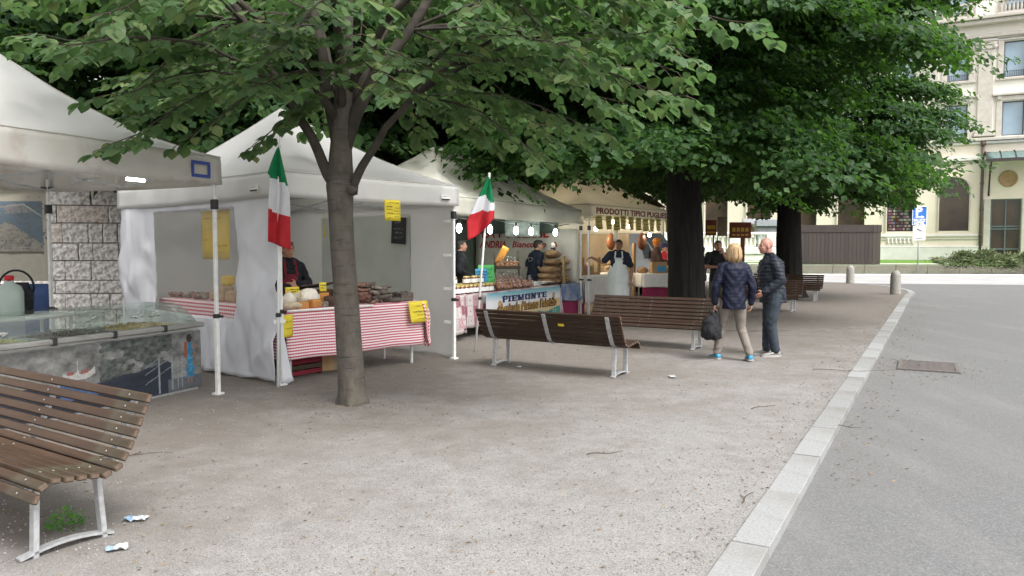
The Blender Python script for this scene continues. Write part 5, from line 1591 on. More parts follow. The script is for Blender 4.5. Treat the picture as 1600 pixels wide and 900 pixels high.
# PIEMONTE banner pinned to the cloth
pb = thing('printed_banner', 'teal and ochre banner reading PIEMONTE pinned to the honey table front', 'banner', T3.w(1.43, -.10, .12), T3.a)
BW, BH = 3.33, .675
def pie(U, V):
    top = np.clip((V - .74) / .26, 0, 1)[:, None]
    c = np.array([.62, .62, .64]) * (1 - top) + np.array([.08, .34, .42]) * top
    edge = .53 + .10 * U + .02 * (vnoise(U, V, 14, 2, 3) - .5)
    och = V < edge
    t_ = vnoise(U, V, 30, 8, 4)[:, None]
    oc = np.array([.50, .34, .15]) * (1 - t_) + np.array([.62, .52, .34]) * t_
    c[och] = oc[och]
    green = (V < .30 + .06 * np.sin(U * 14)) & (U > .66)
    c[green] = (np.array([.03, .20, .17]) * (1 - t_) + np.array([.10, .33, .28]) * t_)[green]
    c[(V < .26) & (U < .5) & (vnoise(U, V, 20, 6, 9) > .55)] = (.45, .40, .42)
    for (x, y) in ((.16, .66), (.905, .73)):
        du, dv = (U - x) / .020, (V - y) / .10
        c[(du ** 2 + dv ** 2) < 1] = (.36, .19, .05)
        c[(((U - x - .003) / .010) ** 2 + ((V - y + .0) / .05) ** 2) < 1] = (.58, .40, .2)
        du, dv = (U - x + .012) / .018, (V - y + .14) / .075
        c[(du ** 2 + dv ** 2) < 1] = (.07, .05, .04)
        c[((U - x - .006) / .02) ** 2 + ((V - y + .15) / .05) ** 2 < 1] = (.40, .25, .08)
    c[(U < .03)] = c[(U < .03)] * .75 + .15
    return c
color_grid('printed_cloth', BW, BH, 170, 50, pie, M['print'], pb, (0, 0, 0), warp=lambda u, v: .012 * np.sin(u * 23) * (1.2 - v))
def slab_word(word, x0, x1, z0, h, m, parent):
    wd = {'P': .95, 'I': .55, 'E': .95, 'M': 1.3, 'O': 1.05, 'N': 1.15, 'T': 1.0}
    tot = sum(wd[c] for c in word) + .14 * (len(word) - 1)
    k = (x1 - x0) / tot
    x = x0
    for ch in word:
        w = wd[ch] * k
        st, se = .26 * k, .15 * h           # stem, serif/hairline
        q = MB()
        B = lambda cx, cz, sx, sz: q.box((x + cx, -.02, z0 + cz), (sx, .004, sz))
        def stem(cx, sl=None): B(cx, h / 2, st, h); B(cx, se / 2, st * 1.9, se); B(cx, h - se / 2, st * 1.9, se)
        if ch == 'I': stem(w / 2)
        elif ch == 'T':
            B(w / 2, h / 2, st, h); B(w / 2, se / 2, st * 1.9, se); B(w / 2, h - se / 2, w, se)
            for s in (0, 1): B(.05 * k + s * (w - .1 * k), h - .19 * h, .1 * k, .38 * h)
        elif ch == 'E':
            stem(st); B(w * .55, se / 2, w * .85, se); B(w * .55, h - se / 2, w * .85, se); B(w * .5, h / 2, w * .55, se)
            for s in (.17, .83): B(w - .05 * k, h * s, .1 * k, .34 * h)
            B(w * .78, h / 2, .08 * k, .3 * h)
        elif ch == 'P':
            stem(st)
            pts = [(st + (w - st) * .45 + (w - st) * .45 * math.cos(a), h * .74 + h * .25 * math.sin(a)) for a in np.linspace(-math.pi / 2, math.pi / 2, 9)]
            pts = [(st, h * .49)] + pts + [(st, h * .99)]
            for a, b in zip(pts, pts[1:]): q.bar((x + a[0], -.02, z0 + a[1]), (x + b[0], -.02, z0 + b[1]), .004, se if abs(a[1] - b[1]) < h * .08 else st * .8)
        elif ch == 'O':
            pts = [(w / 2 + w * .40 * math.cos(a), h / 2 + h * .42 * math.sin(a)) for a in np.linspace(0, 2 * math.pi, 19)]
            for a, b in zip(pts, pts[1:]): q.bar((x + a[0], -.02, z0 + a[1]), (x + b[0], -.02, z0 + b[1]), .004, st if abs(b[0] - a[0]) < abs(b[1] - a[1]) * 2.5 else se)
        elif ch == 'N':
            for cx in (st * .9, w - st * .9): B(cx, h / 2, st * .6, h)
            B(st * .9, se / 2, st * 1.6, se); B(st * .7, h - se / 2, st * 1.5, se); B(w - st * .9, h - se / 2, st * 1.6, se)
            q.bar((x + st * .9, -.021, z0 + h * .93), (x + w - st * .9, -.021, z0 + h * .07), .004, st * .9)
        elif ch == 'M':
            for cx in (st * .9, w - st * .9): B(cx, h / 2, st * .7, h); B(cx, se / 2, st * 1.6, se); B(cx, h - se / 2, st * 1.6, se)
            q.bar((x + st * .9, -.021, z0 + h * .93), (x + w / 2, -.021, z0 + h * .12), .004, st * .8)
            q.bar((x + w - st * .9, -.019, z0 + h * .93), (x + w / 2, -.019, z0 + h * .12), .004, st * .6)
        q.build('letter', m, parent)
        x += w + .14 * k
slab_word('PIEMONTE', .60, 2.60, .475, .118, M['navy_ink'], pb)
me_b, me_g = text_mesh('lettering', 'Agricola Pistono Fabrizio', .25, M['brown_ink'], 2.66, .014, shear=.15), text_mesh('lettering', 'Agricola Pistono Fabrizio', .25, M['gold_ink'], 2.66, -.002, shear=.15)
share('lettering', me_b, pb, (1.78, -.018, .345), (math.pi / 2, 0, 0)); share('lettering', me_g, pb, (1.79, -.024, .35), (math.pi / 2, 0, 0))
q = MB(); q.tube([(2.98 + .05 * a * math.cos(a * 3), -.02, .16 + .03 * a * math.sin(a * 3)) for a in np.linspace(.3, 2.2, 22)], .008, 5); q.build('swirl', M['chalk'], pb)

# honey jars in open cartons
def jar_mesh(r=.042, h=.095):
    a = MB(); a.lathe([(r * .9, 0), (r, .008), (r, h * .78), (r * .82, h * .84), (0, h * .84)], 12)
    l = MB(); l.lathe([(r * .86, h * .82), (r * .88, h * .85), (r * .88, h * .99), (r * .8, h), (0, h)], 12)
    p = MB(); p.tube([(0, 0, h * .14), (0, 0, h * .66)], r * 1.015, 12, cap=False)
    return a.mesh('jar', M['honey']), l.mesh('lid', M['lid_gold']), p.mesh('paper_label', M['white_paint'])
JM = jar_mesh()
def jar(label, loc, rz, group, s=1.0):
    t = share('honey_jar', JM[0], None, loc, (0, 0, rz)); t.scale = (s, s, s)
    tag(t, label, 'jar', group)
    share('lid', JM[1], t); share('paper_label', JM[2], t)
    return t
for k in range(11):
    jar('%s honey jar from the left in the front row on the patchwork cloth' % ORD[k], T3.w(.42 + k * .152, .10, .812), T3.a + k, 'honey jars in the front row', 1.65)
    jar('%s honey jar from the left in the second row behind the front row' % ORD[k], T3.w(.44 + k * .152, .26, .812), T3.a + k, 'honey jars in the second row', 1.65)
q = MB(); q.box((0, 0, .062), (1.70, .42, .012)); o = q.build('carton_lid', M['lid_gold'], None, T3.w(1.2, .27, .915), T3.a); tag(o, 'flat golden carton lid lying over the rows of honey jars', 'carton')
for k in range(9):
    jar('%s honey jar from the left standing on top of the golden carton lid' % ORD[k], T3.w(.42 + k * .135 + (.2 if k > 3 else 0), .18 + .05 * (k % 2), .985), T3.a + k * 2, 'honey jars on the carton lid', 1.5)
def stand_card(nm, label, loc, rz, w, h, m, seed=1):
    return sign(nm, label, 'sign', w, h, M[m], loc + Vector((0, 0, h)), (-.08, 0, rz), [(.12, .78, .7, .08), (.15, .55, .6, .08), (.15, .32, .65, .08)], seed=seed, curl=.004, th=.012)
stand_card('stand_card', 'pale yellow card standing among the honey jars', T3.w(.62, .42, .99), T3.a - .25, .36, .30, 'yellow_pale', 2)
stand_card('stand_card', 'blue card standing at the right end of the honey jars', T3.w(1.84, .24, .99), T3.a - .7, .26, .26, 'blue_card', 3)
stand_card('stand_card', 'bright green card beside the blue card on the honey table', T3.w(2.06, .26, .96), T3.a - .45, .38, .36, 'green_card', 4)

# cellophane bags of biscuits
rr = random.Random(31)
def bag_mesh(k):
    mb = MB()
    for j in range(9):
        mb.ellip((rr.uniform(-.045, .045), rr.uniform(-.03, .03), .03 + rr.uniform(0, .12)), (.046, .036, .030), rotz(rr.uniform(0, 3)), 7, 5)
    c = MB(); c.loft([(0, 0, 0, .075, .05), (0, 0, .06, .085, .06), (0, 0, .16, .075, .05), (0, 0, .21, .02, .015), (0, 0, .25, .05, .02)], 10)
    for i, v in enumerate(c.v): c.v[i] = tuple(Vector(v) * (1 + .10 * mnoise.noise(Vector(v) * 30)))
    return mb.mesh('biscuits', M[('biscuit', 'pink_bag', 'biscuit', 'pink_bag')[k]]), c.mesh('biscuit_bag', M['cello'])
BM = [bag_mesh(k) for k in range(4)]
for k in range(34):
    row = k // 12
    x = 2.25 + (k % 12) * .135 + rr.uniform(-.02, .02)
    y = .10 + row * .17
    ky = k % 4
    o = share('biscuit_bag', BM[ky][1], None, T3.w(x, y, .812 + row * .045 * (1 if k % 12 < 9 else .3)), (rr.uniform(-.2, .1), rr.uniform(-.15, .15), T3.a + rr.uniform(-.5, .5)))
    tag(o, '%s clear bag of %s from the left, %s row of the heap' % (ORD[k % 12], 'brown biscuits' if ky % 2 == 0 else 'pinkish sweets', ('front', 'middle', 'back')[row]), 'bag', 'clear bags heaped on the honey table')
    share('biscuits', BM[ky][0], o)
rk = thing('tilted_rack', 'dark tilted wooden rack with two tiers of small bags', 'rack', T3.w(3.55, .58, .81), T3.a - .9)
for s in (-1, 1):
    q = MB(); q.bar((s * .26, .0, 0), (s * .26, .22, .78), .03, .05); q.build('upright', M['dark_wood'], rk)
for (y, z) in ((-.02, .06), (.09, .40)):
    q = MB(); q.box((0, y, z), (.56, .18, .02)); q.box((0, y - .09, z + .03), (.56, .014, .06)); q.build('shelf', M['dark_wood'], rk)
for row, (y, z) in enumerate(((-.03, .07), (.08, .41))):
    for k in range(5):
        o = share('snack_bag', BM[1 if row == 0 else 0][1], None, rk.matrix_basis @ Vector((-.2 + k * .1, y, z)), (rr.uniform(-.3, 0), rr.uniform(-.2, .2), T3.a - .9 + rr.uniform(-.4, .4)))
        tag(o, '%s small clear snack bag from the left on the %s tier of the tilted rack' % (ORD[k], ('lower', 'upper')[row]), 'bag', 'snack bags on the rack')
        share('biscuits', BM[3 if row == 0 else 2][0], o)
sign('stand_card', 'orange card leaning diagonally on the tilted wooden rack', 'sign', .16, .42, M['orange_card'], T3.w(3.62, .66, 1.68), (0, .5, T3.a - .8), (), seed=3, curl=.003)
for k in range(5):
    q = MB(); q.grid(6, 4, lambda u, v: (-.22 + .44 * u, -.15 + .3 * v, .012 * mnoise.noise(Vector((u * 3 + k, v * 3, k))))); o = q.build('paper_bag', M['white_paper'], None, T3.w(4.2 + .12 * k, .30 + .05 * (k % 2), .83 + .016 * k), T3.a + .3 * k, solid=.004)
    tag(o, '%s flat white paper bag from the bottom of the loose pile on the honey table' % ORD[k], 'paper bag', 'paper bags in the pile')
o = blob_thing('tied_bow', 'dark ribbon bow at the right corner of the patchwork cloth', 'ribbon', T3.w(4.93, .0, .80), T3.a, lambda m: [m.ellip((.05 * math.cos(a), -.03, .05 * math.sin(a)), (.05, .012, .016), Matrix.Rotation(-a, 3, 'Y'), 8, 5) for a in (0.4, 2.6, 4.0, 5.4)], M['black_cloth'])

# big sacks and bread racks between the third and the fourth tent
tb35, cl35 = cloth_table('table of bread and sacks between the honey stall and the lit stall', 'blue printed cloth over the bread table', T3, 5.0, 6.55, .02, .8, .80, .45, mat('blue_cloth', (.07, .14, .30), (.30, .30, .34), 4, rough=.7), sag=.05)
q = MB(); q.grid(20, 6, lambda u, v: (-.76 + 1.52 * u, -.36 - .02 * math.sin(u * 15), .46 - .44 * v)); q.build('under_drape', M['magenta'], cl35, solid=.003)
def sack(label, loc, rz, s=(.24, .17, .085), m='burlap', seed=0):
    mb = MB(); mb.ellip((0, 0, s[2] * .9), s, None, 18, 10, jit=.22)
    for sgn in (-1, 1): mb.ellip((sgn * s[0] * .92, 0, s[2] * .8), (.05, .09, .03), None, 8, 5)
    o = mb.build('sack', M[m], None, loc, rz); tag(o, label, 'sack', 'plump brown sacks beside the man in navy')
for k, (x, y, z, rz_, lb) in enumerate(((5.02, .35, .81, .1, 'lowest plump brown sack of the left stack beside the man in navy'), (5.0, .34, .94, -.1, 'second plump brown sack of the left stack'), (5.02, .33, 1.07, .1, 'third plump brown sack topping the lower left stack'),
                                      (5.45, .42, .81, 0, 'lowest plump sack of the taller right stack'), (5.45, .42, .95, .2, 'second plump sack of the taller right stack'), (5.47, .42, 1.09, -.1, 'third plump sack of the taller right stack'), (5.42, .42, 1.25, .1, 'orange brown sack one below the top of the taller stack'), (5.50, .43, 1.42, -.05, 'topmost pale brown sack of the taller stack'))):
    sack(lb, T3.w(x, y, z), T3.a + rz_, (.27, .19, .085 if k != 7 else .10), 'burlap', k)
t = thing('ornament', 'small round ornament with a dark base on top of the tallest sack stack', 'ornament', T3.w(5.52, .43, 1.62), T3.a)
q = MB(); q.ellip((0, 0, .10), (.07, .06, .07), None, 12, 8); q.build('head', M['cloth_white'], t)
q = MB(); q.lathe([(.05, 0), (.06, .02), (.04, .05)], 10); q.build('base', M['ink'], t)
t = thing('bread_rack', 'open wooden rack of loaves between the sacks and the lit stall', 'rack', T3.w(6.0, .40, .81), T3.a)
for sx in (-1, 1):
    for sy in (-1, 1):
        q = MB(); q.box((sx * .36, sy * .2, .33), (.07, .05, .66)); q.build('post', M['crate_wood'], t)
for z in (.06, .34):
    q = MB(); q.box((0, 0, z), (.70, .40, .02)); q.build('shelf', M['crate_wood'], t)
for k in range(10):
    z = (.885, 1.165, 1.29)[k % 3] if k < 9 else 1.29
    blob_thing('bread_loaf', '%s loaf placed on the %s of the open wooden bread rack' % (ORD[k], ('lower shelf', 'upper shelf', 'top pile')[k % 3] if k < 9 else 'top pile'), 'bread', T3.w(5.76 + .16 * (k % 4), .30 + .09 * (k % 2), z), T3.a + rr.uniform(-.4, .4), lambda m: loaf(m, .13, .09, .055), M['bread' if k % 2 else 'taralli'], 'loaves on the bread rack')
q = MB(); q.box((0, 0, 0), (.62, .03, .78), bev=.01); o = q.build('fabric_screen', M['black_cloth'], None, T3.w(6.62, .95, 1.66), T3.a - .95); tag(o, 'black fabric panel hanging between the honey stall and the lit stall', 'panel')

# ---- fourth tent
W4, D4 = 4.5, 3.0
t4, v4 = tent('lit market tent with a lettered valance and yellow cards beside the thick trunk', T4, W4, D4, 'tarp_cream', 2.70, 2.42, 3.82, 1.4, 4, pole_m='pole')
o = v4[0]
me_t = text_mesh('lettering', 'PRODOTTI TIPICI PUGLIESI', .20, M['maroon_ink'], 4.05, .006)
share('lettering', me_t, t4, (2.2, -.10, 2.555), (math.pi / 2, 0, 0))
rr = random.Random(4)
for k, x in enumerate((.28, .78, 1.20, 1.55, 1.98, 2.40, 2.82, 3.22, 3.62, 4.2)):
    nm = ['first', 'second', 'third', 'fourth', 'fifth', 'sixth', 'seventh', 'eighth', 'ninth', 'tenth'][k]
    sign('price_card', '%s yellow card from the left in the row under the lettered valance' % nm, 'sign', .30, .34, M['yellow_pale'], T4.w(x, -.10, 2.47 + rr.uniform(-.03, .01)), (0, rr.uniform(-.08, .08), T4.a), [(.12, .84, .7, .08), (.15, .55, .65, .10), (.15, .30, .7, .10), (.2, .1, .5, .08)], seed=k, curl=.02, group='yellow cards under the lettered valance', ink='brown_ink', th=.016)
sheet_wall('end_curtain', M['cream_curtain'], t4, cuts(1.2, 2.95, 24), cuts(.4, 2.55, 14), lambda y, z, o: (W4 - .08 + o + .03 * math.sin(y * 9), y, z), None, .03, 3.0)
sheet_wall('inner_band', M['tarp_cream'], t4, cuts(.05, D4 - .05, 16), cuts(2.08, 2.56, 5), lambda y, z, o: (W4 - .2 + o, y, z), None, .02, 5.0)
bs = thing('bulb_string', 'string of warm lit bulbs under the lettered valance', 'lights', T4.w(0, .35, 0), T4.a)
q = MB(); q.tube([(.05 + 4.3 * u, 0, 2.40 - .06 * math.sin(u * 12) ** 2) for u in np.linspace(0, 1, 30)], .008, 5); q.build('cable', M['black_plastic'], bs)
for (x, z) in ((.12, 2.40), (.95, 2.16), (1.85, 2.36), (2.75, 2.26), (4.0, 2.05)):
    q = MB(); q.tube([(0, 0, z + .09), (0, 0, z + .02)], .02, 8); so = q.build('lamp_holder', M['black_plastic'], bs, (x, 0, 0))
    q = MB(); q.ellip((0, 0, z - .02), (.046, .046, .052), None, 12, 8); q.build('bulb', M['bulb'], so)
ld = bpy.data.lights.new('stall_bulb_warm', 'POINT'); ld.energy = 34; ld.color = (1, .84, .62); ld.shadow_soft_size = .25
for (x, y, z) in ((.9, 1.2, 2.1), (3.0, 1.4, 2.1)):
    lo = bpy.data.objects.new('stall_bulb_warm', ld); COL.objects.link(lo); lo.location = T4.w(x, y, z)
sign('paper_notice', 'white paper notice with a dark circle hanging above the man in the apron', 'sign', .26, .40, M['white_paint'], T4.w(1.72, .2, 2.24), (0, 0, T4.a), [(.3, .6, .4, .1)], seed=2, curl=.01)
tb4, cl4 = cloth_table('counter of the lit stall behind the man in the white apron', 'off white paper cloth over the counter of the lit stall', T4, .2, 2.7, .25, 1.0, .98, .30, M['white_paper'])
T5 = Frame(3.42, 20.15, R(10))
tb5, cl5 = cloth_table('right hand counter of the lit stall beside the thick trunk', 'short white cloth over the right hand counter', T5, 0, 1.7, 0, .7, .98, .62, M['white_paper'])
q = MB(); q.grid(16, 5, lambda u, v: (-.84 + 1.68 * u, -.33 - .02 * math.sin(u * 14), .63 - .60 * v)); q.build('under_drape', M['magenta'], cl5, solid=.003)
t = thing('bread_bin', 'wooden framed bin of packets at the left end of the lit counter', 'bin', T4.w(.62, .5, .985), T4.a)
for sx in (-1, 1):
    q = MB(); q.box((sx * .40, -.2, .22), (.07, .05, .44)); q.build('post', M['crate_wood'], t)
q = MB(); q.box((0, -.2, .03), (.74, .03, .06)); q.build('front_board', M['crate_wood'], t)
for k in range(7):
    blob_thing('snack_packet', '%s packet from the left in the wooden framed bin by the apron man' % ORD[k] if k != 2 else 'pink and white packet in the wooden framed bin left of the apron man', 'packet', T4.w(.36 + .085 * k, .42 + .06 * (k % 2), .99), T4.a + rr.uniform(-.4, .4), lambda m: m.ellip((0, 0, .14), (.08, .06, .15), None, 12, 8, jit=.25), M['pink_bag' if k == 2 else ('cloth_white' if k % 2 else 'taralli')], 'packets in the wooden bin')
for k in range(21):
    lb = '%s tan bread ring from the left in the %s row on the lit counter' % (ORD[k % 7], ('front', 'raised middle', 'topmost back')[k // 7])
    blob_thing('bread_ring', lb, 'bread', T4.w(1.85 + .13 * (k % 7), .38 + .15 * (k // 7), .985 + .09 * (k // 7)), T4.a + k, lambda m: m.ellip((0, 0, .06), (.10, .08, .06), None, 12, 7, jit=.25), M['taralli' if k % 3 else 'bread'], 'bread on the lit counter')
for k in range(5):
    blob_thing('bread_loaf', '%s large tan loaf from the left on the counter beside the thick trunk' % ORD[k], 'bread', T5.w(.15 + .3 * k, .40, .985), T5.a + k, lambda m: loaf(m, .16, .12, .09), M['taralli' if k % 2 else 'bread'], 'loaves on the right hand counter')
for k in range(3):
    blob_thing('black_bottle', '%s black bottle from the left standing before the bread beside the apron man' % ORD[k], 'bottle', T4.w(2.62 + .09 * k, .34, .985), 0, lambda m: m.lathe([(.036, 0), (.038, .02), (.038, .17), (.015, .22), (.014, .29), (0, .29)], 12), M['black_plastic'], 'black bottles on the lit counter')
for k, (x, z, lb) in enumerate(((2.02, .80, 'tall pale yellow card hanging beside the apron man'), (2.30, 1.02, 'pale yellow card standing on the bread right of the apron man'))):
    stand_card('stand_card', lb, T4.w(x, .16, z), T4.a - .4, .20, .34, 'yellow_pale', k)
t = thing('blue_box', 'small carton with a blue front on the right hand counter', 'box', T5.w(.52, .22, .985), T5.a)
q = MB(); q.box((0, 0, .15), (.42, .2, .3), bev=.01); q.build('carton', M['cardboard'], t)
q = MB(); q.box((.05, -.104, .12), (.24, .006, .15)); q.build('blue_label', M['blue_card'], t)
for k, (x, lb) in enumerate(((2.86, 'round brown ham hanging left of the apron man'), (3.72, 'round brown ham hanging right of the apron man'))):
    t = thing('hanging_ham', lb, 'ham', Vector((x, 22.2 if x < 3 else 22.0, 1.84)), T4.a, 'hanging hams in the lit stall')
    q = MB(); q.ellip((0, 0, 0), (.20, .10, .25), None, 16, 10, jit=.15); q.build('meat', M['ham'], t)
    q = MB(); q.tube([(0, 0, .22), (0, 0, .62)], .008, 5); q.build('cord', M['twig'], t)
t = thing('wooden_post', 'brown wooden post behind the counter right of the apron man', 'post', Vector((3.50, 22.1, 0)), T4.a)
q = MB(); q.box((0, 0, .9), (.12, .08, 1.8), bev=.01); q.build('shaft', M['crate_wood'], t)
q = MB(); q.box((0, 0, .02), (.3, .3, .04)); q.build('foot', M['crate_wood'], t)
# white van behind the lit stall
vn = thing('delivery_van', 'white delivery van parked behind the lit stall', 'van', (3.1, 26.8, 0), R(8))
prof = [(-2.5, .35), (2.55, .35), (2.75, .7), (2.7, 1.05), (1.85, 1.25), (1.15, 2.15), (.8, 2.3), (-2.4, 2.35), (-2.55, 2.1)]
q = MB(); q.prism(prof, (0, .95, 0), (1, 0, 0), (0, 0, 1), 1.9); q.build('body', M['van_white'], vn)
q = MB(); q.prism([(1.28, 1.30), (1.62, 1.32), (1.42, 1.75), (1.24, 1.95), (1.18, 1.6)], (0, .957, 0), (1, 0, 0), (0, 0, 1), 1.914); q.build('side_window', M['van_glass'], vn)
q = MB(); q.bar((1.87, 0, 1.28), (1.17, 0, 2.15), 1.6, .03, (0, 1, 0)); q.build('windscreen', M['van_glass'], vn)
for s in (-1, 1):
    q = MB(); q.box((1.55, s * 1.08, 1.42), (.12, .22, .28), bev=.03); q.build('mirror', M['black_plastic'], vn)
    q = MB(); q.box((2.70, s * .7, .85), (.1, .3, .2), bev=.03); q.build('headlight', M['window_glass'], vn)
    q = MB(); q.box((.35, s * .965, 1.05), (.2, .03, .05)); q.build('door_handle', M['black_plastic'], vn)
    for x in (-1.6, 1.75):
        q = MB(); q.tube([(x, s * .70, .34), (x, s * .93, .34)], .34, 20); w_ = q.build('wheel', M['tyre'], vn)
        q = MB(); q.tube([(x, s * .92, .34), (x, s * .945, .34)], .2, 16); q.build('rim', M['steel'], w_)
aw = thing('rust_awning', 'rust brown awning far behind the lettered tent', 'awning', (3.2, 27.5, 0), R(10))
q = MB(); q.grid(8, 4, lambda u, v: (u * 2.4, v * 1.6, 3.1 + .55 * v + .03 * math.sin(u * 9))); q.build('cloth', M['awning_rust'], aw, solid=.02)
for x in (.05, 2.35):
    q = MB(); q.tube([(x, .05, 0), (x, .05, 3.1)], .03, 8); q.build('pole', M['pole'], aw)

# ------------------------------------------------------------------ benches
CURVE = [(-.01, .335), (.022, .405), (.085, .437), (.24, .418), (.37, .402), (.445, .432), (.505, .53), (.565, .655), (.632, .81)]
def along(s):
    for a, b in zip(CURVE, CURVE[1:]):
        L = math.hypot(b[0] - a[0], b[1] - a[1])
        if s <= L or b == CURVE[-1]:
            t = s / L
            return (a[0] + (b[0] - a[0]) * t, a[1] + (b[1] - a[1]) * t), math.atan2(b[1] - a[1], b[0] - a[0])
        s -= L
CL = sum(math.hypot(b[0] - a[0], b[1] - a[1]) for a, b in zip(CURVE, CURVE[1:]))
NS = 14
BL = 2.2
def slat_mesh(m):
    q = MB(); q.box((0, 0, 0), (BL, .054, .034), bev=.007)
    q.mi[0] = 1; q.mi[3] = 1
    return q.mesh('slat', [m, M['bench_end']])
q = MB()
for x in (-.92, 0, .92): q.lathe([(.007, 0), (.007, .003), (0, .004)], 8, (x, 0, .017))
BOLT = q.mesh('bolt', M['alu'])
def bench(label, cx, cy, rz, worn=False):
    t = thing('park_bench', label, 'bench', (cx, cy, 0), rz, 'wooden slat park benches')
    sm = slat_mesh(M['bench_wood_worn' if worn else 'bench_wood'])
    for k in range(NS):
        (y, z), a = along(.028 + (CL - .056) * k / (NS - 1))
        s = share('slat', sm, t, (0, y, z), (a, 0, 0))
        if worn or cy < 14: share('bolt', BOLT, s)['kind'] = 'stuff'
    for x in (-.92, 0, .92):
        q = MB()
        pts = []
        for k in range(17):
            (y, z), a = along(CL * (.05 + .93 * k / 16))
            pts.append(Vector((x, y + math.sin(a) * .027, z - math.cos(a) * .027)))
        for a, b in zip(pts, pts[1:]):
            d = (b - a).normalized() * .003
            q.bar(a - d, b + d, .052, .014, (1, 0, 0)) if False else q.bar(a - d, b + d, .052, .016, Vector((1, 0, 0)).cross((b - a).normalized()))
        q.build('support_strap', M['steel'], t)
    for x in (-.92, .92):
        for (y0, y1, z) in ((.075, .06, .40), (.40, .43, .375)):
            q = MB(); q.bar((x, y1, -.02), (x, y0, z), .055, .03, (0, 1, 0), 0, .004); q.build('leg', M['steel'], t)
        q = MB()
        ps_ = [Vector((x, -.02 + .50 * u, .012 + .035 * math.sin(math.pi * u))) for u in np.linspace(0, 1, 9)]
        for a, b in zip(ps_, ps_[1:]): q.bar(a, b, .055, .014)
        q.build('foot_bar', M['steel'], t)
    return t
A_ = R(-31.5)
bench('worn brown slat bench seen from the front, cut by the left edge of the view', -3.35, 4.49, R(-34), True)
b2 = bench('brown slat bench with its back turned and a small yellow sticker', .757, 10.60, R(147.3))
q = MB(); q.box((0, 0, 0), (.085, .004, .034)); q.build('sticker', M['yellow'], b2, (-.26, .632, .655), (R(-24), 0, 0))
bench('brown slat bench facing the path just behind the bench with its back turned', 2.118, 12.81, A_)
bench('dark slat bench half hidden behind the bald man', 6.40, 20.2, A_)
bench('farthest dark slat bench under the rearmost trunk', 8.60, 24.3, A_)

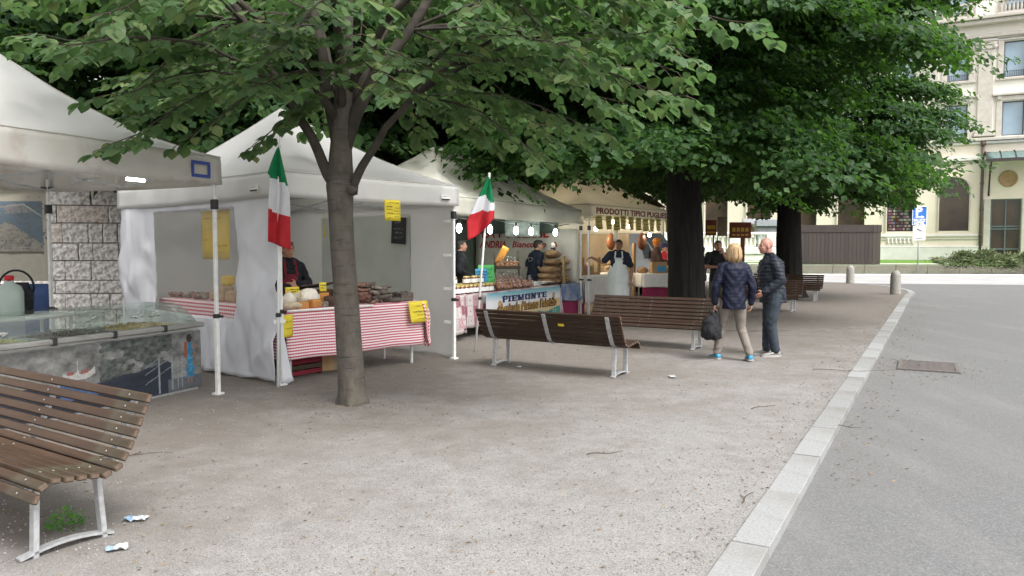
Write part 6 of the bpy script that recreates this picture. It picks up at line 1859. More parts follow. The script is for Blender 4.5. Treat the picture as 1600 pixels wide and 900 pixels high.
# ------------------------------------------------------------------ people
def human(label, loc, rz, H=1.75, P=None, top='tshirt_navy', bottom='denim', shoes='black_plastic', skin='skin', hair='hair_black', hairstyle='short',
          sleeve=1.0, shorts=False, vox=.012, bulk=1.0, quilt=0.0, quilt_p=.05, hem=.84, lean=0.0, head_yaw=0.0, head_pitch=0.0, head_fwd=.0, belly=0.0, collar=True, extra=None, deep=1.0, tw=1.0):
    k = H / 1.75
    t = thing('person', label, 'person', loc, rz)
    J = dict(pel=(0, 0, .95), L_hip=(-.095, 0, .91), R_hip=(.095, 0, .91), L_kn=(-.11, .03, .50), R_kn=(.11, .03, .50), L_an=(-.11, 0, .085), R_an=(.11, 0, .085),
             L_sh=(-.165, -.005, 1.415), R_sh=(.165, -.005, 1.415), L_el=(-.25, -.03, 1.14), R_el=(.25, -.03, 1.14), L_wr=(-.25, .06, .90), R_wr=(.25, .06, .90), L_toe=(0, 1), R_toe=(0, 1))
    J.update(P or {})
    def sp(z): return Vector((0, lean * max(0, z - .95), 0))
    for s in 'LR':
        J[s + '_sh'] = Vector(J[s + '_sh']) + sp(1.44)
        for b in ('_hip', '_kn', '_an', '_el', '_wr'): J[s + b] = Vector(J[s + b])
    hc = Vector((0, .02 + head_fwd, 1.632)) + sp(1.632)
    HR = Matrix.Rotation(head_yaw, 3, 'Z') @ Matrix.Rotation(head_pitch, 3, 'X')
    def S(mb):
        mb.v = [(p[0] * k, p[1] * k, p[2] * k) for p in mb.v]; return mb
    def limb(mb, a, b, r0, r1, mid=None, n=12):
        a, b = Vector(a), Vector(b)
        rm = (r0 + r1) / 2 if mid is None else mid
        mb.tube([a, a.lerp(b, .35), a.lerp(b, .7), b], [r0, rm, (rm + r1) / 2, r1], n)
        mb.ellip(a, (r0,) * 3, None, 10, 6); mb.ellip(b, (r1,) * 3, None, 10, 6)
    def torso(mb, secs, g=0.0):
        mb.loft([(sp(z).x + dx, sp(z).y + dy, z, rx + g, ry + g) for (z, rx, ry, dx, dy) in secs], 20, power=2.3)
    # --- continuous body
    b = MB()
    torso(b, [(.84, .12, .09, 0, 0), (.93, .155, .105, 0, -.01), (1.08, .135, .095, 0, 0), (1.26, .155, .11, 0, 0), (1.40, .165, .10, 0, -.01), (1.46, .12, .075, 0, -.01), (1.50, .06, .06, 0, 0)])
    nk = Vector((0, 0, 1.46)) + sp(1.46)
    b.tube([nk, nk.lerp(hc, .5) + Vector((0, -.012, 0)), hc + HR @ Vector((0, -.02, -.03))], [.062, .056, .058], 14)
    def E(c, r, **kw): b.ellip(hc + HR @ Vector(c), r, HR, kw.get('nu', 16), kw.get('nv', 10))
    E((0, -.012, .03), (.076, .097, .093)); E((0, .03, -.028), (.061, .070, .082)); E((0, .058, -.082), (.036, .030, .027))
    E((0, .079, .022), (.050, .018, .012)); E((0, .072, -.058), (.028, .024, .018)); E((.034, .06, -.02), (.024, .022, .024)); E((-.034, .06, -.02), (.024, .022, .024))
    b.tube([hc + HR @ Vector((0, .088, .012)), hc + HR @ Vector((0, .108, -.020)), hc + HR @ Vector((0, .100, -.034))], [.009, .015, .013], 8)
    for s in (-1, 1): E((s * .076, -.008, -.008), (.012, .022, .034), nu=10, nv=6)
    for s, sg in (('L', -1), ('R', 1)):
        limb(b, J[s + '_sh'], J[s + '_el'], .050, .040, .047); limb(b, J[s + '_el'], J[s + '_wr'], .041, .027, .040)
        limb(b, J[s + '_hip'], J[s + '_kn'], .082, .054, .078); limb(b, J[s + '_kn'], J[s + '_an'], .054, .036, .056)
        w, e = J[s + '_wr'], J[s + '_el']
        d = (w - e).normalized()
        if s + '_hd' in J: d = Vector(J[s + '_hd']).normalized()
        fw = Vector(J.get(s + '_pn', (0, 1, 0)))
        sd = fw - d * fw.dot(d)                      # across the palm
        sd = sd.normalized() if sd.length > .05 else d.orthogonal().normalized()
        nm = d.cross(sd).normalized() * sg * -1
        b.ellip(w + d * .045, (.048, .040, .019), Matrix((d, sd, nm)).transposed(), 12, 8)
        cur = J.get(s + '_curl', .5)
        for f, (off, ln) in enumerate(((.030, .072), (.010, .082), (-.010, .076), (-.029, .058))):
            p0 = w + d * .075 + sd * off
            d1 = (d + nm * cur * .7 + sd * off * 1.5).normalized()
            d2 = (d + nm * cur * 2.2).normalized()
            p1 = p0 + d1 * ln * .55
            b.tube([p0 - d * .02, p0, p1, p1 + d2 * ln * .5], [.0098, .0098, .009, .0075], 8)
        p0 = w + d * .02 + sd * .032
        b.tube([p0, p0 + (d * .5 + sd * .8).normalized() * .04, p0 + (d * .5 + sd * .8).normalized() * .04 + (d + nm * .5).normalized() * .035], [.013, .0115, .009], 8)
        an, tx = J[s + '_an'], Vector((*J[s + '_toe'], 0)).normalized()
        b.tube([an, an + Vector((0, 0, -.05)), an + tx * .08 + Vector((0, 0, -.055)), an + tx * .16 + Vector((0, 0, -.065))], [.036, .038, .034, .022], 10)
    me = fuse(S(b), vox * .85, 3)
    me.materials.append(M[skin])
    body = share('body', me, t)
    # face details
    for s in (-1, 1):
        q = MB(); q.ellip(hc + HR @ Vector((s * .029, .082, .006)), (.012, .007, .006), HR, 8, 6); S(q); q.build('eye', M['ink'], body)
        q = MB(); q.tube([hc + HR @ Vector((s * .014, .097, .024)), hc + HR @ Vector((s * .030, .094, .028)), hc + HR @ Vector((s * .047, .082, .023))], .005, 6); S(q); q.build('eyebrow', M['hair_grey' if hair in ('hair_grey', None) else hair], body)
    q = MB(); q.ellip(hc + HR @ Vector((0, .092, -.056)), (.024, .008, .0045), HR, 10, 6); S(q); q.build('mouth', M['apron_red'], body)
    # --- top
    c = MB()
    g = .022 * bulk
    secs = [(hem, .165 + g * .6, .115 + g, 0, -.005 + belly * .3), (.95, .160 + g, .115 + g, 0, -.005 + belly * .8), (1.08, .148 + g, .108 + g, 0, .0 + belly), (1.26, .162 + g, .115 + g, 0, belly * .3), (1.40, .172 + g * .8, .105 + g * .8, 0, -.012), (1.455, .135 + g * .6, .085 + g * .6, 0, -.012), (1.50 if collar else 1.475, .074, .074, 0, -.004)]
    secs = [(z, rx, ry * (1 + (deep - 1) * (1 if z < 1.45 else .3)), dx, dy) for (z, rx, ry, dx, dy) in secs]
    torso(c, secs)
    for sx in (-1, 1): c.tube([sp(1.5) + Vector((sx * .05, -.01, 1.50)), Vector(J['L_sh' if sx < 0 else 'R_sh']) + Vector((sx * -.01, 0, .012))], [.05, .048 + g * .5], 10)
    if collar: c.loft([(sp(1.5).x, sp(1.5).y, 1.46, .078, .078), (sp(1.5).x, sp(1.5).y + head_fwd * .4, 1.535, .072, .075)], 16)
    for s in 'LR':
        e = J[s + '_el']; w = J[s + '_wr']
        if sleeve >= .99:
            limb(c, J[s + '_sh'], e, .054 + g * .75, .047 + g * .75, .054 + g * .75); limb(c, e, e.lerp(w, .97), .047 + g * .75, .036 + g * .5, .045 + g * .7)
        else:
            en = J[s + '_sh'].lerp(e, sleeve)
            limb(c, J[s + '_sh'], en, .064 + g * .6, .058 + g * .6, .062 + g * .6)
    def dsp(co, no):
        z = co[:, 2] / k
        n_ = .004 * np.sin(z * 47 + 3 * np.sin(co[:, 0] * 19 + 2) + 2 * np.sin(co[:, 1] * 23)) + .003 * np.sin(co[:, 0] * 50 + z * 31)
        if quilt:
            n_ = n_ * .7 + quilt * (np.abs(np.sin(np.pi * (z + .012 * np.sin(co[:, 0] * 9 + co[:, 1] * 7) + .006 * np.sin(co[:, 0] * 31 + z * 11)) / quilt_p)) ** .6 - .6) * (.7 + .45 * np.sin(co[:, 0] * 23 + z * 17 + co[:, 1] * 13))
        return n_
    me = fuse(S(c), vox, 3, 'top', dsp); me.materials.append(M[top]); share('jacket' if sleeve >= .99 else 'shirt', me, t)
    # --- trousers / shorts
    c = MB()
    torso(c, [(.80, .13, .10, 0, 0), (.90, .168, .122, 0, -.012), (.99, .158, .115, 0, -.004), (1.04, .148, .105, 0, 0)])
    for s in 'LR':
        hp, kn, an = J[s + '_hip'], J[s + '_kn'], J[s + '_an']
        limb(c, hp, kn if not shorts else hp.lerp(kn, .93), .098 * tw, (.068 if not shorts else .085) * tw, .092 * tw)
        if not shorts: limb(c, kn, kn.lerp(an, .97), .068 * tw, .056 * tw, .064 * tw)
    def dsp2(co, no):
        z = co[:, 2] / k
        w_ = np.exp(-((z - .50) / .12) ** 2) + 1.2 * np.exp(-((z - .13) / .08) ** 2) + .5 * np.exp(-((z - .82) / .1) ** 2)
        return .0035 * w_ * np.sin(z * 62 + 4 * np.sin(co[:, 0] * 17) + 3.5 * np.sin(co[:, 1] * 21) + co[:, 0] * 40)
    me = fuse(S(c), vox, 2, 'bottom', dsp2); me.materials.append(M[bottom]); share('shorts' if shorts else 'trousers', me, t)
    # --- shoes
    for s in 'LR':
        an, tx = J[s + '_an'], Vector((*J[s + '_toe'], 0)).normalized()
        sx = Vector((tx.y, -tx.x, 0))
        z0 = an.z - .085
        def F_(y, x, z): return an + tx * y + sx * x + Vector((0, 0, z - .085))
        q = MB()
        rings = []
        for (y, hw, ht, zb) in ((-.075, .026, .05, .02), (-.06, .036, .085, .018), (0, .040, .098, .018), (.06, .043, .075, .018), (.12, .047, .055, .018), (.17, .043, .042, .018), (.205, .026, .032, .02)):
            rings.append([F_(y, hw * math.cos(a), zb + (ht - zb) * (.5 + .5 * math.sin(a)) if math.sin(a) > 0 else zb + (ht - zb) * (.5 + .5 * math.sin(a))) for a in np.linspace(0, 2 * math.pi, 13)[:-1]])
        vs_ = [p for rg in rings for p in rg]; n = 12
        fs = [(i * n + j, i * n + (j + 1) % n, (i + 1) * n + (j + 1) % n, (i + 1) * n + j) for i in range(len(rings) - 1) for j in range(n)] + [tuple(range(n))[::-1], tuple((len(rings) - 1) * n + j for j in range(n))]
        q.add(vs_, fs, 0, True); S(q); sh = q.build('shoe', M[shoes], t)
        q = MB()
        poly = [(-.08, -.026), (-.06, -.042), (.05, -.048), (.13, -.052), (.19, -.042), (.215, -.02), (.215, .02), (.19, .042), (.13, .052), (.05, .048), (-.06, .042), (-.08, .026)]
        q.add([F_(y, x, 0) for y, x in poly] + [F_(y, x, .026) for y, x in poly], [tuple(range(12)), tuple(range(12, 24))[::-1]] + [(i, 12 + i, 12 + (i + 1) % 12, (i + 1) % 12) for i in range(12)]); S(q); q.build('sole', M['sole' if shoes.startswith('sneaker') else 'black_plastic'], sh)
    # --- hair
    if hairstyle:
        q = MB()
        if hairstyle == 'short':
            q.ellip(hc + HR @ Vector((0, -.022, .040)), (.081, .098, .094), HR, 18, 12, jit=.05); q.ellip(hc + HR @ Vector((0, -.045, -.01)), (.074, .066, .075), HR, 16, 10, jit=.05)
            q.ellip(hc + HR @ Vector((0, .035, .095)), (.06, .05, .035), HR, 14, 8, jit=.1)
        elif hairstyle == 'bob':
            q.ellip(hc + HR @ Vector((0, -.015, .035)), (.092, .112, .105), HR, 20, 14)
            q.loft([tuple(hc + HR @ Vector((0, y, z))) + (rx, ry) for (y, z, rx, ry) in ((-.02, .03, .095, .108), (-.025, -.04, .102, .105), (-.028, -.10, .104, .095), (-.03, -.145, .092, .078), (-.03, -.155, .06, .05))], 22)
        elif hairstyle == 'ring':
            for s in (-1, 1): q.ellip(hc + HR @ Vector((s * .066, -.035, .0)), (.014, .045, .032), HR, 12, 8)
            q.ellip(hc + HR @ Vector((0, -.082, -.015)), (.055, .028, .035), HR, 12, 8)
        elif hairstyle == 'cap':
            q.ellip(hc + HR @ Vector((0, -.015, .045)), (.083, .102, .088), HR, 18, 10); q.box(hc + HR @ Vector((0, .115, .045)), (.13, .09, .014), HR, bev=.005)
        if hairstyle == 'bob':
            st = MB(); r3 = random.Random(6)
            for q_ in range(150):
                a = r3.uniform(.85, 2 * math.pi - .85) + math.pi / 2          # all round except the face
                top_ = Vector((r3.uniform(-.03, .03), -.02 + r3.uniform(-.03, .02), .137))
                e_ = r3.uniform(.92, 1.06); zb_ = -.15 + r3.uniform(-.03, .03)
                cx_, sy_ = math.cos(a), math.sin(a)
                pts = [top_, Vector((cx_ * .07, sy_ * .085 - .018, .118)), Vector((cx_ * .098 * e_, sy_ * .118 * e_ - .018, .035)), Vector((cx_ * .106 * e_, sy_ * .112 * e_ - .022, -.06)), Vector((cx_ * (.095 + r3.uniform(-.012, .012)), sy_ * .092 - .025, zb_))]
                st.tube([hc + HR @ p for p in pts], [.006, .009, .010, .009, .003], 5)
            S(st); tag(st.build('hair_strands', M[hair], t), kind='stuff')
        def dh(co, no):
            a = np.arctan2(co[:, 0] / k - hc.x, co[:, 1] / k - hc.y)
            return .004 * np.sin(a * 26 + co[:, 2] * 22) + .003 * np.sin(a * 43 + co[:, 2] * 9)
        me = fuse(S(q), .009, 2, 'hair', dh if hairstyle in ('bob', 'short') else None); me.materials.append(M[hair]); share('cap' if hairstyle == 'cap' else 'hair', me, t)
    if extra: extra(t, k, S, J, sp, hc, HR)
    return t

# the walking couple
def wx(t, k, S, J, sp, hc, HR):
    q = MB(); q.ellip((-.245, .03, 1.30), (.022, .018, .03), None, 10, 6); S(q); q.build('sleeve_badge', M['white_paint'], t)
human('woman with a blond bob in a quilted navy jacket and grey trousers, seen from behind', (3.25, 11.25, 0), R(-4), 1.70,
      dict(L_kn=(-.15, .14, .50), L_an=(-.205, .16, .085), R_kn=(.13, .06, .50), R_an=(.235, -.10, .10), L_toe=(-.35, 1), R_toe=(.05, 1),
           L_el=(-.275, -.03, 1.13), L_wr=(-.275, .02, .87), R_el=(.27, -.05, 1.13), R_wr=(.265, .0, .87), L_curl=1.1, R_curl=.7),
      'navy_quilt', 'taupe', 'sneaker_blue', 'skin', 'hair_blond', 'bob', vox=.0085, bulk=1.15, quilt=.0035, quilt_p=.05, hem=.79, head_yaw=.15, extra=wx, tw=1.05, deep=1.1)
def backpack(F):
    t = thing('backpack', 'limp black backpack carried in the left hand of the blond woman', 'backpack', F, R(12))
    q = MB(); q.loft([(0, 0, 0, .09, .07), (.0, 0, .03, .145, .10), (-.01, 0, .14, .155, .115), (.0, 0, .27, .125, .10), (.03, 0, .36, .075, .06), (.04, 0, .40, .03, .03)], 20, power=2.6)
    q.ellip((-.02, -.10, .13), (.11, .05, .10), None, 14, 9)
    def dz(co, no): return .007 * np.sin(co[:, 2] * 34 + 3 * np.sin(co[:, 0] * 21)) + .004 * np.sin(co[:, 0] * 60)
    me = fuse(q, .01, 2, 'bag', dz); me.materials.append(M['black_cloth']); share('pack', me, t)
    for s in (-1, 1):
        q = MB(); q.tube([(.04 + s * .035, 0, .36), (.02 + s * .05, .01, .44), (.03 + s * .012, 0, .50)], .013, 7); q.build('strap', M['black_cloth'], t)
    q = MB(); q.tube([(.02, -.1, .30), (-.06, -.13, .25), (-.11, -.11, .12), (-.10, -.1, .04)], .007, 6); q.build('zip', M['black_plastic'], t)
    return t
backpack(Vector((2.94, 11.27, .305)))
human('bald man in a dark padded jacket and jeans, seen in profile facing the woman', (4.0, 11.75, 0), R(88), 1.80,
      dict(L_kn=(-.09, .05, .50), L_an=(-.10, -.02, .085), R_kn=(.10, .04, .50), R_an=(.10, .05, .085), L_toe=(-.12, 1), R_toe=(.05, 1), L_sh=(-.17, -.01, 1.41),
           L_el=(-.26, -.04, 1.14), L_wr=(-.23, .20, .96), R_el=(.26, .0, 1.14), R_wr=(.20, .20, .95), L_hd=(.15, .8, -.55), L_curl=.5, R_curl=.5),
      'puffer_slate', 'denim', 'sneaker_grey', 'skin_ruddy', None, None, vox=.0085, bulk=1.55, quilt=.011, quilt_p=.052, hem=.80, lean=.10, head_fwd=.03, head_yaw=.12, deep=1.28, tw=1.2, belly=.02)

# people among the stalls
def apron(col, z0, z1, w, strap=True):
    def f(t, k, S, J, sp, hc, HR):
        q = MB()
        def g(u, v):
            z = z0 + (z1 - z0) * v
            ww = w * (1 if z < 1.02 else max(.45, 1 - (z - 1.02) * 1.7))
            a = (u - .5) * 2
            return (a * ww, .165 + .02 * (1 - v) - .13 * abs(a) ** 2.2 * (ww / .2) + .012 * math.sin(u * 14) * (1 - v) - .02 * max(0, z - 1.2) / .2 + sp(z).y, z)
        q.grid(16, 18, g); S(q); a = q.build('apron', M[col], t, solid=.004)
        if strap:
            q = MB()
            for s in (-1, 1): q.bar((s * .085, .150, z1 - .01), (s * .07, .06, 1.50), .03, .006, (0, 1, 0))
            S(q); q.build('strap', M[col], a)
    return f
human('man in a long white apron and navy polo resting one arm on a bin', (2.50, 18.0, 0), R(172), 1.84,
      dict(R_sh=(.19, .02, 1.43), R_el=(.36, .04, 1.25), R_wr=(.60, .12, 1.37), R_hd=(1, .1, -.35), L_el=(-.29, -.02, 1.13), L_wr=(-.27, .06, .87)),
      'tshirt_navy', 'denim', 'black_plastic', 'skin_dark', 'hair_black', 'short', sleeve=.75, belly=.02, bulk=1.1, head_yaw=-.12, extra=apron('apron_white', .42, 1.36, .24))
human('man in a dark jacket in profile behind the honey jars', tuple(T3.w(2.3, 1.0)), R(-82), 1.82, dict(L_wr=(-.1, .26, 1.0), R_wr=(.1, .26, 1.0)), 'black_cloth', 'denim', 'black_plastic', 'skin', 'hair_black', 'short', bulk=1.3)
def logo(t, k, S, J, sp, hc, HR):
    q = MB()
    for a, b in zip(np.linspace(.3, 2.9, 10), np.linspace(.3, 2.9, 10)[1:]): q.bar((.09 * math.cos(a), -.150 + sp(1.3).y, 1.30 + .06 * math.sin(a)), (.09 * math.cos(b), -.150 + sp(1.3).y, 1.30 + .06 * math.sin(b)), .006, .014, (0, 1, 0))
    q.bar((-.08, -.150 + sp(1.3).y, 1.27), (.07, -.150 + sp(1.3).y, 1.29), .006, .012)
    S(q); q.build('back_print', M['chalk'], t)
human('man in a navy shirt with a pale print across his back beside the sacks', tuple(T3.w(5.55, .95)), R(-58), 1.84, dict(L_wr=(-.12, .30, 1.0), R_wr=(.14, .32, 1.05)), 'tshirt_navy', 'denim', 'black_plastic', 'skin', 'hair_black', 'short', sleeve=.8, bulk=1.4, lean=.16, head_yaw=-.35, head_pitch=-.15, extra=logo)
human('vendor in a dark sweater and red apron half hidden by the limp flag', tuple(T2.w(.90, 1.25)), R(215), 1.74, dict(L_el=(-.31, -.05, 1.15), L_wr=(-.05, .20, 1.16), R_el=(.31, -.05, 1.15), R_wr=(.05, .22, 1.12), L_hd=(1, .1, 0), R_hd=(-1, .1, 0), L_pn=(0, 0, 1), R_pn=(0, 0, 1)),
      'black_cloth', 'denim', 'black_plastic', 'skin', 'hair_grey', 'short', bulk=1.0, extra=apron('apron_red', .5, 1.30, .2))
human('man in a dark brown jacket with an orange headscarf behind the bread counter', (4.08, 21.7, 0), R(-88), 1.92, dict(L_wr=(-.1, .36, 1.12), R_wr=(.12, .38, 1.14), L_el=(-.26, .05, 1.16), R_el=(.26, .05, 1.16)), 'jacket_brown', 'denim', 'black_plastic', 'skin_dark', 'hair_orange', 'short', bulk=1.2)
human('person in a red shirt and dark cap further behind the bread counter', (4.50, 22.7, 0), R(-88), 1.78, dict(L_wr=(-.1, .34, 1.10), R_wr=(.12, .36, 1.10)), 'red_shirt', 'denim', 'black_plastic', 'skin', 'navy_ink', 'cap', sleeve=.7)
human('man in a black shirt and khaki shorts holding a hand to his face', (4.82, 18.0, 0), R(176), 1.82,
      dict(R_sh=(.2, 0, 1.43), R_el=(.29, .05, 1.17), R_wr=(.05, .24, 1.17), R_hd=(-1, .1, .1), R_pn=(0, 0, 1), L_el=(-.24, .20, 1.20), L_wr=(-.08, .21, 1.47), L_hd=(.35, -.2, 1), L_pn=(1, 0, 0), L_curl=.9),
      'tshirt_black', 'khaki', 'black_plastic', 'skin', 'hair_grey', 'short', sleeve=.65, shorts=True, bulk=1.2, belly=.03)
human('person in a black top and blue jeans half hidden behind the thick trunk', (4.82, 19.6, 0), R(60), 1.70, None, 'tshirt_black', 'denim_blue', 'black_plastic', 'skin', 'hair_black', 'short')

# ------------------------------------------------------------------ trees
def norm_rows(a):
    return a / np.maximum(np.linalg.norm(a, axis=1, keepdims=True), 1e-9)

HEART = (np.array([(0, 0, 0), (-.05, .20, .02), (.06, .42, .035), (.30, .52, .03), (.56, .46, .01), (.80, .26, -.05), (1.02, 0, -.16), (.80, -.26, -.05), (.56, -.46, .01), (.30, -.52, .03), (.06, -.42, .035), (-.05, -.20, .02), (.40, 0, -.02)]),
         [(k, k + 1, 12) for k in range(11)] + [(11, 0, 12)])
KITE = (np.array([(0, 0, 0), (.42, .42, .10), (1.0, 0, -.08), (.42, -.42, .10)]), [(0, 1, 2), (0, 2, 3)])

def leaf_cloud(name, P, D, N, S, tmpl, m, parent=None, kind='stuff'):
    T, F = tmpl
    P, D, N, S = map(np.asarray, (P, D, N, S))
    D = norm_rows(D)
    N = norm_rows(N - D * (N * D).sum(1, keepdims=True))
    B = np.cross(N, D)
    n, k = len(P), len(T)
    co = P[:, None, :] + S[:, None, None] * (T[None, :, 0:1] * D[:, None, :] + T[None, :, 1:2] * B[:, None, :] + T[None, :, 2:3] * N[:, None, :])
    f = np.asarray(F)[None] + (np.arange(n) * k)[:, None, None]
    f = f.reshape(-1, 3)
    me = bpy.data.meshes.new(name)
    me.vertices.add(n * k); me.vertices.foreach_set('co', co.reshape(-1).astype(np.float32))
    me.loops.add(f.size); me.loops.foreach_set('vertex_index', f.ravel().astype(np.int32))
    me.polygons.add(len(f)); me.polygons.foreach_set('loop_start', (np.arange(len(f)) * 3).astype(np.int32))
    me.materials.append(m)
    me.update(calc_edges=True)
    o = share(name, me, parent)
    if kind: o['kind'] = kind
    return o

# ---- the slim tree in front
TX, TY = -1.70, 8.11
tr = thing('lime_tree', 'slim grey trunked lime tree standing between the walled tent and the camera', 'tree', (TX, TY, 0))
rr = random.Random(44)
def wob(p, s=.02): return (p[0] + rr.uniform(-s, s), p[1] + rr.uniform(-s, s), p[2])
q = MB()
tp = [(.0, 0, -.05, 0.1742), (.0, 0, .03, 0.1573), (0, 0, .12, 0.1462), (-.01, 0, .3, 0.1411), (-.025, 0, .6, 0.1360), (-.045, 0, .95, 0.1326), (-.065, 0, 1.3, 0.1292), (-.085, 0, 1.65, 0.1266), (-.10, 0, 2.0, 0.1258), (-.105, 0, 2.2, 0.1343), (-.105, 0, 2.35, 0.1445), (-.10, 0, 2.5, 0.1275), (-.09, .01, 2.8, 0.1062), (-.06, .02, 3.3, 0.0935), (-.03, .05, 4.2, 0.0723), (0, .1, 5.6, 0.0467), (.08, .1, 7.2, 0.0170)]
q.tube([p[:3] for p in tp], [p[3] for p in tp], 20)
for i, v in enumerate(q.v):
    n_ = 1 + .05 * mnoise.noise(Vector((v[0] * 6, v[1] * 6, v[2] * 1.3))) + .03 * mnoise.noise(Vector((v[0] * 20, v[1] * 20, v[2] * 5)))
    a = math.atan2(v[1], v[0])
    fl = 1 + .20 * math.exp(-max(v[2], 0) / .09) * math.sin(a * 4 + 1)
    cx = -.105 * min(1, max(0, v[2]) / 2.2) if v[2] < 2.5 else None
    if cx is not None: q.v[i] = (cx + (v[0] - cx) * n_ * fl, v[1] * n_ * fl, v[2])
q.ellip((-.05, -.02, 2.30), (.10, .10, .12), None, 14, 9, jit=.2); q.ellip((-.17, -.02, 2.30), (.08, .085, .15), None, 12, 8, jit=.2)
q.ellip((.03, -.06, 2.27), (.065, .06, .07), None, 12, 8, jit=.3)
q.build('trunk', M['bark_smooth'], tr)
limbs = [([(-.14, 0, 2.24), (-.22, -.02, 2.42), (-.31, -.05, 2.66), (-.48, -.12, 2.98), (-.66, -.2, 3.32), (-.95, -.35, 3.9), (-1.35, -.6, 4.6)], .066, .03),
         ([(.03, -.05, 2.22), (.10, -.08, 2.42), (.22, -.14, 2.58), (.42, -.28, 2.86), (.70, -.45, 3.12), (1.1, -.7, 3.4), (1.6, -.95, 3.6)], .052, .018),
         ([(-.09, 0, 2.62), (.05, .03, 3.05), (.30, .06, 3.5), (.62, .1, 3.95), (1.1, .2, 4.7), (1.7, .3, 5.6)], .088, .03),
         ([(-.10, 0, 2.6), (-.22, .06, 3.2), (-.36, .15, 4.0), (-.6, .25, 5.0), (-1.0, .4, 6.0)], .072, .025),
         ([(-.05, .05, 3.0), (.18, .3, 3.7), (.45, .7, 4.5), (.8, 1.1, 5.3)], .06, .02),
         ([(-.10, .05, 2.9), (-.3, .5, 3.6), (-.6, 1.1, 4.4), (-.9, 1.7, 5.0)], .055, .02),
         ([(-.06, -.03, 3.1), (.0, -.5, 3.75), (.1, -1.2, 4.3), (.3, -2.0, 4.6)], .05, .018),
         ([(-.12, -.03, 3.0), (-.45, -.5, 3.6), (-.9, -1.1, 4.0), (-1.4, -1.8, 4.2)], .05, .018),
         ([(-.02, 0, 3.3), (.45, -.4, 3.9), (1.0, -.9, 4.2), (1.8, -1.6, 4.3)], .05, .016)]
LP = [p for l in limbs for p in [(Vector(a), .04) for a in l[0][2:]]] + [(Vector((p[0], p[1], p[2])), .1) for p in tp[12:]]
for pts, r0, r1 in limbs:
    q = MB(); pp = [Vector(p) for p in pts]
    fine = []
    for a, b in zip(pp, pp[1:]):
        for s in (0, .5): fine.append(a.lerp(b, s) + Vector((rr.uniform(-.012, .012), rr.uniform(-.012, .012), 0)))
    fine.append(pp[-1])
    q.tube(fine, list(np.linspace(r0, r1, len(fine))), 10); q.build('limb', M['bark_limb'], tr)
boughs = []
tips = [(-1.85, -1.1, 2.62), (-1.25, -.9, 2.72), (-1.6, -1.6, 2.95), (1.95, -1.1, 2.52), (2.55, -.9, 2.75), (3.15, -1.6, 2.92), (3.5, -2.1, 3.38), (2.9, -2.5, 3.55), (.8, -1.5, 2.98), (2.3, -1.9, 3.1),
        (-.5, -1.5, 3.05), (-2.2, -1.3, 3.35), (.6, -2.6, 3.42), (-.6, -2.5, 3.45), (1.5, -2.4, 3.4), (-1.3, -2.3, 3.4), (1.4, -.7, 2.74), (-.9, -.3, 2.70), (-2.1, -.2, 3.0), (2.9, .2, 3.1), (3.4, -.6, 3.5), (2.0, .6, 3.0), (3.2, -1.0, 3.25), (2.7, -1.5, 3.75), (-2.6, -.6, 3.6), (-2.5, .5, 3.5), (-.2, -1.7, 3.3), (.35, -1.2, 3.5), (-.75, -1.0, 3.25), (1.1, -1.6, 3.15), (-1.7, -1.0, 3.15), (1.8, -1.7, 3.6), (0, -2.6, 3.75), (1.0, -2.9, 3.7), (-1.9, -2.0, 3.7), (-1.0, -3.0, 3.7), (2.2, -2.6, 3.8), (-.55, -.3, 3.0), (.7, .4, 3.0)]
for t_ in tips:
    e = Vector(t_)
    h = math.hypot(e.x, e.y)
    cand = min(LP, key=lambda c: (c[0] - Vector((e.x * .35, e.y * .35, e.z + .45 + .1 * h))).length)[0]
    boughs.append((cand, e))
for tier, (z0, Lr, n) in enumerate(((3.3, 2.9, 11), (3.9, 3.3, 12), (4.7, 3.2, 8), (5.7, 2.4, 6), (6.8, 1.4, 4))):
    for k in range(n):
        a = 2 * math.pi * (k + rr.random() * .7) / n + tier
        L = Lr * rr.uniform(.75, 1.1)
        e = Vector((math.cos(a) * L + .15, math.sin(a) * L, z0 + rr.uniform(-.15, .35)))
        cand = min(LP, key=lambda c: (c[0] - Vector((e.x * .3, e.y * .3, z0 + .1))).length)[0]
        boughs.append((cand, e))
lp, ld_, ln_, ls = [], [], [], []
bq, tq = MB(), MB()
UP = Vector((0, 0, 1))
def put_leaf(p, d, n, s):
    lp.append(p); ld_.append(d); ln_.append(n); ls.append(s)
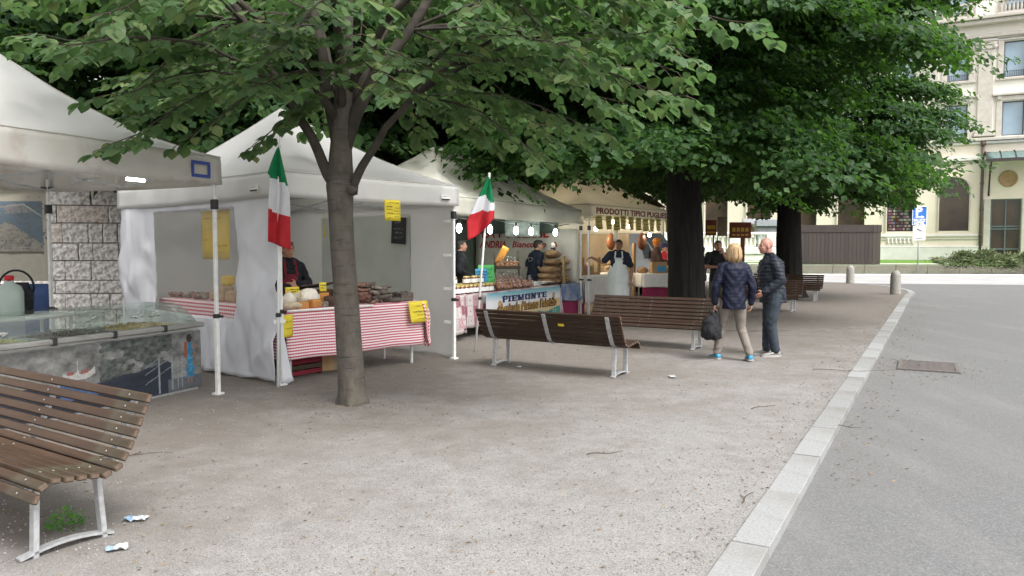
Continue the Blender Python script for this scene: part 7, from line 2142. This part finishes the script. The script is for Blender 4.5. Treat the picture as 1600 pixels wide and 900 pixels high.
for (a, e) in boughs:
    L = (e - a).length
    n = max(6, int(L / .16))
    out = Vector((e.x - a.x, e.y - a.y, 0))
    out = out.normalized() if out.length > .05 else Vector((1, 0, 0))
    side = UP.cross(out)
    bend, arch = rr.uniform(-.18, .18) * L, .10 * L
    pts = []
    for i in range(n + 1):
        u = i / n
        pts.append(a.lerp(e, u) + side * bend * math.sin(math.pi * u) + UP * arch * math.sin(math.pi * min(1, u * 1.1)) + Vector((rr.uniform(-.012, .012),) * 3))
    bq.tube(pts, list(np.linspace(.022 if L > 2 else .015, .004, len(pts))), 5, cap=False)
    for i in range(max(1, int(n * .22)), n + 1):
        p = pts[i]
        u = i / n
        tdir = (pts[min(i + 1, n)] - pts[max(i - 1, 0)]).normalized()
        for sg in (-1, 1):
            if rr.random() < .27: continue
            tl = rr.uniform(.28, .58) * (1.05 - .45 * u)
            d = (tdir * rr.uniform(.5, .9) + side * sg * rr.uniform(.6, 1.0) + UP * rr.uniform(-.25, .12)).normalized()
            m = max(4, int(tl / .052))
            tw = [p + d * (tl * j / m) - UP * (.10 * tl * (j / m) ** 2 * 2) for j in range(m + 1)]
            tq.tube([tw[0], tw[m // 2], tw[m]], [.005, .004, .002], 3, cap=False)
            ts = UP.cross(d).normalized()
            for j in range(1, m + 1):
                s2 = 1 if j % 2 else -1
                dd = (d * .55 + ts * s2 * rr.uniform(.5, .95) - UP * rr.uniform(.1, .75)).normalized()
                nn = (UP * 1.0 + d * rr.uniform(-.1, .6) + ts * s2 * rr.uniform(-.1, .45) + Vector((rr.uniform(-.3, .3), rr.uniform(-.3, .3), 0))).normalized()
                put_leaf(tw[j] + dd * .012 - UP * .008, dd, nn, rr.uniform(.07, .125))
            put_leaf(tw[m], (d - UP * .3).normalized(), (UP + d * .4).normalized(), rr.uniform(.09, .13))
bq.build('bough', M['bark_limb'], tr)['kind'] = 'stuff'
tq.build('twig', M['twig'], tr)['kind'] = 'stuff'
lp = np.array([tuple(p) for p in lp]); ld_ = np.array([tuple(p) for p in ld_]); ln_ = np.array([tuple(p) for p in ln_]); ls = np.array(ls)
# the 300 leaves that show largest are parts of their own
wp_ = lp + np.array([TX, TY, 0])
pit = R(2.96)
yy = wp_[:, 1] * math.cos(pit) - (wp_[:, 2] - 1.65) * math.sin(pit); zz = wp_[:, 1] * math.sin(pit) + (wp_[:, 2] - 1.65) * math.cos(pit)
uu, vv = wp_[:, 0] / yy * 1200 + 800, 450 - zz / yy * 1200
vis = (uu > 5) & (uu < 1595) & (vv > 5) & (vv < 895)
score = np.where(vis, ls / yy, -1)
top300 = np.argsort(-score)[:300]
mask = np.ones(len(lp), bool); mask[top300] = False
leaf_cloud('leaves', lp[mask], ld_[mask], ln_[mask], ls[mask], HEART, M['leaf_near'], tr)
mono, nt, p_ = newmat('leaf_single')
oi = nt.nodes.new('ShaderNodeObjectInfo')
c_ = ramp(nt, oi.outputs['Random'], [(0.0, (0.055, 0.115, 0.05)), (0.45, (0.085, 0.155, 0.066)), (0.8, (0.12, 0.195, 0.08)), (1.0, (0.20, 0.25, 0.115))])
nt.links.new(c_, p_.inputs['Base Color']); p_.inputs['Roughness'].default_value = .42
tl_ = nt.nodes.new('ShaderNodeBsdfTranslucent'); nt.links.new(mixcol(nt, .5, c_, (.17, .34, .08)), tl_.inputs['Color'])
mx_ = nt.nodes.new('ShaderNodeMixShader'); mx_.inputs[0].default_value = .42
nt.links.new(p_.outputs[0], mx_.inputs[1]); nt.links.new(tl_.outputs[0], mx_.inputs[2]); nt.links.new(mx_.outputs[0], nt.nodes['Material Output'].inputs[0])
lme = bpy.data.meshes.new('leaf'); lme.from_pydata([tuple(v) for v in HEART[0]], [], HEART[1]); lme.materials.append(mono)
for i in top300:
    d = Vector(ld_[i]).normalized(); n = Vector(ln_[i]); n = (n - d * n.dot(d)).normalized(); b = n.cross(d)
    m4 = Matrix((d * ls[i], b * ls[i], n * ls[i])).transposed().to_4x4(); m4.translation = Vector(lp[i])
    o = bpy.data.objects.new('leaf', lme); COL.objects.link(o); o.parent = tr; o.matrix_local = m4

# ---- big dense limes
def big_tree(label, x, y, tr_r, H, Rad, zb, nspray, per, ls_, m, seed, name='lime_tree', trunk_m='bark_dark', skirt=.8, front=None, lump=.16, zpow=1.0, trim=0.0):
    r_ = np.random.default_rng(seed)
    t = thing(name, label, 'tree', (x, y, 0))
    q = MB()
    zs_ = [-.1, .05, .25, .6, 1.2, 2.0, 3.0, 4.0, 5.5, 7.0, H * .85]
    rs_ = [1.45, 1.28, 1.12, 1.03, 1.0, .97, .92, .80, .58, .38, .1]
    q.tube([(.05 * math.sin(z * .7 + seed), .05 * math.cos(z + seed), z) for z in zs_], [tr_r * k for k in rs_], 44)
    for i, v in enumerate(q.v):
        a = math.atan2(v[1], v[0])
        k = 1 + .045 * math.sin(a * 13 + 2 * math.sin(v[2] * 1.1)) + .03 * mnoise.noise(Vector((v[0] * 9, v[1] * 9, v[2] * 1.2))) + .10 * math.exp(-max(v[2], 0) / .35) * math.sin(a * 5 + seed)
        q.v[i] = (v[0] * k, v[1] * k, v[2])
    q.build('trunk', M[trunk_m], t)
    def rad(z, az):
        f = (z - zb) / (H - zb)
        pr = np.where(f < .3, skirt + (1 - skirt) * np.sin(np.clip(f / .3, 0, 1) * math.pi / 2), np.sqrt(np.clip(1 - ((f - .3) / .7) ** 2, 0, 1)))
        l = lump * (np.sin(az * 3 + z * 1.3 + seed) * .5 + np.sin(az * 5 - z * 2.1 + seed * 2) * .35 + np.sin(az * 9 + z * 3.4) * .25)
        return Rad * pr * (1 + l) * (1 - trim * np.maximum(0, np.cos(az)) ** 1.5)
    for k in range(9):
        a = k * 2.4 + seed
        z0 = zb + .5 + k * (H * .6 - zb) / 9
        L = Rad * .75
        q = MB(); q.tube([(math.cos(a) * tr_r * .3, math.sin(a) * tr_r * .3, z0), (math.cos(a) * L * .35, math.sin(a) * L * .35, z0 + .7), (math.cos(a) * L * .7, math.sin(a) * L * .7, z0 + 1.0), (math.cos(a) * L, math.sin(a) * L, z0 + .9)], [tr_r * .28, tr_r * .2, tr_r * .12, .02], 7)
        q.build('limb', M[trunk_m], t)
    # leafy boughs: drooping plates of sprays with gaps between them, over a thinner inner fill
    nbo = int(112 * (Rad / 5.5) ** 2)
    baz = r_.random(nbo) * 2 * math.pi
    if front is not None:
        kf = r_.random(nbo) < .40
        baz[kf] = front + (r_.random(kf.sum()) - .5) * 3.2
    bz = zb + .25 + (H - zb - .5) * r_.random(nbo) ** zpow
    brr = rad(bz, baz) * (.97 - .30 * r_.random(nbo) ** 1.5)
    low = int(nbo * .22)
    brr[:low] = Rad * min(1, skirt + .12) * np.sqrt(r_.random(low)) * .9
    bz[:low] = zb + .45 + 1.2 * (1 - brr[:low] / Rad) + .35 * r_.random(low)
    n = nspray
    who = r_.integers(0, nbo, n)
    o_r, o_t, o_z = r_.normal(size=n) * .60, r_.normal(size=n) * .55, r_.normal(size=n) * .10
    az = baz[who] + o_t / np.maximum(brr[who], 1.0)
    rr_ = brr[who] + o_r
    z = bz[who] + o_z - .22 * o_r - .10 * o_r ** 2 - .12 * o_t ** 2
    nf = int(n * .30)
    f = r_.random(nf)
    z[:nf] = zb + .5 + (H - zb - .5) * f
    az[:nf] = r_.random(nf) * 2 * math.pi
    rr_[:nf] = rad(z[:nf], az[:nf]) * (.25 + .5 * r_.random(nf))
    edge = zb + .30 * np.sin(az * 4 + seed) + .22 * np.sin(az * 9 + seed * 3) + .15 * np.sin(az * 17)
    z = np.where(z < edge, edge + .35 * r_.random(n) ** 2 + .25 * (z - edge), z)
    rr_ = np.maximum(rr_, .3)
    C = np.stack([np.cos(az) * rr_, np.sin(az) * rr_, z], 1)
    out = np.stack([np.cos(az), np.sin(az), np.zeros(n)], 1)
    tdir = norm_rows(out + .5 * r_.normal(size=(n, 3)) * np.array([1, 1, .22]) - np.array([0, 0, .25]))
    ln = .45 + .5 * r_.random(n)
    sd = norm_rows(np.cross(np.array([0, 0, 1.0]), tdir))
    pn = norm_rows(np.cross(tdir, sd) + .2 * r_.normal(size=(n, 3)))
    k = per
    j = (np.arange(k) + .5) / k
    s2 = np.where(np.arange(k) % 2 == 0, 1.0, -1.0)
    wdt = np.sin(np.pi * np.clip(j * .92 + .06, 0, 1)) * .22
    P = C[:, None] + tdir[:, None] * (ln[:, None] * (j - .5)[None])[..., None] + sd[:, None] * (s2 * wdt)[None, :, None] * (.6 + .8 * r_.random((n, k, 1))) + r_.normal(size=(n, k, 3)) * .045
    P[..., 2] -= .16 * (ln[:, None] * j[None] ** 2)
    D = tdir[:, None] * .6 + sd[:, None] * s2[None, :, None] * .7 + r_.normal(size=(n, k, 3)) * .30 - np.array([0, 0, .35])
    N = pn[:, None] + r_.normal(size=(n, k, 3)) * .30 + tdir[:, None] * .25
    S = ls_ * (.7 + .6 * r_.random(n * k))
    leaf_cloud('crown', P.reshape(-1, 3), D.reshape(-1, 3), N.reshape(-1, 3), S, KITE, M[m], t)
    return t

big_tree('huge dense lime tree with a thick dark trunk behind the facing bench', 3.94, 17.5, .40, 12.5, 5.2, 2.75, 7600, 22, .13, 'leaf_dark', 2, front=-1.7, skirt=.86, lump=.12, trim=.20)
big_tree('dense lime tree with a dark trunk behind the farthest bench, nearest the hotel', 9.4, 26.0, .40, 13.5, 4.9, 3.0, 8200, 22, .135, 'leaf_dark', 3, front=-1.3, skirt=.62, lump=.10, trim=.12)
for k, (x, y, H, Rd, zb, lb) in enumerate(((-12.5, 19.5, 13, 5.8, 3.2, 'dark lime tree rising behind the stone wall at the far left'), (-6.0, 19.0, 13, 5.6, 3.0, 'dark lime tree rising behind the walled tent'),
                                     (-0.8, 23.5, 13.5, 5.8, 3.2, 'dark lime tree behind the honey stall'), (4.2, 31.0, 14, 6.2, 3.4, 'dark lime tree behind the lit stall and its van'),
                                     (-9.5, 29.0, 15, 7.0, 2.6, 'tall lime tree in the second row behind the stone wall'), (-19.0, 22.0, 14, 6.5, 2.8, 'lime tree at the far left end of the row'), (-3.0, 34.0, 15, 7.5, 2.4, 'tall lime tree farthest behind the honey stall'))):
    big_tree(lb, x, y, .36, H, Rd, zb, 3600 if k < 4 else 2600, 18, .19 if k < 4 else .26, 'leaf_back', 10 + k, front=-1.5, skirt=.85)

# ---- juniper spilling over the retaining wall, weed, litter
jp = thing('juniper_shrub', 'grey green juniper spilling over the low wall in front of the hotel', 'shrub', (30.6, 50.2, .6))
r_ = np.random.default_rng(5)
n = 5200
cx = r_.normal(size=n) * 1.3; cx = np.clip(cx, -2.8, 2.9)
h = (.75 - .07 * cx ** 2 + .2 * np.sin(cx * 4)) * r_.random(n) ** .6
yv = r_.normal(size=n) * .5
P = np.stack([cx, yv, np.where(yv < -.35, h * .6 - .5 * (-.35 - yv), h)], 1)
P[:, 2] = np.maximum(P[:, 2], -.55)
D = norm_rows(np.stack([cx * .4 + r_.normal(size=n) * .8, -.6 + r_.normal(size=n) * .5, .25 + r_.normal(size=n) * .4], 1))
leaf_cloud('foliage', P, D, r_.normal(size=(n, 3)) + np.array([0, -.5, 1]), .16 + .18 * r_.random(n), (KITE[0] * np.array([1, .35, 1]), KITE[1]), M['juniper'], jp)
q = MB()
for k in range(7): q.tube([(0, 0, -.1), (-1.2 + .4 * k, -.1, .25), (-2.4 + .8 * k, -.2, .3)], [.04, .03, .01], 5)
q.build('stem', M['twig'], jp)
jp2 = copy_thing(jp, (34.6, 49.9, .6), .25, 'second juniper at the right end of the low wall below the hotel door')

wd = thing('weed', 'small bright green weed growing in the gravel under the near bench', 'weed', (-2.62, 4.42, 0))
n = 170
a = r_.random(n) * 6.28; rad_ = .10 * np.sqrt(r_.random(n))
P = np.stack([np.cos(a) * rad_, np.sin(a) * rad_, .01 + .13 * r_.random(n) ** 1.5 * (1 - rad_ * 5)], 1)
D = np.stack([np.cos(a), np.sin(a), .6 + .4 * r_.random(n)], 1)
leaf_cloud('leaves', P, D, np.stack([-np.cos(a) * .5, -np.sin(a) * .5, np.ones(n)], 1) + .3 * r_.normal(size=(n, 3)), .014 + .018 * r_.random(n), KITE, M['weed'], wd)

def litter(name, n, xy, m, smin, smax, seed, asp=.35):
    r_ = np.random.default_rng(seed)
    P = xy(r_, n)
    P = np.concatenate([P, np.full((len(P), 1), .006) + .006 * r_.random((len(P), 1))], 1)
    a = r_.random(len(P)) * 6.28
    D = np.stack([np.cos(a), np.sin(a), .15 * r_.normal(size=len(P))], 1)
    N = np.stack([.3 * r_.normal(size=len(P)), .3 * r_.normal(size=len(P)), np.ones(len(P))], 1)
    return leaf_cloud(name, P, D, N, smin + (smax - smin) * r_.random(len(P)) ** 2, (KITE[0] * np.array([1, asp, 1]), KITE[1]), M[m])
def on_gravel(r_, n):
    d = 3.2 + 22 * r_.random(n) ** 1.3
    x = d * (-.75 + 1.35 * r_.random(n))
    k = x < (KERB_A.x + (d - KERB_A.y) * KERB_D.x / KERB_D.y - .05)
    return np.stack([x[k], d[k]], 1)
litter('dry_leaf_litter', 4200, on_gravel, 'straw', .010, .05, 1, .22)
litter('dark_leaf_litter', 3400, on_gravel, 'litter_dark', .008, .034, 2, .3)
litter('pale_chips', 260, on_gravel, 'pebble', .010, .028, 4, .6)
def by_kerb(r_, n):
    t_ = 3 + 20 * r_.random(n) ** 1.2
    o_ = .24 + np.abs(r_.normal(size=n)) * .35
    return np.stack([KERB_A.x + KERB_D.x * t_ + KERB_D.y * o_, KERB_A.y + KERB_D.y * t_ - KERB_D.x * o_], 1)
OCT = (np.array([(1, 0, 0), (-1, 0, 0), (0, 1, 0), (0, -1, 0), (0, 0, .6), (0, 0, -.6)]) * .5, [(0, 2, 4), (2, 1, 4), (1, 3, 4), (3, 0, 4), (2, 0, 5), (1, 2, 5), (3, 1, 5), (0, 3, 5)])
def pebbles(name, n, m, smin, smax, seed):
    r_ = np.random.default_rng(seed)
    d = 3.3 + 8 * r_.random(n) ** 1.6
    x = d * (-.72 + 1.30 * r_.random(n))
    k = x < (KERB_A.x + (d - KERB_A.y) * KERB_D.x / KERB_D.y - .03)
    P = np.stack([x[k], d[k], np.full(k.sum(), .002)], 1)
    return leaf_cloud(name, P, r_.normal(size=P.shape) * np.array([1, 1, .3]), r_.normal(size=P.shape) * .3 + np.array([0, 0, 1]), smin + (smax - smin) * r_.random(len(P)) ** 2, OCT, M[m])
pebbles('pebbles', 9000, 'pebble', .007, .020, 8)
pebbles('dark_pebbles', 2600, 'pebble_dark', .006, .017, 9)
def in_kerb(r_, n):
    t_ = 1 + 23 * r_.random(n) ** 1.2
    o_ = -np.abs(r_.normal(size=n)) * .22
    return np.stack([KERB_A.x + KERB_D.x * t_ + KERB_D.y * o_, KERB_A.y + KERB_D.y * t_ - KERB_D.x * o_], 1)
litter('gutter_litter', 900, in_kerb, 'litter_dark', .010, .04, 13, .3)
def by_trunk(r_, n): return np.stack([TX + .45 * r_.normal(size=n), TY - .1 + .4 * r_.normal(size=n)], 1)
litter('trunk_litter', 420, by_trunk, 'straw', .010, .045, 14, .25)
o = litter('kerb_litter', 900, by_kerb, 'straw', .012, .05, 3); o.location.z = -.06
def by_drain(r_, n): return np.stack([5.6 + .6 * r_.normal(size=n), 10.9 + .7 * r_.normal(size=n)], 1)
o = litter('drain_litter', 500, by_drain, 'straw', .015, .06, 6, .25); o.location.z = -.05
rr = random.Random(77)
for k, (x, y, L, a, z) in enumerate(((.75, 6.1, .32, .3, .008), (4.55, 10.2, 1.0, -.1, .02), (4.85, 15.2, 1.4, -.05, .012), (-3.0, 6.05, .55, .25, .008), (1.55, 5.0, .26, 1.0, .008), (2.6, 7.9, .35, .5, .008), (3.1, 7.0, .22, -.6, .008))):
    q = MB(); pts = [Vector((L * (u - .5), .05 * L * math.sin(u * 7 + k), .004 * math.sin(u * 9))) for u in np.linspace(0, 1, 8)]
    q.tube(pts, list(np.linspace(.0045, .002, 8)), 5); q.tube([pts[3], pts[3] + Vector((.12 * L, .14 * L, .004))], .003, 4)
    tag(q.build('fallen_twig', M['twig'], None, (x, y, z), a), ('thin bent twig lying alone on the pale gravel in front', 'long dry twig lying across the kerb beside the drain', 'long thin twig on the gravel right of the bald man', 'curved twig on the gravel left of the slim tree', 'short twig on the gravel close to the camera', 'forked twig on the gravel left of the kerb', 'small twig beside the forked one near the kerb')[k], 'twig')
for k, (x, y, s, lb) in enumerate(((-2.28, 4.58, (.13, .07), 'crumpled blue and white wrapper just behind the near bench leg'), (-2.16, 4.12, (.11, .06), 'second crumpled silver blue wrapper on the gravel near the bench leg'), (.10, 10.55, (.07, .06), 'white paper scrap under the bench with its back turned'), (2.05, 9.75, (.16, .08), 'flattened pale plastic scrap by the rear leg of the bench'))):
    q = MB(); q.grid(8, 6, lambda u, v: ((u - .5) * s[0], (v - .5) * s[1], .012 + .022 * mnoise.noise(Vector((u * 4 + k * 3, v * 4, k)))), 0, False, None, lambda u, v: 1 if (k < 2 and u < .35) else 0)
    tag(q.build('wrapper', [M['wrapper_grey'], M['wrapper_blue']], None, (x, y, .006), .5 * k, solid=.002), lb, 'litter')

for o in bpy.data.objects:
    if o.name.startswith('lettering'):
        o['kind'] = 'stuff'
